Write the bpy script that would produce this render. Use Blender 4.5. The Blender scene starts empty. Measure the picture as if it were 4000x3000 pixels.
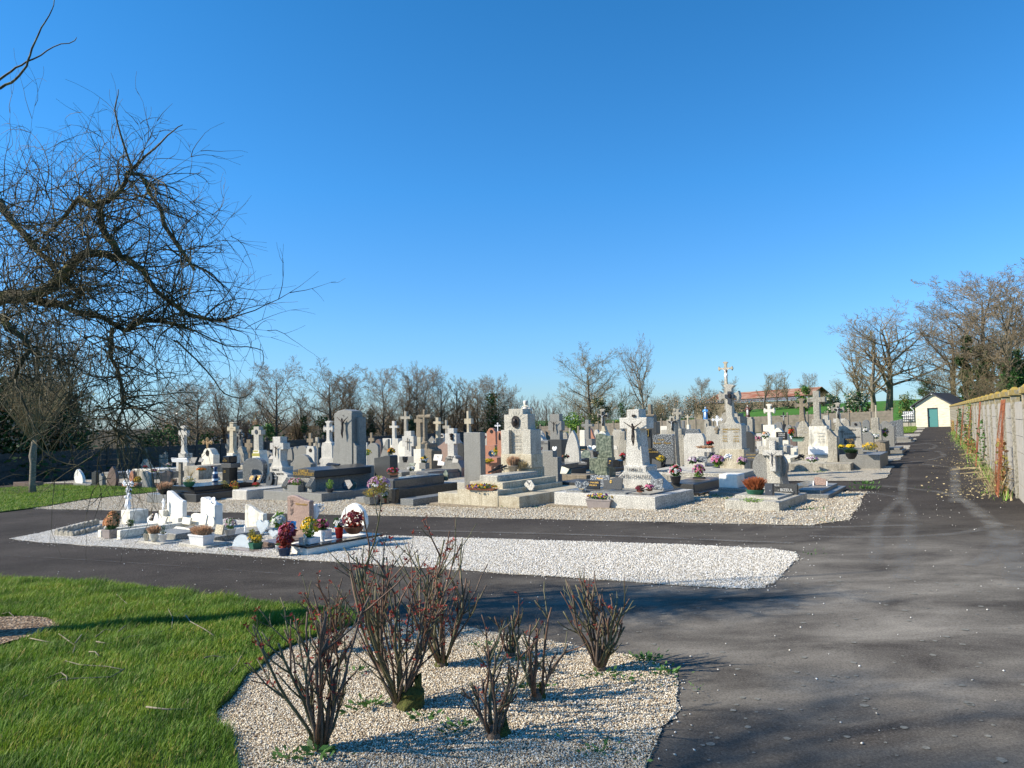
import bpy, bmesh, math, random
import numpy as np
from mathutils import Vector, Matrix
random.seed(7); rng = np.random.default_rng(7)
R = math.radians; pi = math.pi
scn = bpy.context.scene
COL = scn.collection
H0 = 1.6; F = 2890.0
# ---------------------------------------------------------------- camera
cam_d = bpy.data.cameras.new('camera'); cam = bpy.data.objects.new('camera', cam_d); COL.objects.link(cam)
cam_d.sensor_width = 36.0; cam_d.lens = 36.0*F/4000; cam_d.clip_end = 5000; cam_d.clip_start = 0.05
PITCH, ROLL = R(2.9), R(1.2)
CM = Matrix.Rotation(R(90)+PITCH, 3, 'X') @ Matrix.Rotation(-ROLL, 3, 'Z')
cam.matrix_world = Matrix.Translation((0, 0, H0)) @ CM.to_4x4()
scn.camera = cam
def ray(px, py): return CM @ Vector(((px-2000)/F, (1500-py)/F, -1.0))
# tilted ground plane: fit so its horizon runs through two points seen in the photo
_r1, _r2 = ray(3650, 1600), ray(287, 1750)
_det = _r1.x*_r2.y - _r2.x*_r1.y
PA = (_r1.z*_r2.y - _r2.z*_r1.y)/_det; PB = (_r1.x*_r2.z - _r2.x*_r1.z)/_det
TH = R(30)
def uv2xy(u, v): return (u*math.cos(TH)+v*math.sin(TH), -u*math.sin(TH)+v*math.cos(TH))
def xy2uv(x, y): return (x*math.cos(TH)-y*math.sin(TH), x*math.sin(TH)+y*math.cos(TH))
def sm(a, b, x):
    t = min(1, max(0, (x-a)/(b-a))); return t*t*(3-2*t)
def gz(x, y):
    z = PA*x+PB*y
    u, v = xy2uv(x, y)
    z += sm(84, 130, v)*3.4*sm(-46, -22, u)
    r = math.hypot(x, y)
    if r > 130:
        k = 130/r; zr = (PA*x+PB*y)*k+(z-(PA*x+PB*y)); z = zr+(H0-.3-zr)*(1-math.exp(-(r-130)/500))
    return z
def ground(px, py, h=0.0):
    d = ray(px, py); t = (h-H0)/(d.z-PA*d.x-PB*d.y)
    return Vector((d.x*t, d.y*t, H0+d.z*t))
def at_v(px, v, py=1750):
    d = ray(px, py); t = v/(d.x*math.sin(TH)+d.y*math.cos(TH))
    return Vector((d.x*t, d.y*t, PA*d.x*t+PB*d.y*t))
def at_Y(px, Y, py=1600):
    d = ray(px, py); t = Y/d.y; return Vector((d.x*t, Y, gz(d.x*t, Y)))
def z_at(px, py, Y):
    d = ray(px, py); return H0 + d.z/d.y*Y
ZO = {'1': (0, 1500, 2.37), '2': (550, 1500, 3.318), '3': (1000, 1500, 3.318), '4': (1500, 1500, 3.318), '5': (2050, 1500, 3.318),
      '6': (2550, 1500, 3.318), '7': (3000, 1480, 3.318), '9': (150, 1850, 2.949), 'a': (850, 1850, 2.949), 'f': (0, 0, 1),
      'w': (3500, 1450, 3.016), 'g': (0, 2200, 2.074), 'r': (900, 2050, 1.746), 's': (1700, 2050, 1.746), 'p': (2800, 1800, 1.3825)}
def PX(z, x, y):
    o = ZO[z]; return (o[0]+x/o[2], o[1]+y/o[2])
# ---------------------------------------------------------------- tags
def tag(o, label=None, cat=None, group=None, kind=None):
    if label: o['label'] = label
    if cat: o['category'] = cat
    if group: o['group'] = group
    if kind: o['kind'] = kind
    return o
def empty(name, loc, rz=0.0):
    o = bpy.data.objects.new(name, None); o.empty_display_size = .2; o.location = loc; o.rotation_euler = (0, 0, rz); COL.objects.link(o); return o
# ---------------------------------------------------------------- mesh buffers
class MB:
    def __init__(s): s.v = []; s.f = []; s.mi = []
    def add(s, vs, fs, mi=0):
        b = len(s.v); s.v.extend(vs); s.f.extend([tuple(i+b for i in f) for f in fs]); s.mi.extend([mi]*len(fs)); return s
    def box(s, c, d, rz=0, mi=0, taper=1.0):
        x, y, z = d[0]/2, d[1]/2, d[2]/2; t = taper; cr, sr = math.cos(rz), math.sin(rz)
        p = [(-x, -y, -z), (x, -y, -z), (x, y, -z), (-x, y, -z), (-x*t, -y*t, z), (x*t, -y*t, z), (x*t, y*t, z), (-x*t, y*t, z)]
        p = [(c[0]+a*cr-b*sr, c[1]+a*sr+b*cr, c[2]+k) for a, b, k in p]
        return s.add(p, [(3, 2, 1, 0), (4, 5, 6, 7), (0, 1, 5, 4), (1, 2, 6, 5), (2, 3, 7, 6), (3, 0, 4, 7)], mi)
    def tube(s, pts, rad, n=5, mi=0, cap=True):
        pts = [Vector(p) for p in pts]; m = len(pts)
        if not hasattr(rad, '__len__'): rad = [rad]*m
        d = (pts[1]-pts[0]).normalized(); a = Vector((0, 0, 1)) if abs(d.z) < .9 else Vector((1, 0, 0))
        nx = d.cross(a).normalized(); vs = []
        for i, p in enumerate(pts):
            if 0 < i < m-1: d = (pts[i+1]-pts[i-1]).normalized()
            elif i == m-1 and m > 1: d = (pts[i]-pts[i-1]).normalized()
            nx = (nx - d*nx.dot(d)); nx = nx.normalized() if nx.length > 1e-6 else d.orthogonal().normalized()
            ny = d.cross(nx)
            for k in range(n):
                t = 2*pi*k/n; vs.append(tuple(p+(nx*math.cos(t)+ny*math.sin(t))*rad[i]))
        fs = [(i*n+k, i*n+(k+1) % n, (i+1)*n+(k+1) % n, (i+1)*n+k) for i in range(m-1) for k in range(n)]
        if cap: fs += [tuple(range(n-1, -1, -1)), tuple((m-1)*n+k for k in range(n))]
        return s.add(vs, fs, mi)
    def lathe(s, prof, c=(0, 0, 0), n=14, mi=0, sx=1, sy=1, caps=True):
        vs = [(c[0]+r*sx*math.cos(2*pi*k/n), c[1]+r*sy*math.sin(2*pi*k/n), c[2]+z) for r, z in prof for k in range(n)]
        fs = [(i*n+k, i*n+(k+1) % n, (i+1)*n+(k+1) % n, (i+1)*n+k) for i in range(len(prof)-1) for k in range(n)]
        if caps: fs += [tuple(range(n-1, -1, -1)), tuple((len(prof)-1)*n+k for k in range(n))]
        return s.add(vs, fs, mi)
    def ball(s, c, r, n=6, m=4, mi=0, sc=(1, 1, 1)):
        prof = [(r*math.sin(pi*i/m)*1.0+1e-4, -r*math.cos(pi*i/m)) for i in range(m+1)]
        vs = [(c[0]+q*sc[0]*math.cos(2*pi*k/n), c[1]+q*sc[1]*math.sin(2*pi*k/n), c[2]+z*sc[2]) for q, z in prof for k in range(n)]
        fs = [(i*n+k, i*n+(k+1) % n, (i+1)*n+(k+1) % n, (i+1)*n+k) for i in range(m) for k in range(n)]
        return s.add(vs, fs, mi)
    def prism(s, prof, y0, y1, mi=0):
        n = len(prof); vs = [(x, y0, z) for x, z in prof]+[(x, y1, z) for x, z in prof]
        fs = [tuple(range(n)), tuple(range(2*n-1, n-1, -1))]+[(i, i+n, (i+1) % n+n, (i+1) % n) for i in range(n)]
        return s.add(vs, fs, mi)
    def leaf(s, c, size, mi=0, d=None, asp=.5):
        c = Vector(c); d = d or Vector((random.gauss(0, 1), random.gauss(0, 1), random.gauss(0, 1))).normalized()
        w = d.cross(Vector((random.gauss(0, 1), random.gauss(0, 1), random.gauss(0, 1)))).normalized()*size*asp*.5
        return s.add([tuple(c), tuple(c+d*size*.5+w), tuple(c+d*size), tuple(c+d*size*.5-w)], [(0, 1, 2, 3)], mi)
    def build(s, name, mats, parent=None, loc=None, bevel=0, smooth=False, segs=1):
        me = bpy.data.meshes.new(name); me.from_pydata(s.v, [], s.f)
        mats = mats if isinstance(mats, (list, tuple)) else [mats]
        for m in mats: me.materials.append(M[m] if isinstance(m, str) else m)
        if len(mats) > 1: me.polygons.foreach_set('material_index', s.mi)
        if bevel or s.f:
            bm = bmesh.new(); bm.from_mesh(me)
            if len(s.f) < 4000: bmesh.ops.recalc_face_normals(bm, faces=bm.faces)
            if bevel:
                ed = [e for e in bm.edges if len(e.link_faces) == 2 and e.calc_face_angle(0) > .6]
                bmesh.ops.bevel(bm, geom=ed, offset=bevel, segments=segs, affect='EDGES', clamp_overlap=True)
            bm.to_mesh(me); bm.free()
        if smooth: me.polygons.foreach_set('use_smooth', [True]*len(me.polygons))
        me.update()
        o = bpy.data.objects.new(name, me); COL.objects.link(o)
        if parent: o.parent = parent
        if loc is not None: o.location = loc
        return o
def fast_mesh(name, V, Fc, mats, mi=None, smooth=False, parent=None):
    me = bpy.data.meshes.new(name); k = Fc.shape[1]
    me.vertices.add(len(V)); me.vertices.foreach_set('co', V.astype(np.float32).ravel())
    me.loops.add(Fc.size); me.loops.foreach_set('vertex_index', Fc.astype(np.int32).ravel())
    me.polygons.add(len(Fc)); me.polygons.foreach_set('loop_start', np.arange(0, Fc.size, k, dtype=np.int32)); me.polygons.foreach_set('loop_total', np.full(len(Fc), k, dtype=np.int32))
    for m in mats: me.materials.append(M[m])
    if mi is not None: me.polygons.foreach_set('material_index', mi.astype(np.int32))
    if smooth: me.polygons.foreach_set('use_smooth', [True]*len(Fc))
    me.update(calc_edges=True); o = bpy.data.objects.new(name, me); COL.objects.link(o)
    if parent: o.parent = parent
    return o
# ---------------------------------------------------------------- materials
M = {}
def N(nt, t, **kw):
    n = nt.nodes.new(t)
    for k, v in kw.items():
        if hasattr(n, k): setattr(n, k, v)
        else: n.inputs[k].default_value = v
    return n
def c4(c): return (c[0], c[1], c[2], 1)
def base(name, rough=.7, spec=.4, metal=0):
    m = bpy.data.materials.new(name); m.use_nodes = True; nt = m.node_tree; b = nt.nodes['Principled BSDF']
    b.inputs['Roughness'].default_value = rough; b.inputs['Specular IOR Level'].default_value = spec; b.inputs['Metallic'].default_value = metal
    M[name] = m; return m, nt, b
def ramp(nt, src, pts, interp='LINEAR'):
    r = nt.nodes.new('ShaderNodeValToRGB'); r.color_ramp.interpolation = interp; e = r.color_ramp.elements
    while len(e) < len(pts): e.new(.5)
    for i, (p, c) in enumerate(pts): e[i].position = p; e[i].color = c4(c) if hasattr(c, '__len__') else (c, c, c, 1)
    nt.links.new(src, r.inputs[0]); return r.outputs[0]
def mix(nt, f, a, b, mode='MIX'):
    n = nt.nodes.new('ShaderNodeMix'); n.data_type = 'RGBA'; n.blend_type = mode
    for s, v in ((n.inputs['Factor'], f), (n.inputs['A'], a), (n.inputs['B'], b)):
        if hasattr(v, 'is_output') or isinstance(v, bpy.types.NodeSocket): nt.links.new(v, s)
        elif hasattr(v, '__len__'): s.default_value = c4(v)
        elif s.type == 'VALUE': s.default_value = v
        else: s.default_value = (v, v, v, 1)
    return n.outputs['Result']
def noise(nt, scale, detail=3, rough=.55, co=None, dist=0):
    n = N(nt, 'ShaderNodeTexNoise'); n.inputs['Scale'].default_value = scale; n.inputs['Detail'].default_value = detail; n.inputs['Roughness'].default_value = rough; n.inputs['Distortion'].default_value = dist
    if co is not None: nt.links.new(co, n.inputs['Vector'])
    return n.outputs['Fac']
def coord(nt, kind='Object', rnd=True):
    t = nt.nodes.new('ShaderNodeTexCoord'); return t.outputs[kind]
def bump(nt, b, h, strength=.3, dist=.01):
    n = nt.nodes.new('ShaderNodeBump'); n.inputs['Strength'].default_value = strength; n.inputs['Distance'].default_value = dist
    nt.links.new(h, n.inputs['Height']); nt.links.new(n.outputs[0], b.inputs['Normal'])
def wm(c): return (c[0], c[1]*.97, c[2]*.88)
def granite(name, c, dk, lt, rough=.5, scale=70, stain=.3, stc=(.12, .11, .09), spec=.35, grime=True):
    c, dk, lt = wm(c), wm(dk), wm(lt); stain = min(.75, stain+.12)
    m, nt, b = base(name, rough, spec); co = coord(nt)
    g = ramp(nt, noise(nt, scale, 2, .6, co), [(.36, dk), (.5, c), (.62, lt)])
    g = mix(nt, ramp(nt, noise(nt, scale*.45, 1, .5, co), [(.35, .45), (.45, 1)]), mix(nt, .5, g, dk), g)
    st = ramp(nt, noise(nt, 3.2, 5, .65, co, .6), [(.45, 0), (.75, stain)])
    g = mix(nt, st, g, stc)
    if grime:
        mp = nt.nodes.new('ShaderNodeMapping'); mp.inputs['Scale'].default_value = (14, 14, 1.2); nt.links.new(co, mp.inputs[0])
        sk = ramp(nt, noise(nt, 1.0, 4, .6, mp.outputs[0]), [(.48, 0), (.72, stain*.8)]); g = mix(nt, sk, g, stc)
    nt.links.new(g, b.inputs['Base Color']); bump(nt, b, noise(nt, 90, 3, .6, co), .25 if rough > .3 else .02, .004); return m
def plain(name, c, rough=.6, spec=.4, metal=0, var=.15, scale=25, isl=False, bmp=0, trans=0):
    m, nt, b = base(name, rough, spec, metal); co = coord(nt)
    d = tuple(x*(1-var) for x in c); l = tuple(min(1, x*(1+var)) for x in c)
    g = ramp(nt, noise(nt, scale, 3, .6, co), [(.3, d), (.7, l)])
    if isl:
        ge = nt.nodes.new('ShaderNodeNewGeometry'); g = mix(nt, 1.0, g, ramp(nt, ge.outputs['Random Per Island'], [(0, .55), (1, 1.4)]), 'MULTIPLY')
    nt.links.new(g, b.inputs['Base Color'])
    if bmp: bump(nt, b, noise(nt, scale*3, 3, .6, co), bmp, .01)
    if trans:
        t = nt.nodes.new('ShaderNodeBsdfTranslucent'); nt.links.new(g, t.inputs[0]); ms = nt.nodes.new('ShaderNodeMixShader'); ms.inputs[0].default_value = trans
        nt.links.new(b.outputs[0], ms.inputs[1]); nt.links.new(t.outputs[0], ms.inputs[2]); nt.links.new(ms.outputs[0], nt.nodes['Material Output'].inputs[0])
    return m
granite('white_granite', (.56, .55, .53), (.22, .21, .2), (.7, .69, .67), .5, 55, .2)
granite('pale_granite', (.44, .425, .39), (.2, .19, .18), (.68, .66, .6), .55, 60, .35)
granite('beige_granite', (.52, .48, .38), (.24, .2, .15), (.66, .62, .52), .6, 60, .55, (.2, .15, .08))
granite('grey_granite', (.235, .235, .23), (.08, .08, .08), (.38, .38, .37), .45, 70, .15)
granite('blue_granite', (.18, .19, .2), (.08, .085, .09), (.3, .31, .32), .4, 55, .1)
granite('dark_granite', (.05, .052, .054), (.02, .02, .022), (.1, .105, .108), .35, 80, .05, (.05, .05, .05))
granite('speckled_granite', (.085, .095, .115), (.03, .035, .04), (.42, .45, .48), .25, 38, .0)
granite('black_granite', (.016, .017, .019), (.01, .01, .011), (.04, .04, .042), .2, 120, .0, (.03, .03, .03), .35)
granite('polished_grey', (.10, .105, .11), (.05, .05, .055), (.17, .17, .175), .18, 80, .05, (.1, .1, .1), .5)
granite('pink_granite', (.33, .235, .205), (.2, .13, .115), (.42, .31, .27), .4, 50, .1)
granite('brown_granite', (.17, .125, .115), (.09, .07, .065), (.24, .18, .165), .3, 45, .1)
granite('salmon_granite', (.44, .2, .13), (.28, .12, .08), (.54, .28, .19), .4, 60, .15)
granite('green_marble', (.14, .17, .135), (.06, .08, .06), (.26, .29, .23), .3, 14, .1)
granite('concrete_old', (.38, .36, .32), (.24, .23, .2), (.5, .48, .43), .85, 30, .6, (.1, .09, .075))
granite('concrete_brown', (.25, .21, .16), (.15, .13, .1), (.33, .28, .22), .85, 30, .5, (.1, .085, .06))
granite('white_marble', (.84, .83, .81), (.74, .74, .73), (.88, .87, .86), .35, 8, .12, (.45, .45, .44))
granite('white_stained', (.78, .76, .7), (.62, .6, .55), (.84, .82, .77), .6, 12, .6, (.2, .19, .16))
granite('stone_white', (.74, .72, .66), (.58, .56, .5), (.82, .8, .74), .6, 40, .3, (.3, .28, .24))
plain('white_paint', (.84, .84, .83), .4, var=.06); plain('black_iron', (.02, .02, .02), .5, metal=.3); plain('bronze', (.045, .035, .03), .38, metal=.6, var=.4)
plain('gold', (.55, .34, .08), .35, metal=.5); plain('letter_grey', (.1, .1, .1), .6); plain('letter_black', (.02, .02, .02), .5); plain('rust', (.25, .075, .03), .85, var=.4, scale=40)
plain('iron_gold', (.42, .27, .12), .6, var=.35); plain('slate', (.05, .055, .065), .4, var=.2); plain('white_letter', (.5, .5, .48), .6)
plain('flesh_paint', (.72, .66, .6), .5); plain('hair_brown', (.06, .03, .015), .6); plain('robe_blue', (.09, .3, .62), .5, var=.2, scale=12); plain('robe_brown', (.12, .045, .03), .6)
for n, c in dict(green_plastic=(.02, .12, .07), black_plastic=(.015, .015, .016), grey_plastic=(.075, .075, .08), taupe_plastic=(.27, .23, .21), white_plastic=(.68, .68, .67), blue_pot=(.03, .06, .13), red_pot=(.5, .02, .015),
                 terracotta=(.35, .13, .07), beige_pot=(.36, .32, .26), brown_bowl=(.12, .05, .025), mint_plastic=(.18, .3, .22), blue_glass=(.05, .35, .7)).items(): plain(n, c, .45, var=.12)
for n, c in dict(fl_red=(.45, .015, .02), fl_pink=(.65, .18, .3), fl_palepink=(.62, .4, .45), fl_white=(.75, .74, .7), fl_yellow=(.75, .5, .02), fl_orange=(.75, .24, .03), fl_purple=(.25, .04, .3), fl_mauve=(.42, .2, .4), fl_burgundy=(.16, .015, .03), fl_peach=(.7, .36, .16)).items():
    plain(n, c, .6, isl=True, trans=.25)
for n, c in dict(leaf_green=(.05, .11, .025), leaf_dark=(.022, .05, .018), leaf_yellow=(.22, .2, .05), leaf_bright=(.12, .2, .03), heather=(.36, .23, .14), heather_red=(.24, .07, .025), leaf_red=(.19, .026, .016), dry=(.3, .24, .13), ivy=(.025, .06, .015), laurel=(.035, .09, .02), pale_flower=(.36, .34, .25), leaf_rust=(.24, .12, .05)).items():
    plain(n, tuple(min(.8, x*1.55) for x in c), .6, isl=True, trans=.25, spec=.3)
plain('bark', (.10, .085, .06), .9, var=.5, scale=14, bmp=.5); plain('bark_pale', (.2, .175, .13), .9, var=.35, scale=20, bmp=.4); plain('twig', (.105, .082, .055), .85, var=.4, scale=3)
plain('twig_grey', (.26, .2, .13), .85, var=.35, scale=.7); plain('twig_brown', (.23, .17, .1), .85, var=.3, scale=.7); plain('twig_russet', (.17, .10, .075), .85, var=.25, scale=.7); plain('twig_gold', (.27, .21, .11), .85, var=.3, scale=.7)
plain('rose_cane', (.12, .11, .055), .6, var=.4, scale=12); plain('rose_red', (.14, .075, .045), .6, var=.4, scale=12); plain('rose_wood', (.13, .095, .07), .85, var=.4, scale=30, bmp=.5)
plain('moss', (.07, .075, .015), .95, var=.5, scale=60, bmp=.8)
def willow_mat():
    m, nt, b = base('willow_bark', .85, .3); co = coord(nt)
    g = ramp(nt, noise(nt, 9, 4, .65, co), [(.35, (.035, .028, .016)), (.5, (.11, .095, .05)), (.64, (.24, .21, .06))])
    nt.links.new(g, b.inputs['Base Color']); bump(nt, b, noise(nt, 45, 4, .6, co), .7, .02)
    plain('willow_twig', (.085, .072, .032), .7, var=.5, scale=4)
willow_mat()
def glass_mat():
    m, nt, b = base('frosted_glass', .25, .5); b.inputs['Base Color'].default_value = (.75, .8, .82, 1); b.inputs['Transmission Weight'].default_value = .55
glass_mat()
# ================================================================ SETTING
def asphalt_mat():
    m, nt, b = base('asphalt', .95, .08); co = coord(nt)
    fine = noise(nt, 95, 4, .8, co)
    g = ramp(nt, fine, [(.34, (.009, .008, .0075)), (.52, (.04, .034, .03)), (.68, (.13, .115, .1))])
    big = ramp(nt, noise(nt, .55, 4, .6, co), [(.35, .75), (.65, 1.3)]); g = mix(nt, 1.0, g, big, 'MULTIPLY')
    # wind-blown sand and dust, thicker at the junction of the paths
    mp = nt.nodes.new('ShaderNodeMapping'); mp.inputs['Rotation'].default_value = (0, 0, R(-32)); mp.inputs['Scale'].default_value = (.7, 1.3, 1); nt.links.new(co, mp.inputs[0])
    dust = ramp(nt, noise(nt, 1.3, 5, .62, mp.outputs[0], .5), [(.34, .15), (.7, .9)])
    sep = nt.nodes.new('ShaderNodeVectorMath'); sep.operation = 'DISTANCE'; nt.links.new(co, sep.inputs[0]); sep.inputs[1].default_value = (3.3, 6.1, .0)
    fall = ramp(nt, sep.outputs['Value'], [(0, .8), (.6, .0)]); 
    mr = nt.nodes.new('ShaderNodeMath'); mr.operation = 'MULTIPLY'; mr.inputs[1].default_value = .12; nt.links.new(sep.outputs['Value'], mr.inputs[0])
    fall = ramp(nt, mr.outputs[0], [(.0, 1), (.25, .8), (.5, .32), (.9, .08)])
    d2 = mix(nt, 1.0, dust, fall, 'MULTIPLY'); d2 = mix(nt, 1.0, d2, ramp(nt, noise(nt, 70, 4, .8, co), [(.36, .5), (.56, 1)]), 'MULTIPLY'); g = mix(nt, d2, g, (.33, .3, .25))
    dots = nt.nodes.new('ShaderNodeTexVoronoi'); dots.inputs['Scale'].default_value = 14; nt.links.new(co, dots.inputs[0])
    sp = ramp(nt, dots.outputs['Distance'], [(.06, .55), (.1, 0)]); g = mix(nt, sp, g, (.22, .2, .17))
    nt.links.new(g, b.inputs['Base Color']); bump(nt, b, fine, .6, .006)
asphalt_mat()
def gravel_mat(name, light=1.0, sc=75):
    m, nt, b = base(name, .8, .3); co = coord(nt)
    v = nt.nodes.new('ShaderNodeTexVoronoi'); v.inputs['Scale'].default_value = sc; nt.links.new(co, v.inputs[0])
    sepc = nt.nodes.new('ShaderNodeSeparateColor'); nt.links.new(v.outputs['Color'], sepc.inputs[0])
    L = light
    g = ramp(nt, sepc.outputs[0], [(0, (.26*L, .2*L, .13*L)), (.35, (.52*L, .45*L, .33*L)), (.7, (.66*L, .6*L, .47*L)), (1, (.78*L, .74*L, .64*L))])
    g = mix(nt, ramp(nt, v.outputs['Distance'], [(.45, 0), (.75, .8)]), g, (.07, .06, .05))
    g = mix(nt, ramp(nt, noise(nt, 1.1, 4, .6, co), [(.5, 0), (.75, .3)]), g, (.25, .2, .13))
    nt.links.new(g, b.inputs['Base Color'])
    iv = nt.nodes.new('ShaderNodeMath'); iv.operation = 'SUBTRACT'; iv.inputs[0].default_value = 1; nt.links.new(v.outputs['Distance'], iv.inputs[1]); bump(nt, b, iv.outputs[0], 1, .012)
gravel_mat('gravel', 1.0, 70); gravel_mat('gravel_white', 1.12, 70)
def pebble_mat(name, cols):
    m, nt, b = base(name, .65, .35); ge = nt.nodes.new('ShaderNodeNewGeometry')
    g = ramp(nt, ge.outputs['Random Per Island'], cols); g = mix(nt, 1.0, g, ramp(nt, noise(nt, 60, 2, .5, coord(nt)), [(.3, .8), (.7, 1.1)]), 'MULTIPLY'); nt.links.new(g, b.inputs['Base Color'])
pebble_mat('pebble', [(0, (.16, .1, .06)), (.2, (.42, .32, .2)), (.5, (.6, .51, .37)), (.8, (.73, .66, .52)), (1, (.85, .81, .72))])
pebble_mat('pebble_white', [(0, (.34, .3, .24)), (.3, (.66, .62, .54)), (.8, (.8, .77, .71)), (1, (.87, .86, .83))])
def grass_mats():
    m, nt, b = base('turf', .9, .2); co = coord(nt)
    g = ramp(nt, noise(nt, 6, 5, .7, co), [(.3, (.03, .055, .01)), (.55, (.05, .10, .018)), (.75, (.09, .12, .03))]); nt.links.new(g, b.inputs['Base Color']); bump(nt, b, noise(nt, 80, 3, .6, co), .8, .03)
    m, nt, b = base('grass_blade', .6, .25); ge = nt.nodes.new('ShaderNodeNewGeometry'); co = coord(nt)
    g = ramp(nt, ge.outputs['Random Per Island'], [(0, (.09, .17, .018)), (.5, (.14, .27, .025)), (.88, (.2, .34, .04)), (.97, (.38, .34, .12)), (1, (.38, .34, .12))])
    g = mix(nt, 1.0, g, ramp(nt, noise(nt, 2.3, 5, .65, co), [(.36, (.5, .55, .6)), (.5, (1, .95, 1)), (.7, (1.6, 1.15, 1.1))]), 'MULTIPLY')
    nt.links.new(g, b.inputs['Base Color']); t = nt.nodes.new('ShaderNodeBsdfTranslucent'); nt.links.new(g, t.inputs[0]); ms = nt.nodes.new('ShaderNodeMixShader'); ms.inputs[0].default_value = .3
    nt.links.new(b.outputs[0], ms.inputs[1]); nt.links.new(t.outputs[0], ms.inputs[2]); nt.links.new(ms.outputs[0], nt.nodes['Material Output'].inputs[0])
    m, nt, b = base('meadow', .9, .1); co = coord(nt)
    g = ramp(nt, noise(nt, .12, 6, .65, co), [(.3, (.045, .12, .02)), (.6, (.065, .17, .03)), (.8, (.1, .18, .04))]); sx = nt.nodes.new('ShaderNodeSeparateXYZ'); nt.links.new(co, sx.inputs[0]); mr = nt.nodes.new('ShaderNodeMapRange'); mr.inputs[1].default_value = 4; mr.inputs[2].default_value = 14; nt.links.new(sx.outputs[0], mr.inputs[0]); g = mix(nt, mr.outputs[0], (.07, .055, .03), g); nt.links.new(g, b.inputs['Base Color']); bump(nt, b, noise(nt, 5, 3, .6, co), .5, .08)
    m, nt, b = base('mulch', .95, .1); co = coord(nt)
    v = nt.nodes.new('ShaderNodeTexVoronoi'); v.inputs['Scale'].default_value = 45; nt.links.new(co, v.inputs[0]); sc = nt.nodes.new('ShaderNodeSeparateColor'); nt.links.new(v.outputs['Color'], sc.inputs[0])
    g = ramp(nt, sc.outputs[0], [(0, (.05, .03, .02)), (.5, (.2, .14, .09)), (1, (.42, .33, .24))]); nt.links.new(g, b.inputs['Base Color']); bump(nt, b, v.outputs['Distance'], 1, .02)
grass_mats()
# ---- terrain to the horizon
def terrain():
    rs = [0, 3, 8, 15, 25, 40, 55, 70, 78, 84, 88, 92, 97, 103, 110, 118, 126, 135, 150, 175, 210, 260, 340, 460, 650, 950, 1500, 2500, 4000]
    n = 120; V = [(0, 0, gz(0, 0)-.06)]; Fc = []
    for r in rs[1:]:
        for k in range(n):
            a = 2*pi*k/n; x, y = r*math.cos(a), r*math.sin(a); V.append((x, y, gz(x, y)-.06))
    for k in range(n): Fc.append((0, 1+k, 1+(k+1) % n))
    for i in range(len(rs)-2):
        for k in range(n): a = 1+i*n+k; b = 1+i*n+(k+1) % n; Fc.append((a, a+n, b+n, b))
    mb = MB(); mb.add(V, Fc); o = mb.build('ground', 'meadow', smooth=True); tag(o, kind='structure')
terrain()
def sheet(name, pts, mat, dz, kind='structure', skirt=0, label=None, cat=None, rough=0, sub=1):
    """flat polygon following the tilted plane; pts are world xy"""
    P = []
    n = len(pts)
    for i in range(n):
        a, b = pts[i], pts[(i+1) % n]
        for k in range(sub):
            t = k/sub; x, y = a[0]+(b[0]-a[0])*t, a[1]+(b[1]-a[1])*t
            if rough and k: x += random.uniform(-rough, rough); y += random.uniform(-rough, rough)
            P.append((x, y))
    mb = MB(); mb.add([(x, y, PA*x+PB*y+dz) for x, y in P], [tuple(range(len(P)))])
    if skirt:
        m = len(P); mb.add([(x, y, PA*x+PB*y+dz) for x, y in P]+[(x, y, PA*x+PB*y-skirt) for x, y in P], [(i, (i+1) % m, (i+1) % m+m, i+m) for i in range(m)])
    o = mb.build(name, mat); tag(o, label, cat, None, kind); return P
def uvpoly(l): return [uv2xy(u, v) for u, v in l]
sheet('asphalt_path', uvpoly([(-40, -30), (1.25, -30), (1.25, 79.5), (-42, 79.5), (-41, 30)]), 'asphalt', 0)
def pxpoly(z, l): return [tuple(ground(*PX(z, x, y)))[:2] for x, y in l]
# gravel beds in which the graves stand
G1 = uvpoly([(-28.5, 11.2), (-20, 11.0), (-12, 11.3), (-1.7, 11.5), (-1.25, 12.2), (-1.35, 16.6), (-9, 16.8), (-20, 16.8), (-31, 16.6)])
sheet('gravel_bed', G1, 'gravel', .006, sub=14, rough=.05)
GB = [(-37, 19.2, 24.4), (-38, 26.6, 31.2), (-39, 34.2, 38.8), (-39.5, 42, 48), (-39.6, 51.5, 58), (-39.8, 61.5, 68), (-40, 71, 76.5)]
for u0, v0, v1 in GB: sheet('gravel_bed', uvpoly([(u0, v0), (-1.5, v0), (-1.2, v0+.8), (-1.25, v1), (u0, v1)]), 'gravel', .012, sub=10, rough=.05)
# children's strip
GS = pxpoly('f', [(36, 2106), (150, 2085), (330, 2040), (620, 2020), (900, 2030), (1250, 2060), (1500, 2094), (2100, 2112), (2712, 2131), (3010, 2146), (3110, 2160), (3118, 2180), (3075, 2225), (3030, 2275), (2965, 2302), (2850, 2300), (2079, 2249), (1500, 2210), (904, 2170), (500, 2142), (150, 2120)])
sheet('gravel_strip', GS, 'gravel_white', .006, sub=8, rough=.03)
GRB = pxpoly('f', [(1387, 2445), (1500, 2430), (1644, 2418), (1760, 2435), (1900, 2470), (2044, 2487), (2238, 2525), (2473, 2565), (2616, 2611), (2651, 2668), (2639, 2794), (2588, 2852), (2525, 3000), (2480, 3150), (930, 3150), (930, 3000), (911, 2914), (916, 2885), (848, 2841), (839, 2793), (906, 2730), (964, 2639), (1009, 2617), (1066, 2554), (1200, 2500)])
sheet('gravel_rose_bed', GRB, 'gravel', .006, sub=5, rough=.03)
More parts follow.
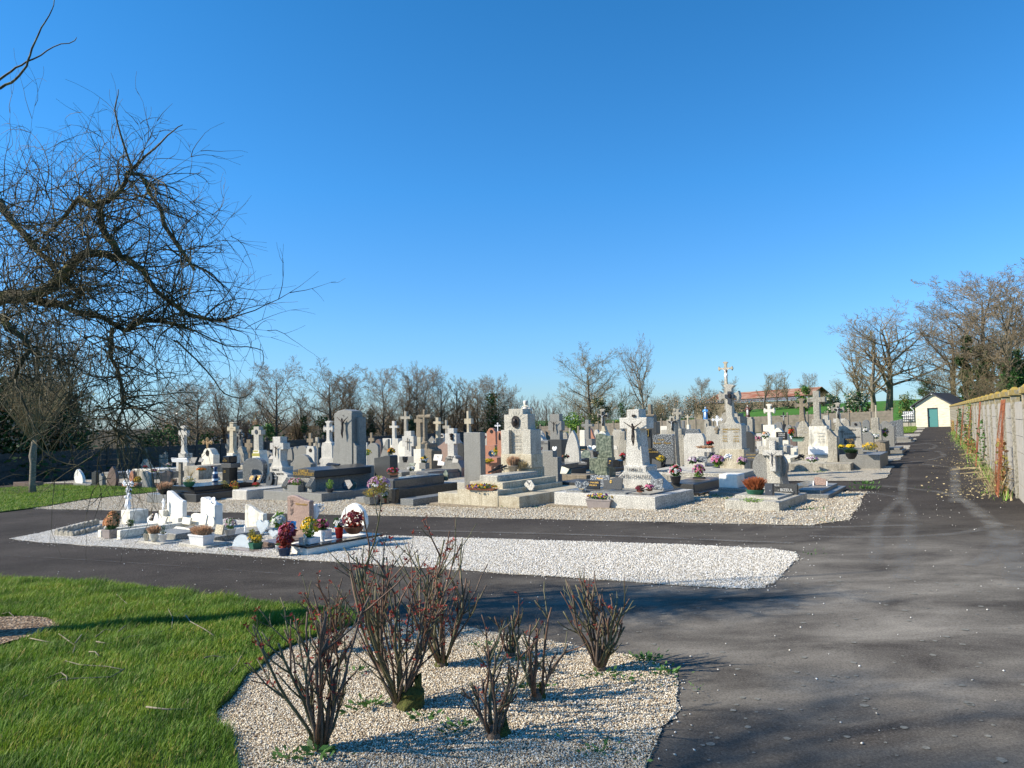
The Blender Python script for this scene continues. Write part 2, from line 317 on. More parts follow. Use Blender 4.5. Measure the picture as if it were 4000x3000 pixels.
LW = pxpoly('f', [(-500, 2290), (-200, 2272), (0, 2270), (145, 2268), (260, 2277), (463, 2292), (675, 2316), (820, 2340), (1000, 2359), (1175, 2376), (1335, 2394), (1393, 2422), (1387, 2446), (1200, 2505), (1066, 2560), (1009, 2625), (964, 2645), (906, 2735), (835, 2795), (845, 2845), (912, 2890), (905, 2920), (925, 3000), (925, 3200), (-1400, 3200)])
sheet('lawn', LW, 'turf', .03, skirt=.02)
LW2 = pxpoly('1', [(-600, 985), (0, 975), (160, 955), (380, 938), (700, 948), (1000, 953), (1300, 965), (1440, 982), (1452, 1000), (1350, 1015), (1200, 1030), (800, 1072), (400, 1142), (20, 1190), (-300, 1225), (-900, 1290)])
sheet('lawn', LW2, 'turf', .03, skirt=.02)
LW3 = pxpoly('w', [(60, 662), (245, 656), (243, 690), (200, 727), (60, 735)])
sheet('lawn', LW3, 'turf', .03, skirt=.02)
MU = [(-5.0+.95*math.cos(a)*(1+.08*math.sin(5*a)), 6.35+.8*math.sin(a)*(1+.1*math.sin(3*a))) for a in [k*pi/12 for k in range(24)]]
sheet('mulch_ring', MU, 'mulch', .045, skirt=0)
# ---- points in polygons
def inpoly(P, X, Y):
    ins = np.zeros(len(X), bool); n = len(P)
    for i in range(n):
        x0, y0 = P[i]; x1, y1 = P[(i+1) % n]
        if y0 == y1: continue
        c = ((y0 > Y) != (y1 > Y)) & (X < (x1-x0)*(Y-y0)/(y1-y0)+x0); ins ^= c
    return ins
def scatter(P, dens, cap, cut=None):
    xs = [p[0] for p in P]; ys = [p[1] for p in P]; A = (max(xs)-min(xs))*(max(ys)-min(ys)); n = int(A*dens)
    X = rng.uniform(min(xs), max(xs), n); Y = rng.uniform(min(ys), max(ys), n); k = inpoly(P, X, Y)
    k &= (Y > 0.5) & (np.abs(X) < Y*.80+1.2)
    if cut is not None: k &= cut(X, Y)
    X, Y = X[k], Y[k]
    if len(X) > cap: X, Y = X[:cap], Y[:cap]
    return X, Y
OCT = np.array([(1, 0, 0), (0, 1, 0), (-1, 0, 0), (0, -1, 0), (0, 0, 1), (0, 0, -1)], float); OCF = np.array([(0, 1, 4), (1, 2, 4), (2, 3, 4), (3, 0, 4), (1, 0, 5), (2, 1, 5), (3, 2, 5), (0, 3, 5)])
def pebbles(name, X, Y, r0, r1, mat, dz=.008, label='', cat='gravel'):
    n = len(X); r = rng.uniform(r0, r1, n); a = rng.uniform(0, 2*pi, n); sx = r*rng.uniform(.8, 1.35, n); sy = r*rng.uniform(.7, 1.1, n); sz = r*rng.uniform(.5, .85, n)
    V = OCT[None]*np.stack([sx, sy, sz], 1)[:, None, :]; V = V*(1+rng.uniform(-.18, .18, V.shape))
    tl = rng.uniform(-.5, .5, n); cy, sy_ = np.cos(tl)[:, None], np.sin(tl)[:, None]; x, z = V[..., 0]*cy-V[..., 2]*sy_, V[..., 0]*sy_+V[..., 2]*cy
    c, s = np.cos(a)[:, None], np.sin(a)[:, None]; y = V[..., 1]
    V = np.stack([x*c-y*s+X[:, None], x*s+y*c+Y[:, None], z+(PA*X+PB*Y+dz+sz*rng.uniform(.2, .9, n))[:, None]], -1)
    Fc = (OCF[None]+6*np.arange(n)[:, None, None]).reshape(-1, 3)
    o = fast_mesh(name, V.reshape(-1, 3), Fc, [mat]); tag(o, label, cat, None, 'stuff'); return o
X, Y = scatter(GRB, 15000, 130000); pebbles('pebbles', X, Y, .0034, .0078, 'pebble', label='rounded beige and white pebbles covering the rose bed')
X, Y = scatter(GS, 6500, 150000); pebbles('pebbles', X, Y, .005, .0098, 'pebble_white', label='bright white chippings of the strip in front of the graves')
X, Y = scatter(G1, 1500, 60000, lambda x, y: (x*math.sin(TH)+y*math.cos(TH)) < 16.7); pebbles('pebbles', X, Y, .009, .016, 'pebble', label='cream chippings around the front row of tombs')
def stray():
    X, Y = [], []
    for P in (GRB, GS, G1):
        m = len(P)
        for i in range(m):
            a, b = P[i], P[(i+1) % m]; L = math.hypot(b[0]-a[0], b[1]-a[1]); k = int(L*(34 if P is not G1 else 14)); t = rng.random(k)
            X += list(a[0]+(b[0]-a[0])*t+rng.normal(0, .06, k)*rng.choice([.6, 1, 2.6], k)); Y += list(a[1]+(b[1]-a[1])*t+rng.normal(0, .06, k)*rng.choice([.6, 1, 2.6], k))
    X += list(rng.uniform(-6, 8, 700)); Y += list(rng.uniform(3, 16, 700)); X = np.array(X); Y = np.array(Y); k = ~inpoly(LW, X, Y); X, Y = X[k], Y[k]
    pebbles('stray_pebbles', X, Y, .004, .009, 'pebble_white', dz=.003, label='loose white stones scattered over the tarmac')
stray()
def blades(P, dens, cap, h0, h1, w, label, cut=None, mat='grass_blade', dz=.03):
    X, Y = scatter(P, dens, cap, cut); n = len(X); h = rng.uniform(h0, h1, n)*(0.6+.8*np.abs(np.sin(X*3.1+Y*2.3)*np.cos(Y*4.7-X*2)))*rng.choice([.8, 1, 1, 1.5], n); a = rng.uniform(0, 2*pi, n); ln = rng.uniform(.2, .9, n)*h; la = rng.normal(.6, .9, n)
    ww = w*rng.uniform(.7, 1.3, n); dx, dy = np.cos(a)*ww/2, np.sin(a)*ww/2; z = PA*X+PB*Y+dz; ox, oy = np.cos(la)*ln, np.sin(la)*ln
    V = np.stack([np.stack([X-dx, Y-dy, z], -1), np.stack([X+dx, Y+dy, z], -1), np.stack([X+dx*.8+ox*.35, Y+dy*.8+oy*.35, z+h*.6], -1), np.stack([X-dx*.8+ox*.35, Y-dy*.8+oy*.35, z+h*.6], -1), np.stack([X+ox, Y+oy, z+h*.95], -1)], 1)
    b = 5*np.arange(n)[:, None]; Fc = np.concatenate([b+np.array([[0, 1, 2]]), b+np.array([[0, 2, 3]]), b+np.array([[3, 2, 4]])], 0)
    o = fast_mesh('grass', V.reshape(-1, 3), Fc, [mat]); tag(o, label, 'grass', None, 'stuff')
blades(LW, 9000, 230000, .022, .055, .0045, 'mown green grass of the lawn in the foreground', cut=lambda x, y: ((x+5.0)**2/.9+(y-6.35)**2/.64) > 1)
blades(LW2, 1500, 60000, .03, .06, .011, 'mown grass of the lawn around the slim pollarded tree')
blades(LW3, 400, 5000, .04, .08, .02, 'small patch of grass beside the hut')
# fallen leaves and grit along the right wall, weeds at its foot
# ---- tyre tracks: dust ribbons with tread
def track_mat():
    m, nt, b = base('tyre_dust', .9, .2); b.inputs['Base Color'].default_value = (.22, .21, .19, 1); co = coord(nt, 'UV')
    mp = nt.nodes.new('ShaderNodeMapping'); nt.links.new(co, mp.inputs[0])
    w = nt.nodes.new('ShaderNodeTexWave'); w.inputs['Scale'].default_value = 6.0; w.bands_direction = 'X'; w.inputs['Distortion'].default_value = .6; nt.links.new(co, w.inputs[0])
    s = nt.nodes.new('ShaderNodeSeparateXYZ'); nt.links.new(co, s.inputs[0])
    edge = ramp(nt, s.outputs[1], [(0, 0), (.25, .8), (.5, 1), (.75, .8), (1, 0)])
    tr = ramp(nt, w.outputs['Fac'], [(.3, .55), (.6, 1)]); k = mix(nt, 1.0, tr, edge, 'MULTIPLY'); k = mix(nt, 1.0, k, ramp(nt, noise(nt, 2.2, 4, .6, coord(nt)), [(.35, .08), (.65, .6)]), 'MULTIPLY')
    t = nt.nodes.new('ShaderNodeBsdfTransparent'); ms = nt.nodes.new('ShaderNodeMixShader'); nt.links.new(k, ms.inputs[0]); nt.links.new(t.outputs[0], ms.inputs[1]); nt.links.new(b.outputs[0], ms.inputs[2]); nt.links.new(ms.outputs[0], nt.nodes['Material Output'].inputs[0])
track_mat()
def ribbon(z, pts, w):
    g = [ground(*PX(z, x, y)) for x, y in pts]; P = []
    for i in range(len(g)-1):
        p0 = g[max(0, i-1)]; p1 = g[i]; p2 = g[i+1]; p3 = g[min(len(g)-1, i+2)]
        for k in range(8):
            t = k/8; P.append(.5*((2*p1)+(p2-p0)*t+(2*p0-5*p1+4*p2-p3)*t*t+(3*p1-p0-3*p2+p3)*t**3))
    P.append(g[-1]); V = []; Fc = []; U = []; s = 0
    for i, p in enumerate(P):
        d = (P[min(i+1, len(P)-1)]-P[max(i-1, 0)]); nrm = Vector((-d.y, d.x, 0)).normalized()*w/2
        if i: s += (P[i]-P[i-1]).length
        for q, vv in ((p-nrm, 0), (p+nrm, 1)): V.append((q.x, q.y, PA*q.x+PB*q.y+DZ[0])); U.append((s, vv))
        if i: Fc.append((2*i-2, 2*i-1, 2*i+1, 2*i))
    DZ[0] += .0008
    return V, Fc, U
DZ = [.004]
def tracks():
    L = [('p', [(800, 130), (1000, 145), (1200, 170), (1310, 200), (1400, 260), (1480, 330), (1520, 420), (1570, 520), (1640, 620)], .26), ('p', [(1290, 30), (1290, 110), (1300, 190), (1360, 240), (1440, 320), (1560, 350), (1659, 360)], .22),
         ('p', [(730, 165), (880, 180), (990, 205), (1040, 270), (1050, 350), (1030, 450), (1010, 540), (1000, 640)], .24), ('p', [(1000, 130), (1000, 200), (920, 270), (870, 360), (860, 450), (850, 560)], .2),
         ('p', [(300, 360), (600, 360), (850, 355), (1020, 350), (1110, 340)], .2), ('p', [(500, 410), (800, 415), (1100, 410), (1300, 395), (1440, 370), (1520, 340)], .22), ('p', [(1520, 350), (1500, 450), (1460, 520), (1350, 570)], .2), ('p', [(1600, 380), (1590, 480), (1600, 580), (1640, 690)], .24),
         ('w', [(0, 860), (200, 855), (400, 860), (470, 885), (380, 925), (100, 945)], .22), ('w', [(0, 1080), (250, 1065), (430, 1040), (560, 1000), (500, 950), (300, 930)], .24), ('w', [(200, 870), (450, 845), (700, 860), (720, 890), (600, 905), (400, 915)], .2),
         ('w', [(300, 1100), (500, 1120), (650, 1140), (680, 1200), (690, 1300), (700, 1420), (690, 1560)], .24), ('w', [(110, 1120), (90, 1280), (70, 1420)], .2), ('f', [(0, 2172), (300, 2188), (700, 2215), (1100, 2245)], .02), ('f', [(1600, 2075), (2300, 2093), (2900, 2118), (3100, 2125)], .15)]
    V, Fc, U = [], [], []
    for z, pts, w in L:
        a, b, u = ribbon(z, pts, w); k = len(V); V += a; Fc += [tuple(i+k for i in f) for f in b]; U += u
    mb = MB(); mb.add(V, Fc); o = mb.build('tyre_tracks', 'tyre_dust'); me = o.data; ul = me.uv_layers.new(name='UVMap')
    for l in me.loops: ul.data[l.index].uv = U[l.vertex_index]
    tag(o, 'pale dusty tyre tracks curving over the tarmac', 'tracks', None, 'stuff')
tracks()
def lichen():
    mb = MB()
    plain('lichen', (.17, .165, .14), .95, var=.35, scale=60)
    for i in range(420):
        Y = random.uniform(2.9, 7.2); X = random.uniform(.1 if Y > 4.4 else .7, 4.6) if random.random() < .8 else random.uniform(-5, 6)
        if i > 330: Y = random.uniform(2.9, 4.4); X = random.uniform(.6, 3.2)
        k = inpoly(GRB, np.array([X]), np.array([Y]))[0] or inpoly(LW, np.array([X]), np.array([Y]))[0] or inpoly(GS, np.array([X]), np.array([Y]))[0]
        if k or X > Y*.75: continue
        r = random.choice([.008, .01, .012, .018, .026])*random.uniform(.7, 1.2); a0 = random.uniform(0, 6); n = 11
        V = [(X+r*math.cos(a0+2*pi*j/n)*random.uniform(.65, 1.1), Y+r*math.sin(a0+2*pi*j/n)*random.uniform(.65, 1.1)) for j in range(n)]
        mb.add([(x, y, PA*x+PB*y+.0035) for x, y in V], [tuple(range(n))])
    tag(mb.build('lichen_spots', 'lichen'), 'pale round lichen spots dotting the tarmac', 'lichen', None, 'stuff')
lichen()
# ================================================================ SHAPES (x, z outlines)
def arcpts(cx, cz, rx, rz, a0, a1, n): return [(cx+rx*math.cos(R(a0+(a1-a0)*i/n)), cz+rz*math.sin(R(a0+(a1-a0)*i/n))) for i in range(n+1)]
def cross_poly(w, h, pw=.32, ac=.3, at=.2, flare=0, foot=1.0, ff=0):
    p = w*pw/2; a = h*at/2; zc = h*(1-ac); W = w/2; f = flare*w*.13; b = p*foot
    L = [(-b, 0), (-p*(1+(foot-1)*.35), h*.25), (-p, zc-a), (-W+f*1.5, zc-a), (-W+f*.5, zc-a-f), (-W, zc-a*.2), (-W, zc+a*.2), (-W+f*.5, zc+a+f), (-W+f*1.5, zc+a), (-p, zc+a), (-p, h-f*1.5), (-p-f, h-f*.5), (-p*.3, h)]
    if flare == 0: L = [(-b, 0), (-p, zc-a) if foot == 1 else (-p*1.02, zc-a), (-W, zc-a), (-W, zc+a), (-p, zc+a), (-p, h)]
    if ff: L = [(-p*ff, 0), (-p*ff, h*.03), (-p*1.25, h*.1), (-p, h*.2)]+L[1 if flare == 0 else 2:]
    return L[::1]+[(-x, z) for x, z in reversed(L)]
def prof(shape, w, h, **k):
    W = w/2
    if shape == 'box': return [(-W, 0), (W, 0), (W, h), (-W, h)]
    if shape == 'arch': r = k.get('r', .25)*h; return [(-W, 0), (W, 0)]+arcpts(0, h-r, W, r, 0, 180, 12)
    if shape == 'gable': r = k.get('r', .15)*h; return [(-W, 0), (W, 0), (W, h-r), (0, h), (-W, h-r)]
    if shape == 'cut': r = k.get('r', .2); return [(-W, 0), (W, 0), (W, h*(1-r)), (W*(1-2*r), h), (-W*(1-2*r), h), (-W, h*(1-r))]
    if shape == 'shoulder':
        r = k.get('r', .22)*h; return [(-W, 0), (W, 0), (W, h-r), (W*.82, h-r*.9), (W*.6, h-r*.35), (W*.3, h-r*.05), (0, h), (-W*.3, h-r*.05), (-W*.6, h-r*.35), (-W*.82, h-r*.9), (-W, h-r)]
    if shape == 'slope':
        r = k.get('r', .35)*h; L = [(-W, 0), (W, 0), (W, h-r)]+[(W-2*W*t, h-r+r*(sm(0, 1, t))) for t in (.2, .4, .6, .75, .88)]+[(-W*.95, h*.985), (-W, h*.95)]
        return L if not k.get('flip') else [(-x, z) for x, z in reversed(L)]
    if shape == 'wave':
        r = k.get('r', .2)*h; L = [(-W, 0), (W, 0)]+[(W-2*W*t, h-r+r*(.5+.5*math.sin(pi*(1.6*t+1.3)+.0)) if t > 0 else h-r) for t in [i/12 for i in range(13)]]
        return L if not k.get('flip') else [(-x, z) for x, z in reversed(L)]
    if shape == 'leaf':
        q = k.get('q', .15); L = [(-W*.7, 0), (W*.7, 0)]+[(W*math.sin(pi*(.25+.75*t))**.75*(1 if t < 1 else 0)+(q*W*t), h*t) for t in (.15, .3, .45, .6, .75, .88)]+[(q*W, h)]+[(-W*math.sin(pi*(.25+.75*t))**.75+(q*W*t), h*t) for t in (.88, .75, .6, .45, .3, .15)]
        return L if not k.get('flip') else [(-x, z) for x, z in reversed(L)]
    if shape == 'taper': t = k.get('t', .8); return [(-W, 0), (W, 0), (W*t, h), (-W*t, h)]
    if shape == 'ogee':
        t = k.get('t', .45); L = [(-W, 0), (W, 0)]+[(W*(t+(1-t)*(1-s)**2.2), h*s) for s in (.15, .3, .5, .7, .9, 1)]; return L+[(-x, z) for x, z in reversed(L[2:])]
    if shape == 'roof': t = k.get('t', .6); b = k.get('b', .2); return [(-W, 0), (W, 0), (W, h*b), (W*t, h*.85), (W*t, h), (-W*t, h), (-W*t, h*.85), (-W, h*b)]
    if shape == 'round': return arcpts(0, h/2, W, h/2, -90, 260, 22)
    if shape == 'disc': return arcpts(0, h*.47, W, h*.53, -62, 242, 24)
    if shape == 'hex': return [(-W*.55, 0), (W*.55, 0), (W, h*.45), (W*.3, h), (-W*.5, h*.95), (-W, h*.5)]
    if shape == 'heart': return [(0, 0), (W*.5, h*.3), (W*.95, h*.6), (W, h*.8), (W*.75, h), (W*.35, h), (0, h*.82), (-W*.35, h), (-W*.75, h), (-W, h*.8), (-W*.95, h*.6), (-W*.5, h*.3)]
    if shape == 'step': return [(-W, 0), (W, 0), (W, h*k.get('s', .75)), (W*.6, h*k.get('s', .75)), (W*.6, h), (-W*.6, h), (-W*.6, h*k.get('s', .75)), (-W, h*k.get('s', .75))]
    if shape == 'cross': return cross_poly(w, h, **{a: b for a, b in k.items() if a in ('pw', 'ac', 'at', 'flare', 'foot', 'ff')})
    if shape == 'vase': return [(-W*.5, 0), (W*.5, 0), (W*.45, h*.15), (W, h*.55), (W*.9, h*.8), (W, h), (-W, h), (-W*.9, h*.8), (-W, h*.55), (-W*.45, h*.15)]
    raise Exception(shape)
# ---------------------------------------------------------------- figures grown with the Skin modifier
def skin_mesh(name, joints, edges, lv=1):
    me = bpy.data.meshes.new(name); me.from_pydata([j[:3] for j in joints], edges, []); o = bpy.data.objects.new(name, me); COL.objects.link(o)
    s = o.modifiers.new('s', 'SKIN'); o.modifiers.new('u', 'SUBSURF').levels = lv
    sv = me.skin_vertices[0].data
    for i, j in enumerate(joints): sv[i].radius = (j[3], j[4] if len(j) > 4 else j[3])
    sv[0].use_root = True
    dg = bpy.context.evaluated_depsgraph_get(); r = bpy.data.meshes.new_from_object(o.evaluated_get(dg)); r.name = name
    bpy.data.objects.remove(o); bpy.data.meshes.remove(me)
    for p in r.polygons: p.use_smooth = True
    return r
# crucified figure, 1 unit from feet to raised hands; x across, -y towards viewer
CRJ = [(0, 0, .43, .062, .045), (0.0, 0, .52, .055, .042), (0, 0, .62, .068, .05), (0, 0, .70, .07, .042), (0, -.01, .745, .03, .03), (-.012, -.03, .80, .045, .05), (-.014, -.03, .85, .036, .042),
       (-.10, 0, .715, .03, .03), (-.22, 0, .79, .022, .022), (-.35, .0, .86, .016, .016), (-.41, 0, .90, .02, .012),
       (.10, 0, .715, .03, .03), (.22, 0, .79, .022, .022), (.35, .0, .86, .016, .016), (.41, 0, .90, .02, .012),
       (-.045, -.01, .36, .042, .042), (-.03, -.05, .22, .03, .032), (-.01, -.01, .08, .02, .022), (-.005, -.03, .0, .018, .02),
       (.045, -.01, .36, .042, .042), (.045, -.05, .22, .03, .032), (.02, -.01, .08, .02, .022), (.012, -.045, .0, .018, .02)]
CRE = [(0, 1), (1, 2), (2, 3), (3, 4), (4, 5), (5, 6), (3, 7), (7, 8), (8, 9), (9, 10), (3, 11), (11, 12), (12, 13), (13, 14), (0, 15), (15, 16), (16, 17), (17, 18), (0, 19), (19, 20), (20, 21), (21, 22)]
CRUC = skin_mesh('crucifix_figure', CRJ, CRE)
_cm = {}
def inst(mesh, name, mat, parent, loc, sc=(1, 1, 1), rot=(0, 0, 0)):
    key = (mesh.name, mat)
    if key not in _cm:
        m2 = mesh.copy(); m2.materials.clear(); m2.materials.append(M[mat]); _cm[key] = m2
    o = bpy.data.objects.new(name, _cm[key]); COL.objects.link(o); o.parent = parent; o.location = loc; o.scale = sc; o.rotation_euler = rot; return o
_tm = {}
def text_mesh(s, italic=False, ext=.04):
    k = (s, italic)
    if k in _tm: return _tm[k]
    c = bpy.data.curves.new('lettering', 'FONT'); c.body = s; c.align_x = 'CENTER'; c.align_y = 'CENTER'; c.size = 1; c.extrude = ext; c.resolution_u = 2; c.offset = .008; c.space_line = 1.05
    if italic: c.shear = .3
    o = bpy.data.objects.new('lettering', c); COL.objects.link(o); dg = bpy.context.evaluated_depsgraph_get(); r = bpy.data.meshes.new_from_object(o.evaluated_get(dg)); r.name = 'lettering'
    bpy.data.objects.remove(o); xs = [v.co.x for v in r.vertices]; r['w'] = max(xs)-min(xs); _tm[k] = r; return r
# ---------------------------------------------------------------- supports (top faces things can stand on)
SUP = []   # (origin, ex, ey, x0,x1,y0,y1, z)
def hit(px, py):
    d = ray(px, py); best = None
    for (O, ex, ey, x0, x1, y0, y1, z) in SUP:
        t = (O.z+z-H0)/d.z if abs(d.z) > 1e-9 else -1
        if t <= 0: continue
        P = Vector((d.x*t, d.y*t, H0+d.z*t)); q = P-O; a, b = q.dot(ex), q.dot(ey)
        if x0-.02 <= a <= x1+.02 and y0-.05 <= b <= y1+.02 and (best is None or t < best[0]): best = (t, P)
    g = ground(px, py)
    if best is None or g.y < best[1].y: return g
    return best[1]
class Mon:
    def __init__(s, name, label, cat, z, x, y=None, v=None, th=32, group='graves of the churchyard rows'):
        s.z = z; X, Y = PX(z, x, y or 0); s.O = at_v(X, v) if v is not None else ground(X, Y); s.th = R(th)
        s.ex = Vector((math.cos(s.th), -math.sin(s.th), 0)); s.ey = Vector((math.sin(s.th), math.cos(s.th), 0))
        s.r = empty(name, s.O, -s.th); s.r.rotation_euler.y = random.gauss(0, .007) if (v or 0) > 19 else 0; tag(s.r, label, cat); s.k = 0; s.last = None
    def lx(s, x, yo, row=800):
        px, py = PX(s.z, x, row); d = ray(px, py); t = d.x/d.y; O = s.O+s.ey*yo
        return -(O.x-t*O.y)/(s.ex.x-t*s.ex.y)
    def lz(s, x, y, yo):
        px, py = PX(s.z, x, y); P = s.O+s.ey*yo+s.ex*s.lx(x, yo, y); return z_at(px, py, P.y)-s.O.z
    def p(self, part, shape, x0, x1, yt, yb, dep, mat, yo=0, sup=None, bev=.008, parent=None, tilt=0, **k):
        s = self; s.k += 1; yo = yo+.0025*(s.k % 7); row = (yt+(yb if yb is not None else yt))/2
        a, b = s.lx(x0, yo, row), s.lx(x1, yo, row); xm = (x0+x1)/2; zt = s.lz(xm, yt, yo); zb = -.02 if yb is None else s.lz(xm, yb, yo)
        w, h, cx = b-a, zt-zb, (a+b)/2; mb = MB(); mb.prism(prof(shape, w, h, **k), 0, dep)
        pr = parent or s.r; o = mb.build(part, mat, pr, bevel=min(bev, w*.08, dep*.2, abs(h)*.15))
        off = Vector((0, 0, 0)) if pr is s.r else Vector(pr.location)
        o.location = Vector((cx, yo, zb))-off
        if tilt: o.rotation_euler = (-R(tilt), 0, 0)
        if sup or (sup is None and shape == 'box' and part in ('ledger', 'plinth', 'step', 'kerb', 'base', 'front_slab')): SUP.append((s.O.copy(), s.ex, s.ey, a, b, yo, yo+dep, zt))
        s.last = (cx, yo, zb, w, h, dep); return o
    def cruc(s, x0, x1, yt, yb, mat='bronze', yo=0, parent=None):
        a, b = s.lx(x0, yo, (yt+yb)/2), s.lx(x1, yo, (yt+yb)/2); xm = (x0+x1)/2; zt, zb = s.lz(xm, yt, yo), s.lz(xm, yb, yo); h = (zt-zb)/.9
        return inst(CRUC, 'crucifix_figure', mat, s.r, ((a+b)/2, yo-.05*h, zb), ((b-a)/.85, h*.9, h))
    def text(s, txt, x0, x1, ymid, mat='gold', yo=0, italic=False, hpx=None):
        a, b = s.lx(x0, yo, ymid), s.lx(x1, yo, ymid); m = text_mesh(txt, italic); sc = (b-a)/m['w']; xm = (x0+x1)/2; z = s.lz(xm, ymid, yo)
        sz = sc if hpx is None else abs(s.lz(xm, ymid-hpx, yo)-z)/.72
        return inst(m, 'inscription', mat, s.r, ((a+b)/2, yo-.004, z), (sc, sz, sc*.3), (R(90), 0, 0))
    def iron(s, x0, x1, yt, yb, mat='black_iron', yo=.05, ornate=True, name='iron_cross'):
        a, b = s.lx(x0, yo, (yt+yb)/2), s.lx(x1, yo, (yt+yb)/2); xm = (x0+x1)/2; zt = s.lz(xm, yt, yo); zb = s.lz(xm, yb, yo); h = zt-zb; w = b-a; t = w*.05; mb = MB(); zc = h*.66
        for o in (-1, 1):
            mb.tube([(o*t, 0, 0), (o*t, 0, h*.95)], t*.55, 5); mb.tube([(-w*.44, 0, zc+o*t), (w*.44, 0, zc+o*t)], t*.55, 5)
        if ornate:
            for cx, cz in ((-w*.45, zc), (w*.45, zc), (0, h*.94)):
                for dx, dz in ((0, t*2), (0, -t*2), (t*2, 0), (-t*2, 0)): mb.ball((cx+dx, 0, cz+dz), t*1.5, 6, 4)
            for i in range(8): mb.ball((0, 0, h*(.05+.075*i)), t*1.3, 6, 4)
            for sx in (-1, 1):
                for sz in (-1, 1): mb.tube([(sx*t, 0, zc+sz*w*.25), (sx*w*.1, 0, zc+sz*w*.18), (sx*w*.18, 0, zc+sz*w*.1), (sx*w*.25, 0, zc+sz*t)], t*.5, 4)
        o = mb.build(name, mat, s.r, ((a+b)/2, yo, zb)); return o
def simple(label, z, v, parts, name='headstone', cat='gravestone', th=32, led=None, x=None, y=None, yo=0):
    """parts: (part, shape, x0, x1, ytop, ybot, depth, mat, {kw})"""
    q = parts[0]; xm = x if x is not None else (q[2]+q[3])/2; m = Mon(name, label, cat, z, xm, y, v, th)
    for q in parts:
        kw = q[8] if len(q) > 8 else {}; m.p(q[0], q[1], q[2], q[3], q[4], q[5], q[6], q[7], **kw)
    if led:   # (width m, length m, height m, mat)
        w, L, h, mat = led[:4]; mb = MB(); mb.box((0, -L/2, h*.3), (w, L, h*.6)); o = mb.build('kerb', mat, m.r, bevel=.008)
        mb = MB(); mb.box((0, -L/2-.02+.05, h*.8), (w*.86, L*.92, h*.4)); o = mb.build('ledger', led[4] if len(led) > 4 else mat, m.r, bevel=.01)
        SUP.append((m.O.copy(), m.ex, m.ey, -w*.43, w*.43, -L*.98, 0, h))
    return m
# ================================================================ FRONT ROW
# --- T1 polished dark ledger on the left
t = Mon('grave', 'polished dark ledger tomb at the left end of the front row, before the name board', 'grave', '2', 205, 1548, th=34)
t.p('front_slab', 'box', 80, 330, 1430, None, .42, 'blue_granite', 0); t.p('plinth', 'box', 300, 720, 1420, None, 2.2, 'dark_granite', .38); t.p('step', 'box', 330, 700, 1390, None, 2.15, 'black_granite', .43); t.p('ledger', 'box', 375, 690, 1325, None, 2.0, 'black_granite', .55)
# --- T2 white granite low tomb
t = Mon('grave', 'low white granite kerb tomb with front trough, second in the front row from the left', 'grave', '2', 1000, 1500, th=34)
t.p('plinth', 'box', 650, 1310, 1478, None, 2.5, 'white_granite', 0); t.p('kerb', 'box', 720, 790, 1380, None, .5, 'white_granite', .05, bev=.03); t.p('kerb', 'box', 1180, 1375, 1375, None, 2.2, 'white_granite', .05, bev=.02); t.p('kerb', 'box', 745, 1200, 1385, None, .2, 'white_granite', .55)
t.p('ledger', 'box', 900, 1480, 1345, None, 1.6, 'grey_granite', .65)
# --- Martin cross
t = Mon('cross_monument', 'white granite cross with a dark crucifix, right of the speckled arched headstone, black lettering below', 'grave cross', '2', 1760, 1290, v=16.0, th=34)
t.p('base', 'roof', 1605, 1900, 1075, None, .42, 'white_granite', t=.55, b=.7, sup=False); c = t.p('cross', 'cross', 1672, 1847, 685, 1078, .26, 'white_granite', .08, pw=.58, ac=.31, at=.22, foot=1.05, ff=1.45); t.cruc(1715, 1800, 797, 950, 'bronze', .06)
t.text('FAMILLE', 1702, 1790, 1115, 'letter_black', 0); t.text('MARTIN', 1760, 1850, 1168, 'letter_black', 0)
# --- speckled arch
simple('dark speckled granite headstone with a rounded top between the black pillar and white cross', '2', 15.9, [('stone', 'arch', 1320, 1585, 955, None, .18, 'speckled_granite', dict(r=.22))], x=1450, th=30)
# --- black pillar
t = Mon('memorial_pillar', 'square polished black pillar with two gold inscriptions in the front row', 'memorial', '2', 1105, 1310, v=15.2, th=30)
t.p('pillar', 'box', 1055, 1150, 1085, None, .3, 'black_granite', .02); t.p('collar', 'box', 1038, 1168, 1028, 1088, .36, 'polished_grey', 0); t.p('capital', 'box', 1056, 1150, 935, 1028, .3, 'black_granite', .02, bev=.03)
t.text('PAUL', 1078, 1102, 975, 'gold', .02); t.text('1922 2004', 1060, 1115, 997, 'gold', .02); t.text('ANNE', 1075, 1098, 1125, 'gold', .02); t.text('LUIZ', 1073, 1100, 1142, 'gold', .02)
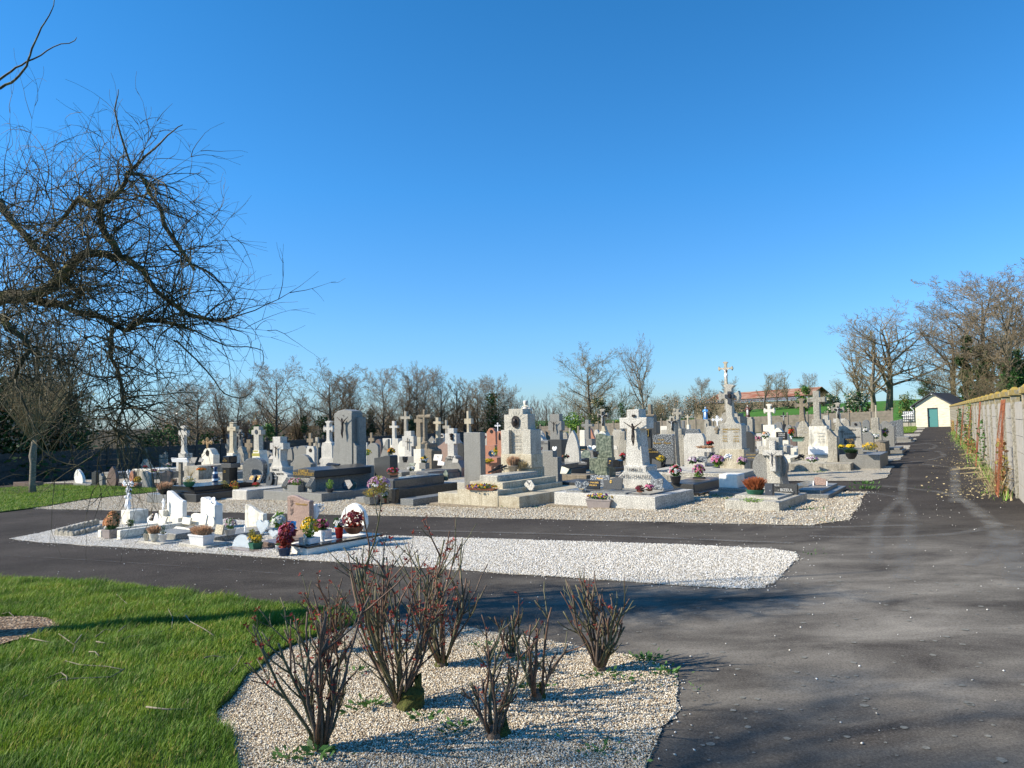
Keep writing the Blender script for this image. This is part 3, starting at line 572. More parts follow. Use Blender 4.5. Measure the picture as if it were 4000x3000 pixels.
# --- T3 Tolbon
t = Mon('family_tomb', 'large grey granite tomb, coffin shaped ledger on scrolled consoles, tall crucifix stele behind', 'tomb', '3', 480, 1522, th=36)
t.p('plinth', 'box', 95, 850, 1402, None, 2.9, 'grey_granite', 0); t.p('step', 'box', 400, 690, 1215, None, 2.1, 'grey_granite', .28, sup=False)
def console(m, x0, x1, yt, yb, yo, mat):
    a, b = m.lx(x0, yo), m.lx(x1, yo); zt, zb = m.lz(x0, yt, yo), m.lz(x0, yb, yo); h = zt-zb; mb = MB(); w = (b-a)
    pr = [(.5, 1.0), (.42, .98), (.3, .8), (.12, .62), (0, .5), (-.02, .4), (.05, .32), (.16, .3), (.2, .24), (.14, .2), (.14, 0), (.5, 0)]
    pts = [(y*h*.9, z*h) for y, z in pr]; n = len(pts); V = [(-w/2, y, z) for y, z in pts]+[(w/2, y, z) for y, z in pts]
    mb.add(V, [tuple(range(n)), tuple(range(2*n-1, n-1, -1))]+[(i, (i+1) % n, (i+1) % n+n, i+n) for i in range(n)])
    for k in (-.28, 0, .28): mb.tube([(k*w, y*h*.9-.006, z*h) for y, z in pr[1:8]], w*.09, 5)
    mb.build('console', mat, m.r, ((a+b)/2, yo, zb), bevel=.006)
console(t, 325, 385, 1215, 1402, .12, 'grey_granite'); console(t, 640, 700, 1215, 1402, .12, 'grey_granite')
t.p('ledger', 'gable', 470, 762, 1085, 1215, 1.95, 'dark_granite', .3, r=.28, bev=.02); t.text('FAMILLE', 552, 678, 1130, 'gold', .3); t.text('TOLBON-JEUSSET', 480, 752, 1168, 'gold', .3)
t.p('stele_foot', 'box', 985, 1345, 1065, None, .55, 'grey_granite', 2.3, sup=False); t.p('stele_wing', 'taper', 990, 1310, 800, 1075, .3, 'grey_granite', 2.38, t=.93); t.p('stele', 'gable', 1012, 1245, 330, 1070, .42, 'grey_granite', 2.33, r=.07, bev=.015); t.p('cap', 'gable', 1040, 1243, 328, 385, .36, 'grey_granite', 2.36, r=.45)
t.p('stele_rear', 'box', 1240, 1342, 432, 1070, .26, 'grey_granite', 2.5, sup=False); t.p('stele_side', 'slope', 1262, 1304, 760, 1070, .3, 'grey_granite', 2.36, r=.15)
t.cruc(1058, 1208, 425, 705, 'bronze', 2.3); t.text('INRI', 1120, 1142, 410, 'bronze', 2.33)
# --- arched grey stone right behind it
simple('plain grey granite headstone with a shouldered arched top right behind the gold lettered tomb front', '3', 17.0, [('stone', 'shoulder', 445, 730, 915, None, .16, 'grey_granite', dict(r=.25))], x=590)
# --- white cross on tall pedestal
simple('white cross with flared ends on a tall pedestal left of the tall crucifix stele', '3', 19.0, [('pedestal', 'cut', 845, 988, 760, None, .45, 'white_granite', dict(r=.1)), ('base', 'box', 832, 1000, 960, None, .55, 'white_granite', dict(yo=-.06)), ('cross', 'cross', 868, 996, 476, 770, .14, 'white_granite', dict(yo=.14, pw=.32, ac=.36, at=.13, flare=1.1, ff=2.6))], 'cross_monument', 'grave cross')
# --- T4 dark tomb
t = Mon('family_tomb', 'long dark polished two tier tomb with a plain dark headstone, right of the crucifix stele', 'tomb', '4', 130, 1585, th=35)
t.p('plinth', 'box', -370, 385, 1560, None, 2.4, 'concrete_brown', 0); t.p('front_slab', 'box', -370, -180, 1470, None, .34, 'grey_granite', .04); t.p('front_slab', 'box', 210, 380, 1490, None, 1.6, 'blue_granite', .04)
t.p('step', 'box', -150, 170, 1362, None, 2.15, 'dark_granite', .3); t.p('ledger', 'box', -60, 128, 1232, None, 1.8, 'polished_grey', .42, bev=.03); t.p('stone', 'slope', -130, 78, 922, None, .3, 'dark_granite', 2.5, flip=True, r=.08)
# --- T5 stepped tomb with monument
t = Mon('family_tomb', 'large stepped beige granite tomb with a tall rayed monument carrying a bronze head medallion', 'tomb', '4', 1190, 1606, th=37)
t.p('plinth', 'box', 585, 1795, 1582, None, 2.9, 'concrete_brown', 0); t.p('step', 'box', 698, 1755, 1435, None, 2.65, 'beige_granite', .1); t.p('step', 'box', 948, 1475, 1372, None, 2.4, 'beige_granite', .085)
t.p('step', 'box', 1110, 1540, 1272, None, 2.0, 'beige_granite', .45); t.p('ledger', 'box', 1232, 1476, 1185, None, 1.5, 'pale_granite', .62, bev=.02); t.p('groove', 'box', 1028, 1385, 1462, 1470, .01, 'concrete_brown', .078, sup=False)
t.p('base', 'box', 1525, 1920, 1080, None, .5, 'beige_granite', 2.15, sup=False); t.p('stele_wing', 'box', 1518, 1625, 598, 1090, .42, 'pale_granite', 2.1, bev=.01); t.p('stele_wing', 'box', 1798, 1905, 590, 1090, .42, 'pale_granite', 2.1, bev=.01); t.p('stele', 'step', 1560, 1870, 322, 1085, .3, 'pale_granite', 2.2, s=.905)
t.p('course', 'box', 1515, 1912, 908, 1085, .46, 'beige_granite', 2.09, sup=False)
a = t.lx(1712, 2.19); z_ = t.lz(1712, 490, 2.19); mb = MB(); mb.prism([(x*.9, z) for x, z in arcpts(0, 0, .13, .15, 22.5, 337.5+22.5, 8)[:-1]], -.02, 0); md = mb.build('medallion', 'bronze', t.r, (a, 2.19, z_)); mb = MB(); mb.ball((0, -.03, .01), .06, 10, 8, sc=(.8, .7, 1.1)); mb.ball((0, -.02, -.02), .085, 10, 6, sc=(.8, .5, .9)); h_ = mb.build('head_relief', 'bronze', md, smooth=True)
mb = MB()
for k in range(16):
    an = 2*pi*k/16; r0, r1 = .17, .3 if k % 2 else .24; mb.tube([(r0*math.cos(an), -.004, r0*1.1*math.sin(an)), (r1*math.cos(an), -.004, r1*1.15*math.sin(an))], [.006, .002], 4)
mb.build('rays', 'stone_white', t.r, (a, 2.195, z_))
for i, (tx, yy) in enumerate((('FAMILLE', 670), ('DEROUET', 715), ('LEBRETON', 745), ('MARIE 1902', 800), ('JEAN 1931', 840))): t.text(tx, 1680, 1765, yy, 'concrete_old', 2.19)
# urn and broken column piece of another monument seen over the stepped stone
t = Mon('broken_column', 'white broken column with a carved urn rising behind the tall rayed monument', 'monument', '4', 1845, v=20.5); t.p('shaft', 'box', 1830, 1870, 370, None, .16, 'grey_granite', .1, sup=False); a = t.lx(1838, 0); z0 = t.lz(1838, 380, 0); z1 = t.lz(1838, 215, 0); h = z1-z0
mb = MB(); mb.lathe([(.16*h, 0), (.28*h, .15*h), (.3*h, .35*h), (.16*h, .5*h), (.1*h, .62*h), (.16*h, .72*h), (.2*h, .95*h), (.12*h, 1*h)], n=12); mb.build('urn', 'white_stained', t.r, (a, .05, z0), smooth=True); mb = MB(); mb.tube([(-.05*h, 0, .12*h), (.6*h, -.1*h, .28*h)], [.15*h, .17*h], 10); mb.tube([(-.3*h, 0, .2*h), (-.26*h, 0, .5*h), (0, 0, .62*h), (.25*h, 0, .55*h), (.45*h, 0, .4*h)], .04*h, 6); mb.build('column_piece', 'white_stained', t.r, (a, .0, z0), smooth=True)
# --- plain block left of it, and grey stone right
t = simple('tall plain rectangular grey granite block standing left of the stepped tomb', '4', 15.6, [('stone', 'box', 1030, 1247, 628, None, .2, 'grey_granite', dict(sup=False))], x=1140, th=36)
t = Mon('grave', 'grey granite kerb with a tilted oval plaque between the dark tomb and the stepped tomb', 'grave', '4', 950, 1395, th=36); t.p('kerb', 'box', 740, 1050, 1272, None, .9, 'pale_granite', .1); t.p('step', 'box', 815, 1010, 1370, None, .3, 'grey_granite', -.2)
t = Mon('headstone', 'plain grey headstone with a low right shoulder, between stepped tomb and huge white cross', 'gravestone', '5', 290, 1350, th=36); t.p('stone', 'step', 132, 428, 866, 1272, .2, 'grey_granite', .1, s=.8); t.p('base', 'box', 160, 398, 1268, None, .5, 'grey_granite', 0, sup=False); t.p('ledger', 'box', 400, 790, 1275, None, 1.2, 'dark_granite', .3); t.p('step', 'box', 440, 800, 1180, None, .6, 'concrete_brown', 1.6)
# --- T6 Gatel
t = Mon('cross_monument', 'huge white granite cross with a large bronze crucifix and dark lettering on a wide slab', 'grave cross', '5', 1010, 1622, th=38)
t.p('plinth', 'box', 275, 1745, 1605, None, 1.9, 'concrete_brown', 0, bev=.01); t.p('step', 'box', 380, 1690, 1432, None, 1.65, 'white_granite', .1); t.p('ledger', 'box', 530, 1310, 1392, None, 1.4, 'blue_granite', .26, bev=.01); t.p('ledger', 'box', 1315, 1620, 1418, None, 1.3, 'polished_grey', .33)
t.p('base', 'roof', 1080, 1795, 1055, None, .45, 'white_granite', 1.15, t=.42, b=.42, sup=False, bev=.02); t.p('cross', 'cross', 1230, 1590, 330, 1062, .3, 'white_granite', 1.22, pw=.46, ac=.245, at=.205, foot=1.42, bev=.015)
t.cruc(1290, 1535, 490, 800, 'bronze', 1.19); t.p('title_plate', 'box', 1383, 1427, 397, 427, .02, 'bronze', 1.205, sup=False, bev=.002); t.text('FAMILLE', 1326, 1507, 1110, 'letter_grey', 1.14); t.text('GATEL-CHAUSSÉE', 1210, 1636, 1200, 'letter_grey', 1.14)
# --- T7 dark tomb right
t = Mon('grave', 'dark polished granite ledger tomb with red flowers, right of the huge white cross', 'grave', '6', 430, 1458, th=36); t.p('plinth', 'box', 120, 600, 1400, None, 2.3, 'black_granite', .1, bev=.01); t.p('ledger', 'box', 145, 535, 1290, None, 2.0, 'dark_granite', .2, bev=.02); t.p('step', 'box', 415, 740, 1232, None, .6, 'brown_granite', 1.35)
# --- white blank stone
t = Mon('grave', 'blank white stone block on a low grey granite base, left of the rust red heather', 'grave', '6', 960, 1460, th=34); t.p('base', 'box', 725, 1215, 1402, None, 1.7, 'grey_granite', 0); t.p('step', 'box', 845, 1200, 1352, None, 1.4, 'grey_granite', .15); t.p('stone', 'box', 855, 1100, 1172, 1354, .5, 'white_marble', .25, sup=False, bev=.02)
# --- T8 speckled cross
t = Mon('cross_monument', 'pale speckled granite cross with a silver crucifix before a half disc, planted kerb below', 'grave cross', '6', 1320, 1645, th=36)
t.p('kerb', 'box', 930, 1640, 1515, None, 1.75, 'pale_granite', 0); t.p('ledger', 'slope', 1060, 1620, 1445, 1515, 1.4, 'pale_granite', .35, r=.3, sup=True)
t.p('disc', 'disc', 1290, 1735, 860, 1260, .16, 'grey_granite', 1.9); t.p('base', 'ogee', 1330, 1800, 1150, None, .4, 'grey_granite', 1.8, t=.45, sup=False); t.p('stone', 'cross', 1365, 1735, 695, None, .24, 'pale_granite', 1.78, pw=.47, ac=.2, at=.13); t.p('cross', 'cross', 1418, 1684, 735, 1135, .1, 'white_granite', 1.66, pw=.3, ac=.4, at=.17)
t.cruc(1478, 1622, 880, 1072, 'slate', 1.63); t.p('tablet', 'box', 1470, 1870, 1290, 1440, .08, 'dark_granite', 1.3, sup=False, tilt=8); t.text('- BIZEUL', 1620, 1815, 1375, 'white_letter', 1.27); t.text('FAMILLE', 1530, 1640, 1312, 'white_letter', 1.27)
# --- T9 steps with butterfly
t = Mon('grave', 'low stepped grey grave with a butterfly shaped plaque, right end of the front row', 'grave', '7', 560, 1560, th=33); t.p('base', 'box', 690, 790, 1560, None, .4, 'beige_granite', 0, sup=False); t.p('plinth', 'box', 370, 785, 1495, None, 2.0, 'blue_granite', .08); t.p('step', 'box', 375, 700, 1440, None, 1.7, 'grey_granite', .25); t.p('ledger', 'box', 310, 520, 1385, None, 1.3, 'polished_grey', .9)
t = Mon('grave_plaque', 'rough butterfly shaped stone plaque held on two little brackets', 'plaque', '7', 680, v=15.6); P = hit(*PX('7', 685, 1385)); t.r.location = P; t.O = P; t.p('plate', 'wave', 597, 752, 1268, 1378, .03, 'pink_granite', 0, r=.25, tilt=12)
mb = MB()
for x in (-.14, .12): mb.tube([(x, -.03, 0), (x, .02, .09)], .012, 5)
mb.build('bracket', 'white_paint', t.r)
# ================================================================ CHILDREN'S STRIP
t = Mon('grave_edging', 'low scalloped concrete edging around an empty plot at the left end of the strip', 'edging', '9', 300, 730, th=52)
def scallops(m, pts, r, h, mat):
    mb = MB()
    for (x0, y0), (x1, y1) in pts:
        L = math.hypot(x1-x0, y1-y0); n = max(1, round(L/(2*r))); dx, dy = (x1-x0)/n, (y1-y0)/n; a = math.atan2(dy, dx)
        for i in range(n):
            cx, cy = x0+dx*(i+.5), y0+dy*(i+.5); pr = [(-L/n/2, 0), (L/n/2, 0)]+arcpts(0, h*.55, L/n/2*.98, h*.45, 0, 180, 6); k = len(mb.v); mb.prism(pr, -.025, .025)
            for j in range(k, len(mb.v)): x, y, z = mb.v[j]; mb.v[j] = (cx+x*math.cos(a)-y*math.sin(a), cy+x*math.sin(a)+y*math.cos(a), z)
    return mb.build('scalloped_tiles', mat, m.r, bevel=.004)
g0, g1, g2, g3 = [ground(*PX('9', *q)) for q in ((195, 715), (412, 728), (740, 650), (690, 590))]
t.r.location = g0; t.r.rotation_euler = (0, 0, 0); L_ = [tuple((g-g0)[:2]) for g in (g0, g1, g2, g3)]; scallops(t, [(L_[0], L_[1]), (L_[1], L_[2]), (L_[3], L_[0])], .085, .115, 'concrete_old')
STH = 37
t = Mon('grave', 'white stone kerb grave holding a taupe planter, before the ornate white iron cross', 'child grave', '9', 812, 755, th=STH)
t.p('kerb', 'box', 683, 722, 652, None, 1.3, 'stone_white', 0, bev=.01); t.p('kerb', 'box', 903, 944, 655, None, 1.35, 'stone_white', 0, bev=.01); t.p('kerb', 'box', 722, 903, 735, None, .08, 'stone_white', .02); t.p('ledger', 'box', 724, 901, 690, None, 1.2, 'stone_white', .3)
t = Mon('cross_monument', 'ornate white cast iron cross with kneeling figures on a square stained stone pedestal', 'grave cross', '9', 1000, 585, th=STH)
t.p('pedestal', 'box', 950, 1055, 425, None, .38, 'white_stained', 0, sup=False, bev=.01); t.iron(988, 1082, -45, 428, 'white_paint', .17, name='cast_cross')
a = t.lx(1040, .17); zb = t.lz(1040, 428, .17); H_ = t.lz(1040, -45, .17)-zb; mb = MB(); random.seed(3)
for i in range(46): z = random.random()**1.3*.62; w = .075*(1-z*.8); mb.ball((random.uniform(-w, w), random.uniform(-.03, .03), z*H_), random.uniform(.02, .034), 6, 4)
for sx in (-1, 1): mb.tube([(sx*.05, 0, 0), (sx*.045, -.02, .12*H_), (sx*.03, -.01, .3*H_)], [.03, .035, .02], 7); mb.ball((sx*.03, -.01, .34*H_), .022, 8, 6)
mb.build('cast_ornaments', 'white_paint', t.r, (a, .16, zb), smooth=True)
def plaque(label, z, x0, x1, yt, yb, shape='box', mat='white_marble', tilt=18, dep=.03, v=None, text=None, tm='gold', th=None, motif=None, name='grave_plaque', **k):
    P = hit(*PX(z, (x0+x1)/2, yb)) if v is None else at_v(PX(z, (x0+x1)/2, yb)[0], v)
    t = Mon(name, label, 'plaque', z, (x0+x1)/2, v=v or 15, th=th or 34); 
    if v is not None: P.z = z_at(*PX(z, (x0+x1)/2, yb), P.y)
    t.O = P.copy(); t.r.location = P; o = t.p('plate', shape, x0, x1, yt, yb+.01, dep, mat, 0, bev=.004, tilt=tilt, **k)
    w, h = t.last[3], t.last[4]
    for tx, f, s in (text or []): m = text_mesh(tx); sc = w*s/m['w']; inst(m, 'inscription', tm, o, (0, -.003, h*f), (sc, sc, .02), (R(90), 0, 0))
    if motif:
        mb = MB(); kind, mm, fx, fz, s = motif; s *= w
        if kind == 'bird': mb.add([(0, 0, 0), (-s, 0, s*.9), (-s*.35, 0, s*.9), (s*.1, 0, .2*s), (s*.7, 0, s*.8), (s*.4, 0, .1*s), (s*.2, 0, -.5*s)], [(0, 1, 2, 3), (0, 3, 4, 5), (0, 5, 6)])
        elif kind == 'oval': mb.prism(arcpts(0, 0, s*.7, s, 0, 350, 12), -.006, .0); mb.ball((0, -.006, .1*s), s*.4, 8, 6)
        elif kind == 'rose':
            for i in range(6): mb.ball((random.uniform(-s, s)*.6, -.004, random.uniform(-s, s)), s*.35, 6, 4, sc=(1, .4, 1))
            mb.tube([(0, -.004, -s*1.6), (s*.2, -.008, 0), (0, -.004, s*1.5)], s*.12, 4)
        elif kind == 'bear': mb.ball((0, -.01, 0), s, 8, 6, sc=(1, .6, 1.2)); mb.ball((0, -.012, s*1.6), s*.75, 8, 6, sc=(1, .6, 1)); mb.ball((-s*.6, -.01, s*2.2), s*.3, 6, 4); mb.ball((s*.6, -.01, s*2.2), s*.3, 6, 4); mb.ball((-s*.9, -.01, -.8*s), s*.4, 6, 4); mb.ball((s*.9, -.01, -.8*s), s*.4, 6, 4)
        mb.build('motif', mm, o, (w*fx, -.004, h*fz))
    mb = MB(); mb.box((0, dep+.03, .012), (w*.4, .06, .024)); mb.build('foot', mat, t.r); return t
def statue_child(label, z, x, yb, yt, mat='white_paint'):
    P = hit(*PX(z, x, yb)); t = Mon('cherub_statue', label, 'statuette', z, x, v=9); t.O = P.copy(); t.r.location = P; h = t.lz(x, yt, 0)
    J = [(0, 0, .5, .1, .09), (0, 0, .62, .12, .1), (0, 0, .74, .1, .08), (0, -.02, .82, .05, .05), (.01, -.03, .9, .1, .1), (-.12, 0, .74, .04, .04), (-.15, -.1, .6, .035, .035), (-.04, -.16, .66, .03, .03), (.12, 0, .74, .04, .04), (.16, -.06, .58, .035, .035), (.05, -.14, .62, .03, .03), (-.07, 0, .36, .07, .07), (-.09, -.04, .18, .05, .05), (-.08, -.04, .0, .05, .06), (.07, 0, .36, .07, .07), (.05, -.1, .2, .05, .05), (.1, -.02, .02, .05, .05)]
    E = [(0, 1), (1, 2), (2, 3), (3, 4), (2, 5), (5, 6), (6, 7), (2, 8), (8, 9), (9, 10), (0, 11), (11, 12), (12, 13), (0, 14), (14, 15), (15, 16)]
    global CH
    if 'CH' not in globals(): CH = skin_mesh('cherub_body', J, E)
    inst(CH, 'body', mat, t.r, (0, 0, 0), (h, h, h)); return t
# grave 2
t = Mon('child_grave', 'child grave with a white headstone rising to a rounded peak, beside a small child statue', 'child grave', '9', 1275, 815, th=STH)
t.p('front_slab', 'box', 1142, 1408, 790, None, .45, 'pale_granite', 0); t.p('ledger', 'box', 1330, 1585, 680, None, 1.05, 'grey_granite', .36, bev=.01); t.p('base', 'box', 1462, 1612, 500, None, .3, 'stone_white', 1.5, sup=False); t.p('stone', 'slope', 1478, 1662, 200, 505, .09, 'white_marble', 1.55, r=.36, bev=.015); t.p('pedestal', 'box', 1385, 1440, 425, None, .16, 'stone_white', 1.45, sup=True)
statue_child('small white child statue on a stone pedestal beside the peaked white headstone', '9', 1446, 426, 268)
plaque('white tilted plaque with a brown teddy bear motif near the ornate iron cross', '9', 1225, 1362, 450, 592, 'hex', 'white_marble', 22, motif=('bear', 'bronze', -.05, .55, .1), v=8.9)
plaque('small square white plaque at the foot of the peaked white headstone', '9', 1365, 1450, 490, 590, 'box', 'stone_white', 20, v=8.7)
plaque('open oval white plaque lying with two dark slots and a resting angel', '9', 1535, 1735, 590, 655, 'wave', 'stone_white', 60, v=8.2)
# grave 3
t = Mon('child_grave', 'child grave with a white headstone topped by a lying cherub, white trough in front', 'child grave', '9', 1770, 858, th=STH)
t.p('front_slab', 'box', 1612, 1930, 818, None, .45, 'pale_granite', 0); t.p('ledger', 'box', 1800, 2030, 720, None, 1.1, 'grey_granite', .4, bev=.01); t.p('stone', 'slope', 1865, 2035, 275, None, .16, 'white_marble', 1.45, r=.22, bev=.015)
z0 = t.lz(2010, 345, 1.5); a = t.lx(2010, 1.5); mb = MB(); mb.ball((-.13, 0, .05), .035, 8, 6); mb.tube([(-.1, 0, .03), (0, 0, .04), (.1, 0, .02), (.16, 0, -.03)], [.03, .04, .035, .02], 8); mb.tube([(-.08, -.02, .05), (-.02, -.05, .06), (.05, -.04, .01)], .014, 6); mb.ball((0, .02, .08), .05, 8, 5, sc=(1.3, .3, .8)); mb.build('lying_cherub', 'white_paint', t.r, (a, 1.5, z0), smooth=True)
plaque('large white plaque with cut corners and a dark slot left of the cherub headstone', '9', 1738, 1920, 458, 590, 'cut', 'stone_white', 14, v=8.8, r=.15); plaque('small white tilted plaque carrying a carved cloud left of the cherub headstone', '9', 1645, 1740, 505, 585, 'box', 'stone_white', 14, v=8.7)
plaque('leaf shaped pale plaque leaning on the side of the cherub headstone', '9', 1950, 2020, 495, 612, 'leaf', 'stone_white', 8, v=8.35)
plaque('small open book plaque with yellowed pages by the white trough', '9', 2025, 2115, 588, 700, 'box', 'beige_granite', 12, v=7.85)
# grave 4
t = Mon('child_grave', 'child grave with a weathered white headstone sloping down to the right over a brown slab', 'child grave', 'a', 270, 900, th=STH)
t.p('front_slab', 'box', 92, 420, 880, None, .4, 'brown_granite', 0); t.p('ledger', 'box', -130, 95, 740, None, 1.0, 'grey_granite', .5); t.p('ledger', 'box', 480, 680, 790, None, .8, 'brown_granite', .38); t.p('stone', 'slope', 312, 525, 360, None, .08, 'white_stained', 1.5, r=.33)
plaque('arched clear glass plaque with etched flowers on the brown slab', 'a', 165, 362, 702, 848, 'arch', 'frosted_glass', 10, r=.9); plaque('heart shaped clear glass plaque with a small dark angel', 'a', 425, 572, 535, 700, 'heart', 'frosted_glass', 8, v=7.9); plaque('second clear glass heart leaning below the first one', 'a', 575, 690, 650, 740, 'heart', 'frosted_glass', 8, v=7.6)
statue_child('white angel statuette sitting left of the glass heart', 'a', 318, 680, 585)
# grave 5
t = Mon('child_grave', 'pink granite headstone with two carved birds among the white child graves', 'child grave', 'a', 920, 690, v=8.7, th=STH)
t.p('stone', 'wave', 797, 1060, 255, None, .09, 'pink_granite', r=.1, bev=.015)
for zz in (335, 435):
    a = t.lx(855, 0); z0 = t.lz(855, zz, 0); s = .055; mb = MB(); mb.add([(-.2*s, 0, -.6*s), (-.7*s, 0, 1.3*s), (0, 0, .3*s), (.9*s, 0, 1.2*s), (.45*s, 0, .1*s), (1.0*s, 0, .1*s), (.3*s, 0, -.5*s), (-.2*s, 0, -1.1*s), (-.6*s, 0, -.9*s)], [(0, 1, 2), (2, 3, 4), (0, 2, 4, 6), (4, 5, 6), (0, 6, 7, 8)]); mb.build('carved_bird', 'brown_granite', t.r, (a, -.006, z0))
t.text('Notre enfant', 895, 1030, 352, 'gold', -.002, True)
# grave 6 big white one
t = Mon('child_grave', 'white veined marble child grave with dark trim and a split round white headstone', 'child grave', 'a', 940, 938, th=39)
t.p('kerb', 'box', 848, 1028, 850, None, 1.27, 'white_marble', 0); t.p('ledger', 'box', 838, 1034, 828, 850, 1.32, 'black_granite', -.01, sup=True); t.p('panel', 'box', 850, 1000, 806, 828, 1.17, 'white_marble', .06, sup=True)
def disc_half(m, x0, x1, yt, yb, side, yo):
    a, b = m.lx(x0, yo), m.lx(x1, yo); zt, zb = m.lz((x0+x1)/2, yt, yo), m.lz((x0+x1)/2, yb, yo); w, h = b-a, zt-zb; mb = MB()
    if side < 0: pr = [(0, 0), (w*.7, 0), (w, h), (w*.55, h*.8), (w*.2, h*.5), (0, h*.2)]
    else: pr = [(0, 0), (w*.9, 0), (w, h*.25), (w*.98, h*.5), (w*.85, h*.75), (w*.62, h*.94), (w*.38, h), (w*.12, h*.9), (0, h*.8)]
    mb.prism(pr, 0, .08); mb.build('stone_half', 'white_marble', m.r, (a, yo, zb), bevel=.01)
disc_half(t, 1400, 1478, 378, 640, -1, 1.12); disc_half(t, 1480, 1698, 343, 650, 1, 1.09)
# ================================================================ LEFT SMALL STELAE
S = simple
S('small white marble headstone shaped like a wave, leftmost of the little stelae behind the lawn', '1', None, [('base', 'box', 678, 840, 922, None, .5, 'grey_granite', dict(sup=False)), ('stone', 'leaf', 693, 772, 788, 924, .12, 'white_marble', dict(yo=.12, q=-.5))], x=755, y=950)
S('narrow dark green headstone second from the left behind the lawn', '1', None, [('stone', 'slope', 848, 888, 805, None, .18, 'dark_granite', dict(flip=True, r=.1))], x=870, y=950)
S('narrow grey headstone beside the narrow dark green one', '1', None, [('stone', 'wave', 917, 948, 830, None, .15, 'grey_granite')], x=935, y=950)
S('brown granite leaf shaped headstone behind the lawn', '1', None, [('stone', 'leaf', 983, 1072, 762, None, .12, 'brown_granite', dict(q=.25))], x=1025, y=955)
S('small pink headstone half hidden by the ornate iron cross', '1', None, [('stone', 'arch', 1197, 1236, 806, None, .12, 'salmon_granite'), ('base', 'box', 1130, 1260, 925, None, .4, 'salmon_granite', dict(yo=-.1, sup=False))], x=1215, y=952)
S('wavy grey speckled headstone right of the yellow flower pot behind the lawn', '1', None, [('stone', 'wave', 1315, 1400, 808, None, .13, 'grey_granite', dict(r=.15))], x=1360, y=957)
S('dark fluted headstone behind the lawn beside the wooden name board', '1', None, [('stone', 'wave', 1482, 1578, 800, None, .13, 'brown_granite', dict(r=.15, flip=True))], x=1530, y=955)
S('low brown stone kerb left of the small stelae by the pollarded tree', '1', None, [('kerb', 'box', 122, 265, 912, None, .6, 'brown_granite', dict(sup=False))], 'grave', 'grave', x=195, y=962)
# ================================================================ ROW 2 AND BEYOND, LEFT
LG = (.9, 1.9, .3, 'concrete_old', 'grey_granite')
S('dark weathered tall stone cross against the dark wall, near the left edge', '1', 25.5, [('pedestal', 'step', 1108, 1160, 655, None, .35, 'stone_white'), ('cross', 'cross', 1135, 1195, 475, 700, .14, 'concrete_old', dict(yo=.3, pw=.45, ac=.22, at=.15))], 'cross_monument', 'grave cross', x=1135)
S('low white headstone with an arched crest against the dark wall on the left', '1', 23.5, [('stone', 'shoulder', 1302, 1392, 695, None, .14, 'pale_granite', dict(r=.3))], x=1350, led=(1.5, 2.0, .32, 'concrete_old', 'grey_granite'))
S('dark mossy rectangular headstone in tree shade by the dark wall', '1', 26.5, [('stone', 'step', 1292, 1352, 598, None, .15, 'concrete_brown')], x=1325)
S('grey shaded headstone with a small cross on its right shoulder by the dark wall', '1', 25.5, [('stone', 'box', 1472, 1535, 655, None, .15, 'concrete_old', dict(sup=False)), ('small_cross', 'cross', 1518, 1548, 625, 675, .05, 'concrete_old', dict(yo=.04))], x=1505)
t = S('tall white cross with trefoil arms on a stepped white pedestal above the wooden name board', '2', 22.8, [('pedestal', 'step', 460, 600, 900, None, .42, 'white_granite', dict(s=.8)), ('cross', 'cross', 490, 603, 538, 905, .16, 'white_granite', dict(yo=.1, pw=.34, ac=.27, at=.12, flare=1, ff=2.2))], 'cross_monument', 'grave cross', x=535, led=LG)
t = S('cream rounded memorial with a dark oval portrait and a rusty gold iron cross above', '2', 23.0, [('stone', 'shoulder', 785, 938, 832, None, .35, 'stone_white', dict(r=.22))], 'headstone', 'gravestone', x=860); t.iron(808, 920, 712, 838, 'iron_gold', .15)
t.p('portrait', 'round', 838, 880, 855, 935, .02, 'bronze', -.02); t.p('ledger', 'box', 560, 750, 1062, None, 2.0, 'concrete_old', -2.1, sup=True)
S('tall beige cross with square arms on a white pedestal behind the black pillar', '2', 23.0, [('pedestal', 'roof', 1103, 1200, 897, None, .38, 'white_stained', dict(t=.8, b=.9)), ('cross', 'cross', 1115, 1228, 495, 905, .2, 'beige_granite', dict(yo=.08, pw=.42, ac=.21, at=.12, flare=.6, ff=1.7))], 'cross_monument', 'grave cross', x=1150, led=LG)
S('slim grey cross with a dark crucifix behind the tall beige cross', '2', 28.5, [('pedestal', 'shoulder', 1235, 1335, 815, None, .3, 'concrete_old', dict(r=.3)), ('cross', 'cross', 1240, 1325, 592, 822, .1, 'grey_granite', dict(yo=.1, pw=.4, ac=.3, at=.16, flare=.6, ff=1.9)), ('crucifix', 'cross', 1255, 1310, 620, 720, .04, 'black_iron', dict(yo=.05, pw=.22, at=.12))], 'cross_monument', 'grave cross', x=1285)
S('plain brown stone cross before the dark wall', '2', 29.5, [('cross', 'cross', 1345, 1445, 720, None, .14, 'concrete_brown', dict(pw=.5, ac=.2, at=.15))], 'grave_cross', 'grave cross', x=1395)
S('small grey cross half hidden behind the tall beige cross', '2', 29.5, [('cross', 'cross', 1098, 1160, 712, None, .12, 'concrete_old', dict(pw=.5, ac=.25, at=.15))], 'grave_cross', 'grave cross', x=1125)
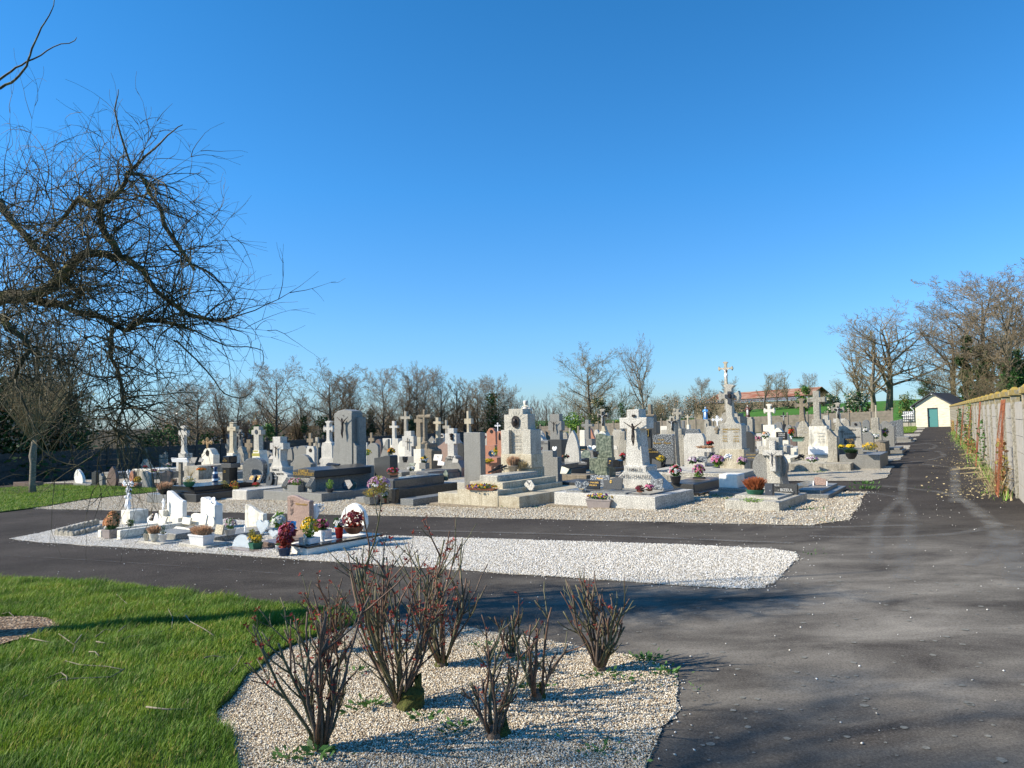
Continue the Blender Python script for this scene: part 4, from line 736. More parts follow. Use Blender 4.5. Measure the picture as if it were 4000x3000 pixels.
t = S('stout granite cross stele with an oval medallion and a yellow lettered band at its foot', '2', 22.5, [('base', 'roof', 1430, 1558, 860, None, .42, 'stone_white', dict(t=.65, b=.6)), ('cross', 'cross', 1435, 1560, 552, 865, .24, 'pale_granite', dict(yo=.06, pw=.55, ac=.24, at=.2))], 'cross_monument', 'grave cross', x=1495, led=LG); t.p('medallion', 'round', 1475, 1510, 590, 650, .03, 'slate', .03); t.p('band', 'box', 1440, 1540, 898, 935, .01, 'leaf_yellow', -.012, sup=False); t.p('band', 'box', 1455, 1522, 862, 880, .01, 'leaf_yellow', -.012, sup=False)
S('small pale headstone with a wavy top behind the dark ledger plaques, before the dark wall', '2', 26, [('stone', 'wave', 1615, 1705, 865, None, .12, 'grey_granite', dict(r=.12))], x=1660, led=LG)
# Z3
S('thin brown stone cross in the distance before the dark wall', '3', 36, [('cross', 'cross', 655, 738, 635, None, .12, 'concrete_brown', dict(pw=.38, ac=.26, at=.13))], 'grave_cross', 'grave cross', x=700)
t = S('grey cross with a black crucifix left of the white flared cross', '3', 33, [('cross', 'cross', 740, 822, 690, None, .12, 'concrete_old', dict(pw=.4, ac=.3, at=.16))], 'grave_cross', 'grave cross', x=780); t.cruc(760, 802, 735, 815, 'black_iron', -.03)
S('speckled round topped memorial stone beside the grey rocks, in the rows behind the white cross', '3', 26, [('stone', 'arch', 537, 655, 800, None, .3, 'grey_granite', dict(r=.12))], x=596)
S('row of low rounded grey stones before the dark wall', '3', 29, [('stone', 'arch', 403, 470, 822, None, .3, 'grey_granite', dict(r=.4)), ('stone', 'arch', 468, 545, 810, None, .3, 'grey_granite', dict(r=.4, yo=.06))], x=470)
t = S('small white headstone with cut corners and an oval portrait', '3', 22.5, [('stone', 'cut', 650, 757, 807, None, .16, 'white_granite', dict(r=.13)), ('portrait', 'round', 685, 722, 835, 885, .02, 'bronze', dict(yo=-.02))], x=704, led=LG)
S('small pale arched headstone left of the pair of grey wavy headstones', '3', 28, [('stone', 'slope', 1352, 1438, 757, None, .1, 'white_granite', dict(flip=True, r=.1))], x=1395)
S('low grey headstone with a curved top leaning against the pyramid shaped one', '3', 22.6, [('stone', 'arch', 1442, 1582, 765, None, .14, 'grey_granite', dict(r=.15))], x=1510, led=(1.0, 2.0, .3, 'concrete_old', 'grey_granite'))
t = S('dark grey triangular headstone with a carved bird and three short names', '3', 22.6, [('stone', 'slope', 1545, 1712, 705, None, .12, 'grey_granite', dict(flip=True, r=.72))], x=1630, led=LG)
for i, (x, y) in enumerate(((1650, 805), (1665, 828), (1680, 850))): t.text(('Noel', 'Rene', 'Lucie')[i], x-14, x+16, y, 'letter_black', 0)
S('small brown cross far back in front of the dark wall', '3', 44, [('cross', 'cross', 1453, 1523, 630, None, .14, 'concrete_brown', dict(pw=.33, ac=.3, at=.14))], 'grave_cross', 'grave cross', x=1488)
# Z4
S('bright white plain cross on a tapering white pedestal', '4', 28, [('pedestal', 'taper', 90, 198, 708, None, .4, 'white_granite', dict(t=.72)), ('cross', 'cross', 70, 178, 480, 715, .14, 'white_granite', dict(yo=.12, pw=.32, ac=.32, at=.13, foot=1.15))], 'cross_monument', 'grave cross', x=140)
S('tall slim grey cross with round arms rising behind the pale crucifix stone', '4', 35, [('cross', 'cross', 205, 330, 355, None, .16, 'concrete_old', dict(pw=.26, ac=.13, at=.055, foot=1.3))], 'grave_cross', 'grave cross', x=270)
t = S('pale granite cross shaped headstone with a dark crucifix, second row behind the dark tomb', '4', 21.5, [('stone', 'cross', 235, 385, 610, None, .2, 'white_granite', dict(pw=.6, ac=.22, at=.22)), ('base', 'box', 195, 415, 940, None, .5, 'grey_granite', dict(yo=-.15, sup=False))], 'cross_monument', 'grave cross', x=310, led=LG); t.iron(272, 345, 688, 855, 'black_iron', -.04, False, 'crucifix')
t = S('brown granite cross on a tapering stele left of the darkest tall cross', '4', 28.2, [('stele', 'taper', 405, 475, 690, None, .4, 'beige_granite', dict(t=.9)), ('cross', 'cross', 385, 498, 405, 700, .3, 'concrete_brown', dict(yo=.05, pw=.46, ac=.25, at=.15, foot=1.2))], 'cross_monument', 'grave cross', x=445)
t = S('tall dark lichen stained cross with cylindrical arms on an eight sided brown pedestal', '4', 21.5, [('pedestal', 'roof', 470, 625, 770, None, .6, 'concrete_brown', dict(t=.3, b=.8, bev=.04))], 'cross_monument', 'grave cross', x=545, led=LG)
a0 = t.lx(540, .3); zt = t.lz(540, 330, .3); zb = t.lz(540, 775, .3); zc = t.lz(540, 420, .3); w = (t.lx(620, .3)-t.lx(458, .3)); mb = MB(); mb.lathe([(.17, 0), (.17, .05), (.11, .1), (.1, .2), (.085, .25), (.075, zt-zb-.03), (.06, zt-zb)], n=12); mb.tube([(-w/2, 0, zc-zb), (w/2, 0, zc-zb)], .075, 10); mb.build('cross', 'concrete_brown', t.r, (a0, .3, zb), smooth=False)
S('pinkish stone cross on a stepped pedestal behind the leaf shaped grey headstone', '4', 29, [('pedestal', 'roof', 650, 720, 700, None, .35, 'concrete_old', dict(t=.7, b=.7)), ('cross', 'cross', 632, 733, 435, 705, .2, 'beige_granite', dict(yo=.06, pw=.36, ac=.25, at=.12))], 'cross_monument', 'grave cross', x=683)
S('slender grey cross far back between two trees', '4', 43, [('cross', 'cross', 757, 845, 470, None, .16, 'concrete_old', dict(pw=.24, ac=.2, at=.09, foot=1.3))], 'grave_cross', 'grave cross', x=800)
t = S('pale grey cross shaped headstone with a bronze thorn crowned head, family lettering at its base', '4', 21.5, [('cross', 'cross', 785, 935, 575, None, .22, 'white_granite', dict(pw=.56, ac=.21, at=.21)), ('base', 'box', 812, 925, 930, 975, .3, 'white_granite', dict(yo=-.12, sup=False)), ('base', 'roof', 742, 1000, 950, None, .35, 'grey_granite', dict(yo=-.09, t=.6, b=.5))], 'cross_monument', 'grave cross', x=865, led=LG)
a = t.lx(868, -.04); z0 = t.lz(868, 670, -.04); mb = MB(); mb.ball((0, 0, 0), .08, 8, 6, sc=(.8, .6, 1.1)); mb.ball((.0, 0, .05), .09, 8, 4, sc=(1, .7, .4)); mb.ball((.02, 0, -.1), .06, 8, 5); mb.build('bronze_head', 'bronze', t.r, (a, -.02, z0), smooth=True); t.text('FAMILLE', 825, 905, 942, 'letter_black', -.12); t.text('LOUIS DEL', 795, 925, 968, 'letter_black', -.12)
S('pinkish grey leaf shaped headstone left of the bronze head cross', '4', 23.3, [('stone', 'slope', 670, 830, 727, None, .14, 'pink_granite', dict(flip=True, r=.2))], x=750)
S('dark olive headstone half hidden behind the plain granite block', '4', 23.3, [('stone', 'arch', 942, 1028, 757, None, .14, 'dark_granite', dict(r=.1))], x=985)
S('slim beige cross rising behind the plain granite block', '4', 29, [('cross', 'cross', 1040, 1130, 350, None, .2, 'beige_granite', dict(pw=.3, ac=.19, at=.1, foot=1.3)), ('pedestal', 'taper', 1060, 1130, 625, None, .3, 'beige_granite', dict(t=.8))], 'grave_cross', 'grave cross', x=1085)
t = S('salmon pink headstone with a curved top and a small dark medallion', '4', 28.6, [('stone', 'shoulder', 1332, 1448, 570, None, .2, 'salmon_granite', dict(r=.1)), ('medallion', 'round', 1375, 1415, 592, 640, .02, 'bronze', dict(yo=-.02))], x=1390)
t.p('ledger', 'box', 1250, 1440, 800, None, 1.6, 'salmon_granite', -1.7, sup=True)
t = S('tall salmon granite pillar stone with a bronze ornament right of the curved salmon headstone', '4', 24, [('stone', 'box', 1462, 1520, 612, None, .25, 'salmon_granite', dict(sup=False)), ('ornament', 'leaf', 1478, 1498, 630, 725, .03, 'bronze', dict(yo=-.03))], x=1490)
t.p('ledger', 'box', 1256, 1465, 950, None, 2.0, 'salmon_granite', -2.2, sup=True); t.p('step', 'box', 1256, 1390, 1020, None, .4, 'salmon_granite', -2.6, sup=True)
t = Mon('grave_cross', 'small white openwork iron cross against the dark wall behind the salmon stones', 'grave cross', '4', 1475, v=40); t.p('base', 'box', 1455, 1495, 610, None, .3, 'concrete_old', 0, sup=False); t.iron(1443, 1507, 505, 612, 'white_paint', .1)
S('white round memorial with a dark portrait behind the pinkish cross', '4', 31, [('stone', 'round', 718, 778, 643, 710, .12, 'white_granite'), ('portrait', 'round', 735, 760, 655, 685, .02, 'bronze', dict(yo=-.02)), ('base', 'box', 728, 770, 700, None, .2, 'white_granite', dict(sup=False))], x=748)
S('white headstone with a sloping top left of the pinkish cross', '4', 27, [('stone', 'slope', 578, 640, 730, None, .12, 'white_granite', dict(flip=True))], x=610)
S('wide low pale headstone behind the pinkish cross', '4', 29.5, [('stone', 'gable', 568, 660, 672, None, .12, 'grey_granite')], x=600)
S('white name tablet on a stone block at the foot of the dark stained cross', '4', 20.3, [('stone', 'box', 385, 482, 845, None, .2, 'stone_white', dict(sup=False))], x=430)
# Z5
t = S('dark grey family headstone with stepped arms and a dark crucifix', '5', 23, [('stone', 'cross', 297, 470, 390, None, .25, 'grey_granite', dict(pw=.72, ac=.2, at=.16)), ('base', 'box', 300, 475, 720, None, .6, 'dark_granite', dict(yo=-.25, sup=False)), ('base', 'box', 122, 300, 735, None, .7, 'grey_granite', dict(yo=-.3, sup=False))], 'headstone', 'gravestone', x=385, led=(1.9, 1.7, .25, 'concrete_old', 'grey_granite')); t.cruc(332, 425, 480, 630, 'bronze', -.04); t.text('FAMILLE', 165, 245, 750, 'letter_grey', -.3); t.text('LEBRET-DELORME', 130, 292, 772, 'letter_grey', -.3)
S('white pointed leaf shaped headstone left of the green marble one', '5', 22.2, [('stone', 'leaf', 497, 690, 600, None, .16, 'white_granite', dict(q=.25))], x=595, led=(1.1, 2, .42, 'dark_granite', 'polished_grey'))
S('plain grey cross on a flared foot between the white leaf stone and green marble', '5', 26.5, [('base', 'ogee', 742, 918, 712, None, .35, 'grey_granite', dict(t=.42)), ('cross', 'cross', 732, 876, 465, 718, .18, 'grey_granite', dict(yo=.06, pw=.33, ac=.28, at=.14))], 'cross_monument', 'grave cross', x=805)
S('green veined marble headstone with an irregular wavy outline', '5', 20.8, [('stone', 'wave', 926, 1130, 642, 955, .16, 'green_marble', dict(r=.1)), ('base', 'box', 836, 1085, 958, None, .5, 'green_marble', dict(yo=-.1, sup=False))], x=1010)
t = S('stone cross with arrow shaped ends bearing a glossy black crucifix, on a stained pedestal', '5', 29.5, [('pedestal', 'shoulder', 925, 1080, 610, None, .4, 'white_stained', dict(r=.25)), ('foot', 'ogee', 982, 1052, 545, 615, .25, 'beige_granite', dict(t=.5)), ('cross', 'cross', 937, 1075, 322, 550, .12, 'concrete_old', dict(yo=.06, pw=.3, ac=.36, at=.13, flare=1)), ('black_cross', 'cross', 955, 1060, 357, 548, .05, 'black_granite', dict(yo=.01, pw=.22, ac=.28, at=.13))], 'cross_monument', 'grave cross', x=1000); t.cruc(978, 1036, 395, 510, 'white_letter', -.03)
S('tiny white stone cross left of the white leaf headstone', '5', 35, [('cross', 'cross', 550, 606, 575, None, .12, 'concrete_old', dict(pw=.45, ac=.3, at=.2))], 'grave_cross', 'grave cross', x=578)
S('wide grey headstone of two joined slabs behind the green marble stone', '5', 27, [('stone', 'cut', 1130, 1260, 592, None, .15, 'pale_granite', dict(r=.1)), ('stone', 'step', 1205, 1310, 612, None, .15, 'concrete_old', dict(yo=-.25))], x=1210)
S('orange pink headstone with a pointed wing shape behind the plain grey cross', '5', 30, [('stone', 'slope', 842, 900, 570, None, .15, 'salmon_granite', dict(r=.3))], x=870)
S('small white arched headstone right of the orange pink wing shaped stone', '5', 31, [('stone', 'arch', 890, 962, 590, None, .15, 'white_granite')], x=925)
t = S('dark granite stele with a gold framed niche, partly hidden by the huge white cross', '5', 20.8, [('stele', 'box', 1520, 1630, 578, None, .3, 'dark_granite', dict(sup=False)), ('stele', 'cross', 1500, 1705, 410, None, .28, 'dark_granite', dict(yo=.02, pw=.6, ac=.2, at=.2)), ('niche', 'box', 1565, 1605, 588, 678, .03, 'gold', dict(yo=-.04, sup=False)), ('niche_glass', 'box', 1574, 1596, 596, 668, .035, 'black_granite', dict(yo=-.05, sup=False)), ('base', 'gable', 1480, 1775, 830, None, .5, 'black_granite', dict(yo=-.25, r=.3))], 'headstone', 'gravestone', x=1620); t.text('FAMILLE', 1560, 1640, 846, 'gold', -.25); t.text('- SAUDRAIS', 1582, 1728, 880, 'gold', -.25)
S('brown stone cross just behind the dark granite stele with the gold niche', '5', 24.5, [('cross', 'cross', 1555, 1672, 265, None, .16, 'concrete_brown', dict(pw=.36, ac=.2, at=.1))], 'grave_cross', 'grave cross', x=1612)
t = S('dark speckled rectangular headstone with gold family lettering right of the huge white cross', '5', 20.8, [('stone', 'cut', 1660, 1922, 655, None, .18, 'speckled_granite', dict(r=.02))], x=1790, led=(1.6, 1.6, .25, 'dark_granite', 'black_granite')); t.text('Famille', 1725, 1810, 722, 'gold', 0, True); t.text('Bouvet - Piquet', 1665, 1895, 765, 'gold', 0, True)
S('white sloping headstone far left of the dark crucifix headstone', '5', 29, [('stone', 'slope', 215, 302, 622, None, .12, 'white_granite')], x=260); S('white cross on a low white tomb behind the grey shouldered headstone', '5', 28, [('stone', 'gable', 118, 232, 655, None, .3, 'white_granite'), ('cross', 'cross', 180, 232, 605, 662, .08, 'white_granite', dict(yo=.08, pw=.4, at=.2))], x=175)
S('pinkish rounded stone behind the white low tomb by the dark wall', '5', 33, [('stone', 'arch', 112, 165, 615, None, .2, 'pink_granite', dict(r=.4))], x=138); S('grey brown headstone with a low arch right of the dark crucifix headstone', '5', 27, [('stone', 'arch', 478, 550, 625, None, .15, 'concrete_old', dict(r=.15))], x=512)
S('cream tablet stone with brown lettering between the plain grey cross and the white leaf stone', '5', 30.5, [('stone', 'box', 706, 772, 598, None, .15, 'stone_white', dict(sup=False))], x=740); S('dark brown stone cross just left of the plain grey cross', '5', 31, [('cross', 'cross', 660, 722, 545, None, .12, 'concrete_brown', dict(pw=.4, ac=.3, at=.18))], 'grave_cross', 'grave cross', x=690)
S('small pale boxed headstone right of the dark granite stele, behind the gold lettered stone', '5', 28, [('stone', 'step', 1735, 1865, 595, None, .2, 'pale_granite')], x=1800)
# Z6
t = S('grey tapering stele with a black crucifix left of the round armed cross', '6', 23.5, [('stone', 'taper', 160, 300, 480, None, .3, 'concrete_old', dict(t=.72)), ('head', 'cross', 178, 320, 420, 600, .15, 'concrete_old', dict(yo=.06, pw=.5, ac=.35, at=.25)), ('black_cross', 'cross', 200, 292, 440, 602, .04, 'black_iron', dict(yo=-.05, pw=.2, ac=.3, at=.13))], 'headstone', 'gravestone', x=235); t.cruc(215, 275, 475, 570, 'white_letter', -.08)
S('weathered grey cross with rounded arms on a tall stained pedestal', '6', 25, [('pedestal', 'roof', 298, 398, 580, None, .35, 'concrete_old', dict(t=.5, b=.85)), ('cross', 'cross', 262, 380, 322, 590, .18, 'concrete_old', dict(yo=.08, pw=.32, ac=.22, at=.12, flare=.8, ff=1.8))], 'cross_monument', 'grave cross', x=345)
S('small pale trefoil cross peeping above the grey tapering stele', '6', 36, [('cross', 'cross', 246, 302, 318, None, .12, 'beige_granite', dict(pw=.28, ac=.12, at=.05, flare=1))], 'grave_cross', 'grave cross', x=278)
S('beige cross on a flared cream foot before the sunlit back wall', '6', 44, [('base', 'ogee', 402, 505, 528, None, .3, 'stone_white', dict(t=.3)), ('cross', 'cross', 418, 485, 397, 535, .14, 'beige_granite', dict(yo=.05, pw=.28, ac=.22, at=.1))], 'grave_cross', 'grave cross', x=450)
S('small blue grey cross just right of the cross with rounded arms', '6', 40, [('cross', 'cross', 355, 420, 478, None, .14, 'blue_granite', dict(pw=.45, ac=.35, at=.2))], 'grave_cross', 'grave cross', x=388)
S('broad pale granite headstone with clipped upper corners, second row', '6', 20.8, [('stone', 'cut', 395, 662, 642, None, .2, 'white_granite', dict(r=.11))], x=528, led=(1.5, 1.9, .3, 'concrete_old', 'white_granite'))
S('low dark speckled headstone behind the broad pale clipped one', '6', 27.5, [('stone', 'cut', 415, 602, 585, None, .2, 'speckled_granite', dict(r=.1))], x=510)
t = S('pale headstone with a wavy crest and a small brown cross inset', '6', 22.8, [('stone', 'wave', 692, 885, 545, None, .22, 'pale_granite', dict(r=.06)), ('inset_cross', 'cross', 795, 855, 558, 640, .04, 'concrete_brown', dict(yo=-.04, pw=.5, ac=.3, at=.3))], x=790, led=LG)
t = S('very large granite monument with a flared cross, an inlaid dark cross and gold names', '6', 19.8, [('base', 'box', 862, 1180, 848, None, .6, 'beige_granite', dict(yo=-.08, sup=False)), ('stele', 'cut', 868, 1150, 512, 850, .45, 'pale_granite', dict(r=.07)), ('foot', 'ogee', 918, 1080, 430, 515, .35, 'pale_granite', dict(yo=.05, t=.5)), ('cross', 'cross', 842, 1120, 2, 435, .2, 'pale_granite', dict(yo=.12, pw=.28, ac=.36, at=.16, flare=1)), ('inlaid_cross', 'cross', 923, 1042, 95, 262, .06, 'slate', dict(yo=.06, pw=.4, ac=.38, at=.3))], 'cross_monument', 'grave cross', x=1010, led=(1.7, 2.0, .3, 'pale_granite', 'pale_granite'))
t.p('medallion', 'round', 958, 1002, 122, 180, .03, 'bronze', .03)
for i, (l, r_) in enumerate((('FAMILLE MOREL', ''), ('EMILE', 'ROBERT'), ('JULIE', 'CLAIRE'), ('HENRI', 'SIMONE'), ('1902', '1934'))):
    y = 588+i*32+(i > 1)*25; t.text(l, 900, 1125 if i == 0 else 960, y, 'gold', 0)
    if r_: t.text(r_, 1040, 1110, y, 'gold', 0)
S('dark weathered round topped headstone right of the very large monument', '6', 21.5, [('stone', 'arch', 1150, 1300, 612, None, .2, 'dark_granite', dict(r=.12))], x=1230)
S('blue grey headstone with clipped corners behind the dark round topped one', '6', 34, [('stone', 'cut', 1130, 1240, 540, None, .2, 'blue_granite', dict(r=.1))], x=1185)
S('white cross with trefoil ends on a pale pedestal, right of the brown robed statue', '6', 29, [('pedestal', 'step', 1410, 1570, 560, None, .4, 'stone_white', dict(s=.85)), ('cross', 'cross', 1432, 1578, 257, 565, .16, 'stone_white', dict(yo=.1, pw=.27, ac=.29, at=.12, flare=1.1))], 'cross_monument', 'grave cross', x=1500)
t = S('cream headstone with a curved crest and a black plaque of white letters', '6', 25.5, [('stone', 'box', 1432, 1578, 530, None, .3, 'stone_white', dict(sup=False, yo=.1)), ('stone', 'wave', 1576, 1755, 568, None, .25, 'stone_white', dict(r=.18)), ('black_plaque', 'box', 1600, 1742, 622, 722, .03, 'black_granite', dict(yo=-.03, sup=False))], x=1620, led=(1.9, 2.2, .35, 'stone_white', 'stone_white'))
for tx, y in (('FAMILLE', 645), ('GRARD', 668), ('DURAND', 695)): t.text(tx, 1630, 1715, y, 'white_letter', -.03)
S('small wedge of brown stone leaning triangle before the back wall', '6', 34, [('stone', 'slope', 610, 690, 505, None, .15, 'concrete_old', dict(flip=True, r=.6))], x=650)
t = Mon('grave_cross', 'white openwork iron cross with a heart shaped centre before the sunlit back wall', 'grave cross', '6', 838, v=46); t.p('base', 'box', 810, 865, 540, None, .3, 'concrete_old', 0, sup=False); t.iron(778, 897, 420, 545, 'white_paint', .1)
t = Mon('grave_cross', 'black iron crucifix on a dark rocky foot before the back wall', 'grave cross', '6', 1695, v=55); t.p('base', 'taper', 1668, 1722, 520, None, .5, 'black_iron', 0, t=.4); t.p('cross', 'cross', 1655, 1735, 365, 525, .08, 'black_iron', .1, pw=.18, ac=.33, at=.1); t.cruc(1672, 1722, 400, 480, 'white_letter', .06)
# Z7
t = S('grey green cross with flared yellowed arms on a tall shield shaped lettered stele', '7', 24.5, [('stele', 'shoulder', 370, 530, 545, None, .3, 'concrete_old', dict(r=.15)), ('cross', 'cross', 342, 524, 252, 550, .2, 'concrete_brown', dict(yo=.06, pw=.28, ac=.3, at=.14, flare=1.1, foot=1.6))], 'cross_monument', 'grave cross', x=450)
for tx, x0, x1, y in (('ICI REPOSENT', 420, 478, 595), ('FAMILLE', 425, 480, 622), ('GILLOUX', 398, 452, 660), ('LOGEAIS', 452, 508, 692), ('1898', 400, 440, 724)): t.text(tx, x0, x1, y, 'white_letter', 0)
t = Mon('cross_monument', 'tall concrete cross on a stained tapering pedestal with a blank white plate, wide slab', 'grave cross', '7', 660, 1200, th=30)
t.p('plinth', 'box', 240, 1075, 1188, None, 3.2, 'concrete_old', 0); t.p('step', 'box', 250, 1070, 1098, None, 3.1, 'concrete_old', .06); t.p('front_slab', 'box', 380, 735, 1080, None, .8, 'pale_granite', .5); t.p('base', 'box', 487, 838, 990, None, .8, 'pale_granite', 1.0, sup=False)
t.p('step', 'box', 940, 1182, 1058, None, 2.0, 'blue_granite', 1.4); t.p('stele', 'taper', 515, 795, 610, 1000, .6, 'white_stained', 1.15, t=.83, bev=.015); t.p('shoulder', 'ogee', 528, 748, 525, 618, .55, 'concrete_old', 1.17, t=.6); t.p('cross', 'cross', 508, 745, 155, 530, .28, 'concrete_old', 1.3, pw=.34, ac=.31, at=.17); t.p('white_plate', 'box', 522, 798, 880, 982, .03, 'white_paint', 1.1, sup=False)
for x in (542, 775): t.p('bolt', 'round', x-4, x+4, 928, 937, .01, 'black_iron', 1.08)
for i, y in enumerate((690, 730, 770, 800)): t.text(('FAMILLE', 'HUBERT', 'ALAIN', '1881 1938')[i], 615, 715, y, 'stone_white', 1.13)
S('worn arched grey headstone in profile right of the tall concrete cross', '7', 23.5, [('stone', 'slope', 765, 885, 645, None, .35, 'concrete_old', dict(r=.2))], x=825)
t = S('grey flared cross with a glossy black crucifix, right of the tall concrete cross', '7', 29.8, [('pedestal', 'shoulder', 845, 990, 565, None, .35, 'concrete_old', dict(r=.25)), ('cross', 'cross', 815, 985, 307, 600, .16, 'concrete_old', dict(yo=.08, pw=.28, ac=.3, at=.14, flare=.9, ff=2)), ('black_cross', 'cross', 853, 948, 355, 508, .05, 'black_granite', dict(yo=.03, pw=.2, ac=.27, at=.13))], 'cross_monument', 'grave cross', x=905); t.cruc(875, 928, 368, 460, 'white_letter', -.01)
S('white cross arms showing behind the grey flared crucifix cross', '7', 52, [('cross', 'cross', 838, 1000, 440, None, .2, 'white_granite', dict(pw=.2, ac=.3, at=.15, flare=.5))], 'grave_cross', 'grave cross', x=920)
t = S('wide light grey family headstone with black lettering and a thin black cross', '7', 25.5, [('stone', 'wave', 905, 1208, 610, None, .2, 'pale_granite', dict(r=.05)), ('base', 'box', 925, 1235, 905, None, .7, 'grey_granite', dict(yo=-1.6, sup=True))], x=1055); t.text('FAMILLE', 1048, 1142, 663, 'letter_black', 0); t.text('BAIGEON', 985, 1112, 713, 'letter_black', 0); t.text('GOURMON', 1045, 1190, 757, 'letter_black', 0); t.iron(925, 998, 642, 770, 'black_iron', -.03, False, 'thin_cross')
t.p('ledger', 'box', 925, 1450, 985, None, 2.2, 'grey_granite', -2.2)
S('plain light grey headstone with soft shoulders right of the lettered family headstone', '7', 27.2, [('stone', 'shoulder', 1208, 1368, 690, None, .2, 'grey_granite', dict(r=.12))], x=1288, led=(1.2, 2, .25, 'grey_granite', 'grey_granite'))
t = S('grey headstone with clipped corners and a small dark portrait head', '7', 33.5, [('stone', 'cut', 1070, 1200, 556, None, .2, 'grey_granite', dict(r=.12)), ('portrait', 'round', 1115, 1150, 572, 605, .03, 'bronze', dict(yo=-.03))], x=1135)
S('tall pale stepped headstone with faint writing and a thin post behind it', '7', 31.5, [('stone', 'step', 1300, 1462, 503, None, .3, 'concrete_old', dict(s=.66)), ('post', 'box', 1388, 1408, 340, 600, .1, 'beige_granite', dict(yo=.6, sup=False)), ('kerb', 'box', 1375, 1520, 815, None, 1.4, 'concrete_brown', dict(yo=-1.8, sup=True))], x=1380)
S('dark grey headstone with a rounded top behind the tall stepped headstone', '7', 38, [('stone', 'arch', 1222, 1312, 530, None, .2, 'blue_granite', dict(r=.15))], x=1265); S('low light headstone right of the tall stepped one with flowers in front', '7', 33.5, [('stone', 'wave', 1478, 1630, 598, None, .2, 'grey_granite', dict(r=.12, flip=True))], x=1555, led=(1.3, 1.8, .22, 'grey_granite', 'grey_granite'))
S('dark speckled headstone with an arched top at the right end near the hut', '7', 42, [('stone', 'arch', 1566, 1650, 545, None, .2, 'speckled_granite', dict(r=.15))], x=1610); S('stepped pale stone slab behind the tall concrete cross', '7', 33.5, [('stone', 'step', 690, 805, 475, None, .25, 'pale_granite', dict(s=.88))], x=748)
S('grey arched headstone behind the flared crucifix cross', '7', 38.5, [('stone', 'arch', 945, 1050, 522, None, .2, 'concrete_old', dict(r=.15))], x=998)
S('speckled blue headstone with a curved top beside the hut water tank', 'w', 45, [('stone', 'slope', -40, 80, 565, None, .25, 'speckled_granite', dict(flip=True, r=.08))], x=25, led=(1.5, 1.8, .25, 'grey_granite', 'grey_granite'))
S('low pale headstone left of the speckled blue one near the hut', 'w', 40, [('stone', 'wave', -165, -45, 585, None, .2, 'grey_granite', dict(r=.12))], x=-100)
# small far headstones along the back rows
random.seed(11)
FAR = [('7', 60, 52, 570, 'slope', 46, 'blue_granite', 110, 'small pale blue headstone beside the black iron crucifix'), ('7', 262, 60, 597, 'arch', 39, 'grey_granite', 60, 'low grey headstone left of the dark arched one'), ('7', 320, 50, 612, 'arch', 34, 'brown_granite', 50, 'dark arched headstone behind the orange flowers'), ('7', 380, 44, 560, 'shoulder', 50, 'blue_granite', 40, 'pale headstone behind the shield shaped stele'),
       ('6', 1445, 50, 515, 'slope', 47, 'dark_granite', 50, 'dark low headstone left of the trefoil cross'), ('6', 1595, 50, 505, 'arch', 50, 'grey_granite', 40, 'small light headstone right of the trefoil cross'), ('6', 140, 55, 545, 'box', 33, 'stone_white', 30, 'white block stone left of the tapering stele'), ('6', 140, 60, 592, 'step', 29, 'white_granite', 30, 'low white stepped headstone left of the tapering stele'),
       ('6', 1375, 40, 640, 'box', 33, 'white_granite', 30, 'white low tomb end behind the dark round topped headstone'), ('5', 1160, 30, 575, 'gable', 33, 'concrete_old', 30, 'small gabled grey headstone right of the arrow ended cross'), ('5', 1250, 40, 560, 'arch', 38, 'dark_granite', 30, 'dark panel stone behind the joined grey slabs'),
       ('4', 60, 60, 708, 'step', 31, 'stone_white', 40, 'cream stepped stone behind the triangular headstone'), ('4', 228, 66, 735, 'arch', 27.2, 'stone_white', 50, 'cream arched headstone between the bright white cross and the pale crucifix stone'), ('4', 1290, 50, 640, 'box', 31, 'pale_granite', 40, 'pale block behind the plain granite block'), ('4', 985, 60, 708, 'slope', 28, 'white_granite', 40, 'white sloping headstone right of the bronze head cross'),
       ('3', 1580, 50, 715, 'arch', 33, 'brown_granite', 40, 'small brown headstone behind the curved grey pair'), ('3', 1680, 55, 705, 'box', 36, 'white_granite', 40, 'white box shaped stone behind the triangular headstone'), ('1', 1690, 46, 600, 'step', 28, 'concrete_brown', 60, 'dark brown stone by the wall behind the trefoil cross'), ('7', 1420, 56, 570, 'arch', 45, 'grey_granite', 50, 'grey headstone peeping right of the tall stepped one'), ('7', 1500, 52, 560, 'cut', 52, 'blue_granite', 50, 'faint blue headstone near the right rear corner'),
       ('7', 640, 60, 560, 'gable', 41, 'white_granite', 40, 'white gabled headstone behind the stained pedestal'), ('7', 140, 50, 560, 'cut', 50, 'grey_granite', 30, 'light clipped headstone before the back wall')]
for z, x, w, yt, sh, v, mt, _, lab in FAR: S(lab, z, v, [('stone', sh, x-w*.8, x+w*.8, yt, None, .2, mt, dict(sup=False))], x=x, led=(.9, 1.8, .25, 'concrete_old', 'grey_granite'))
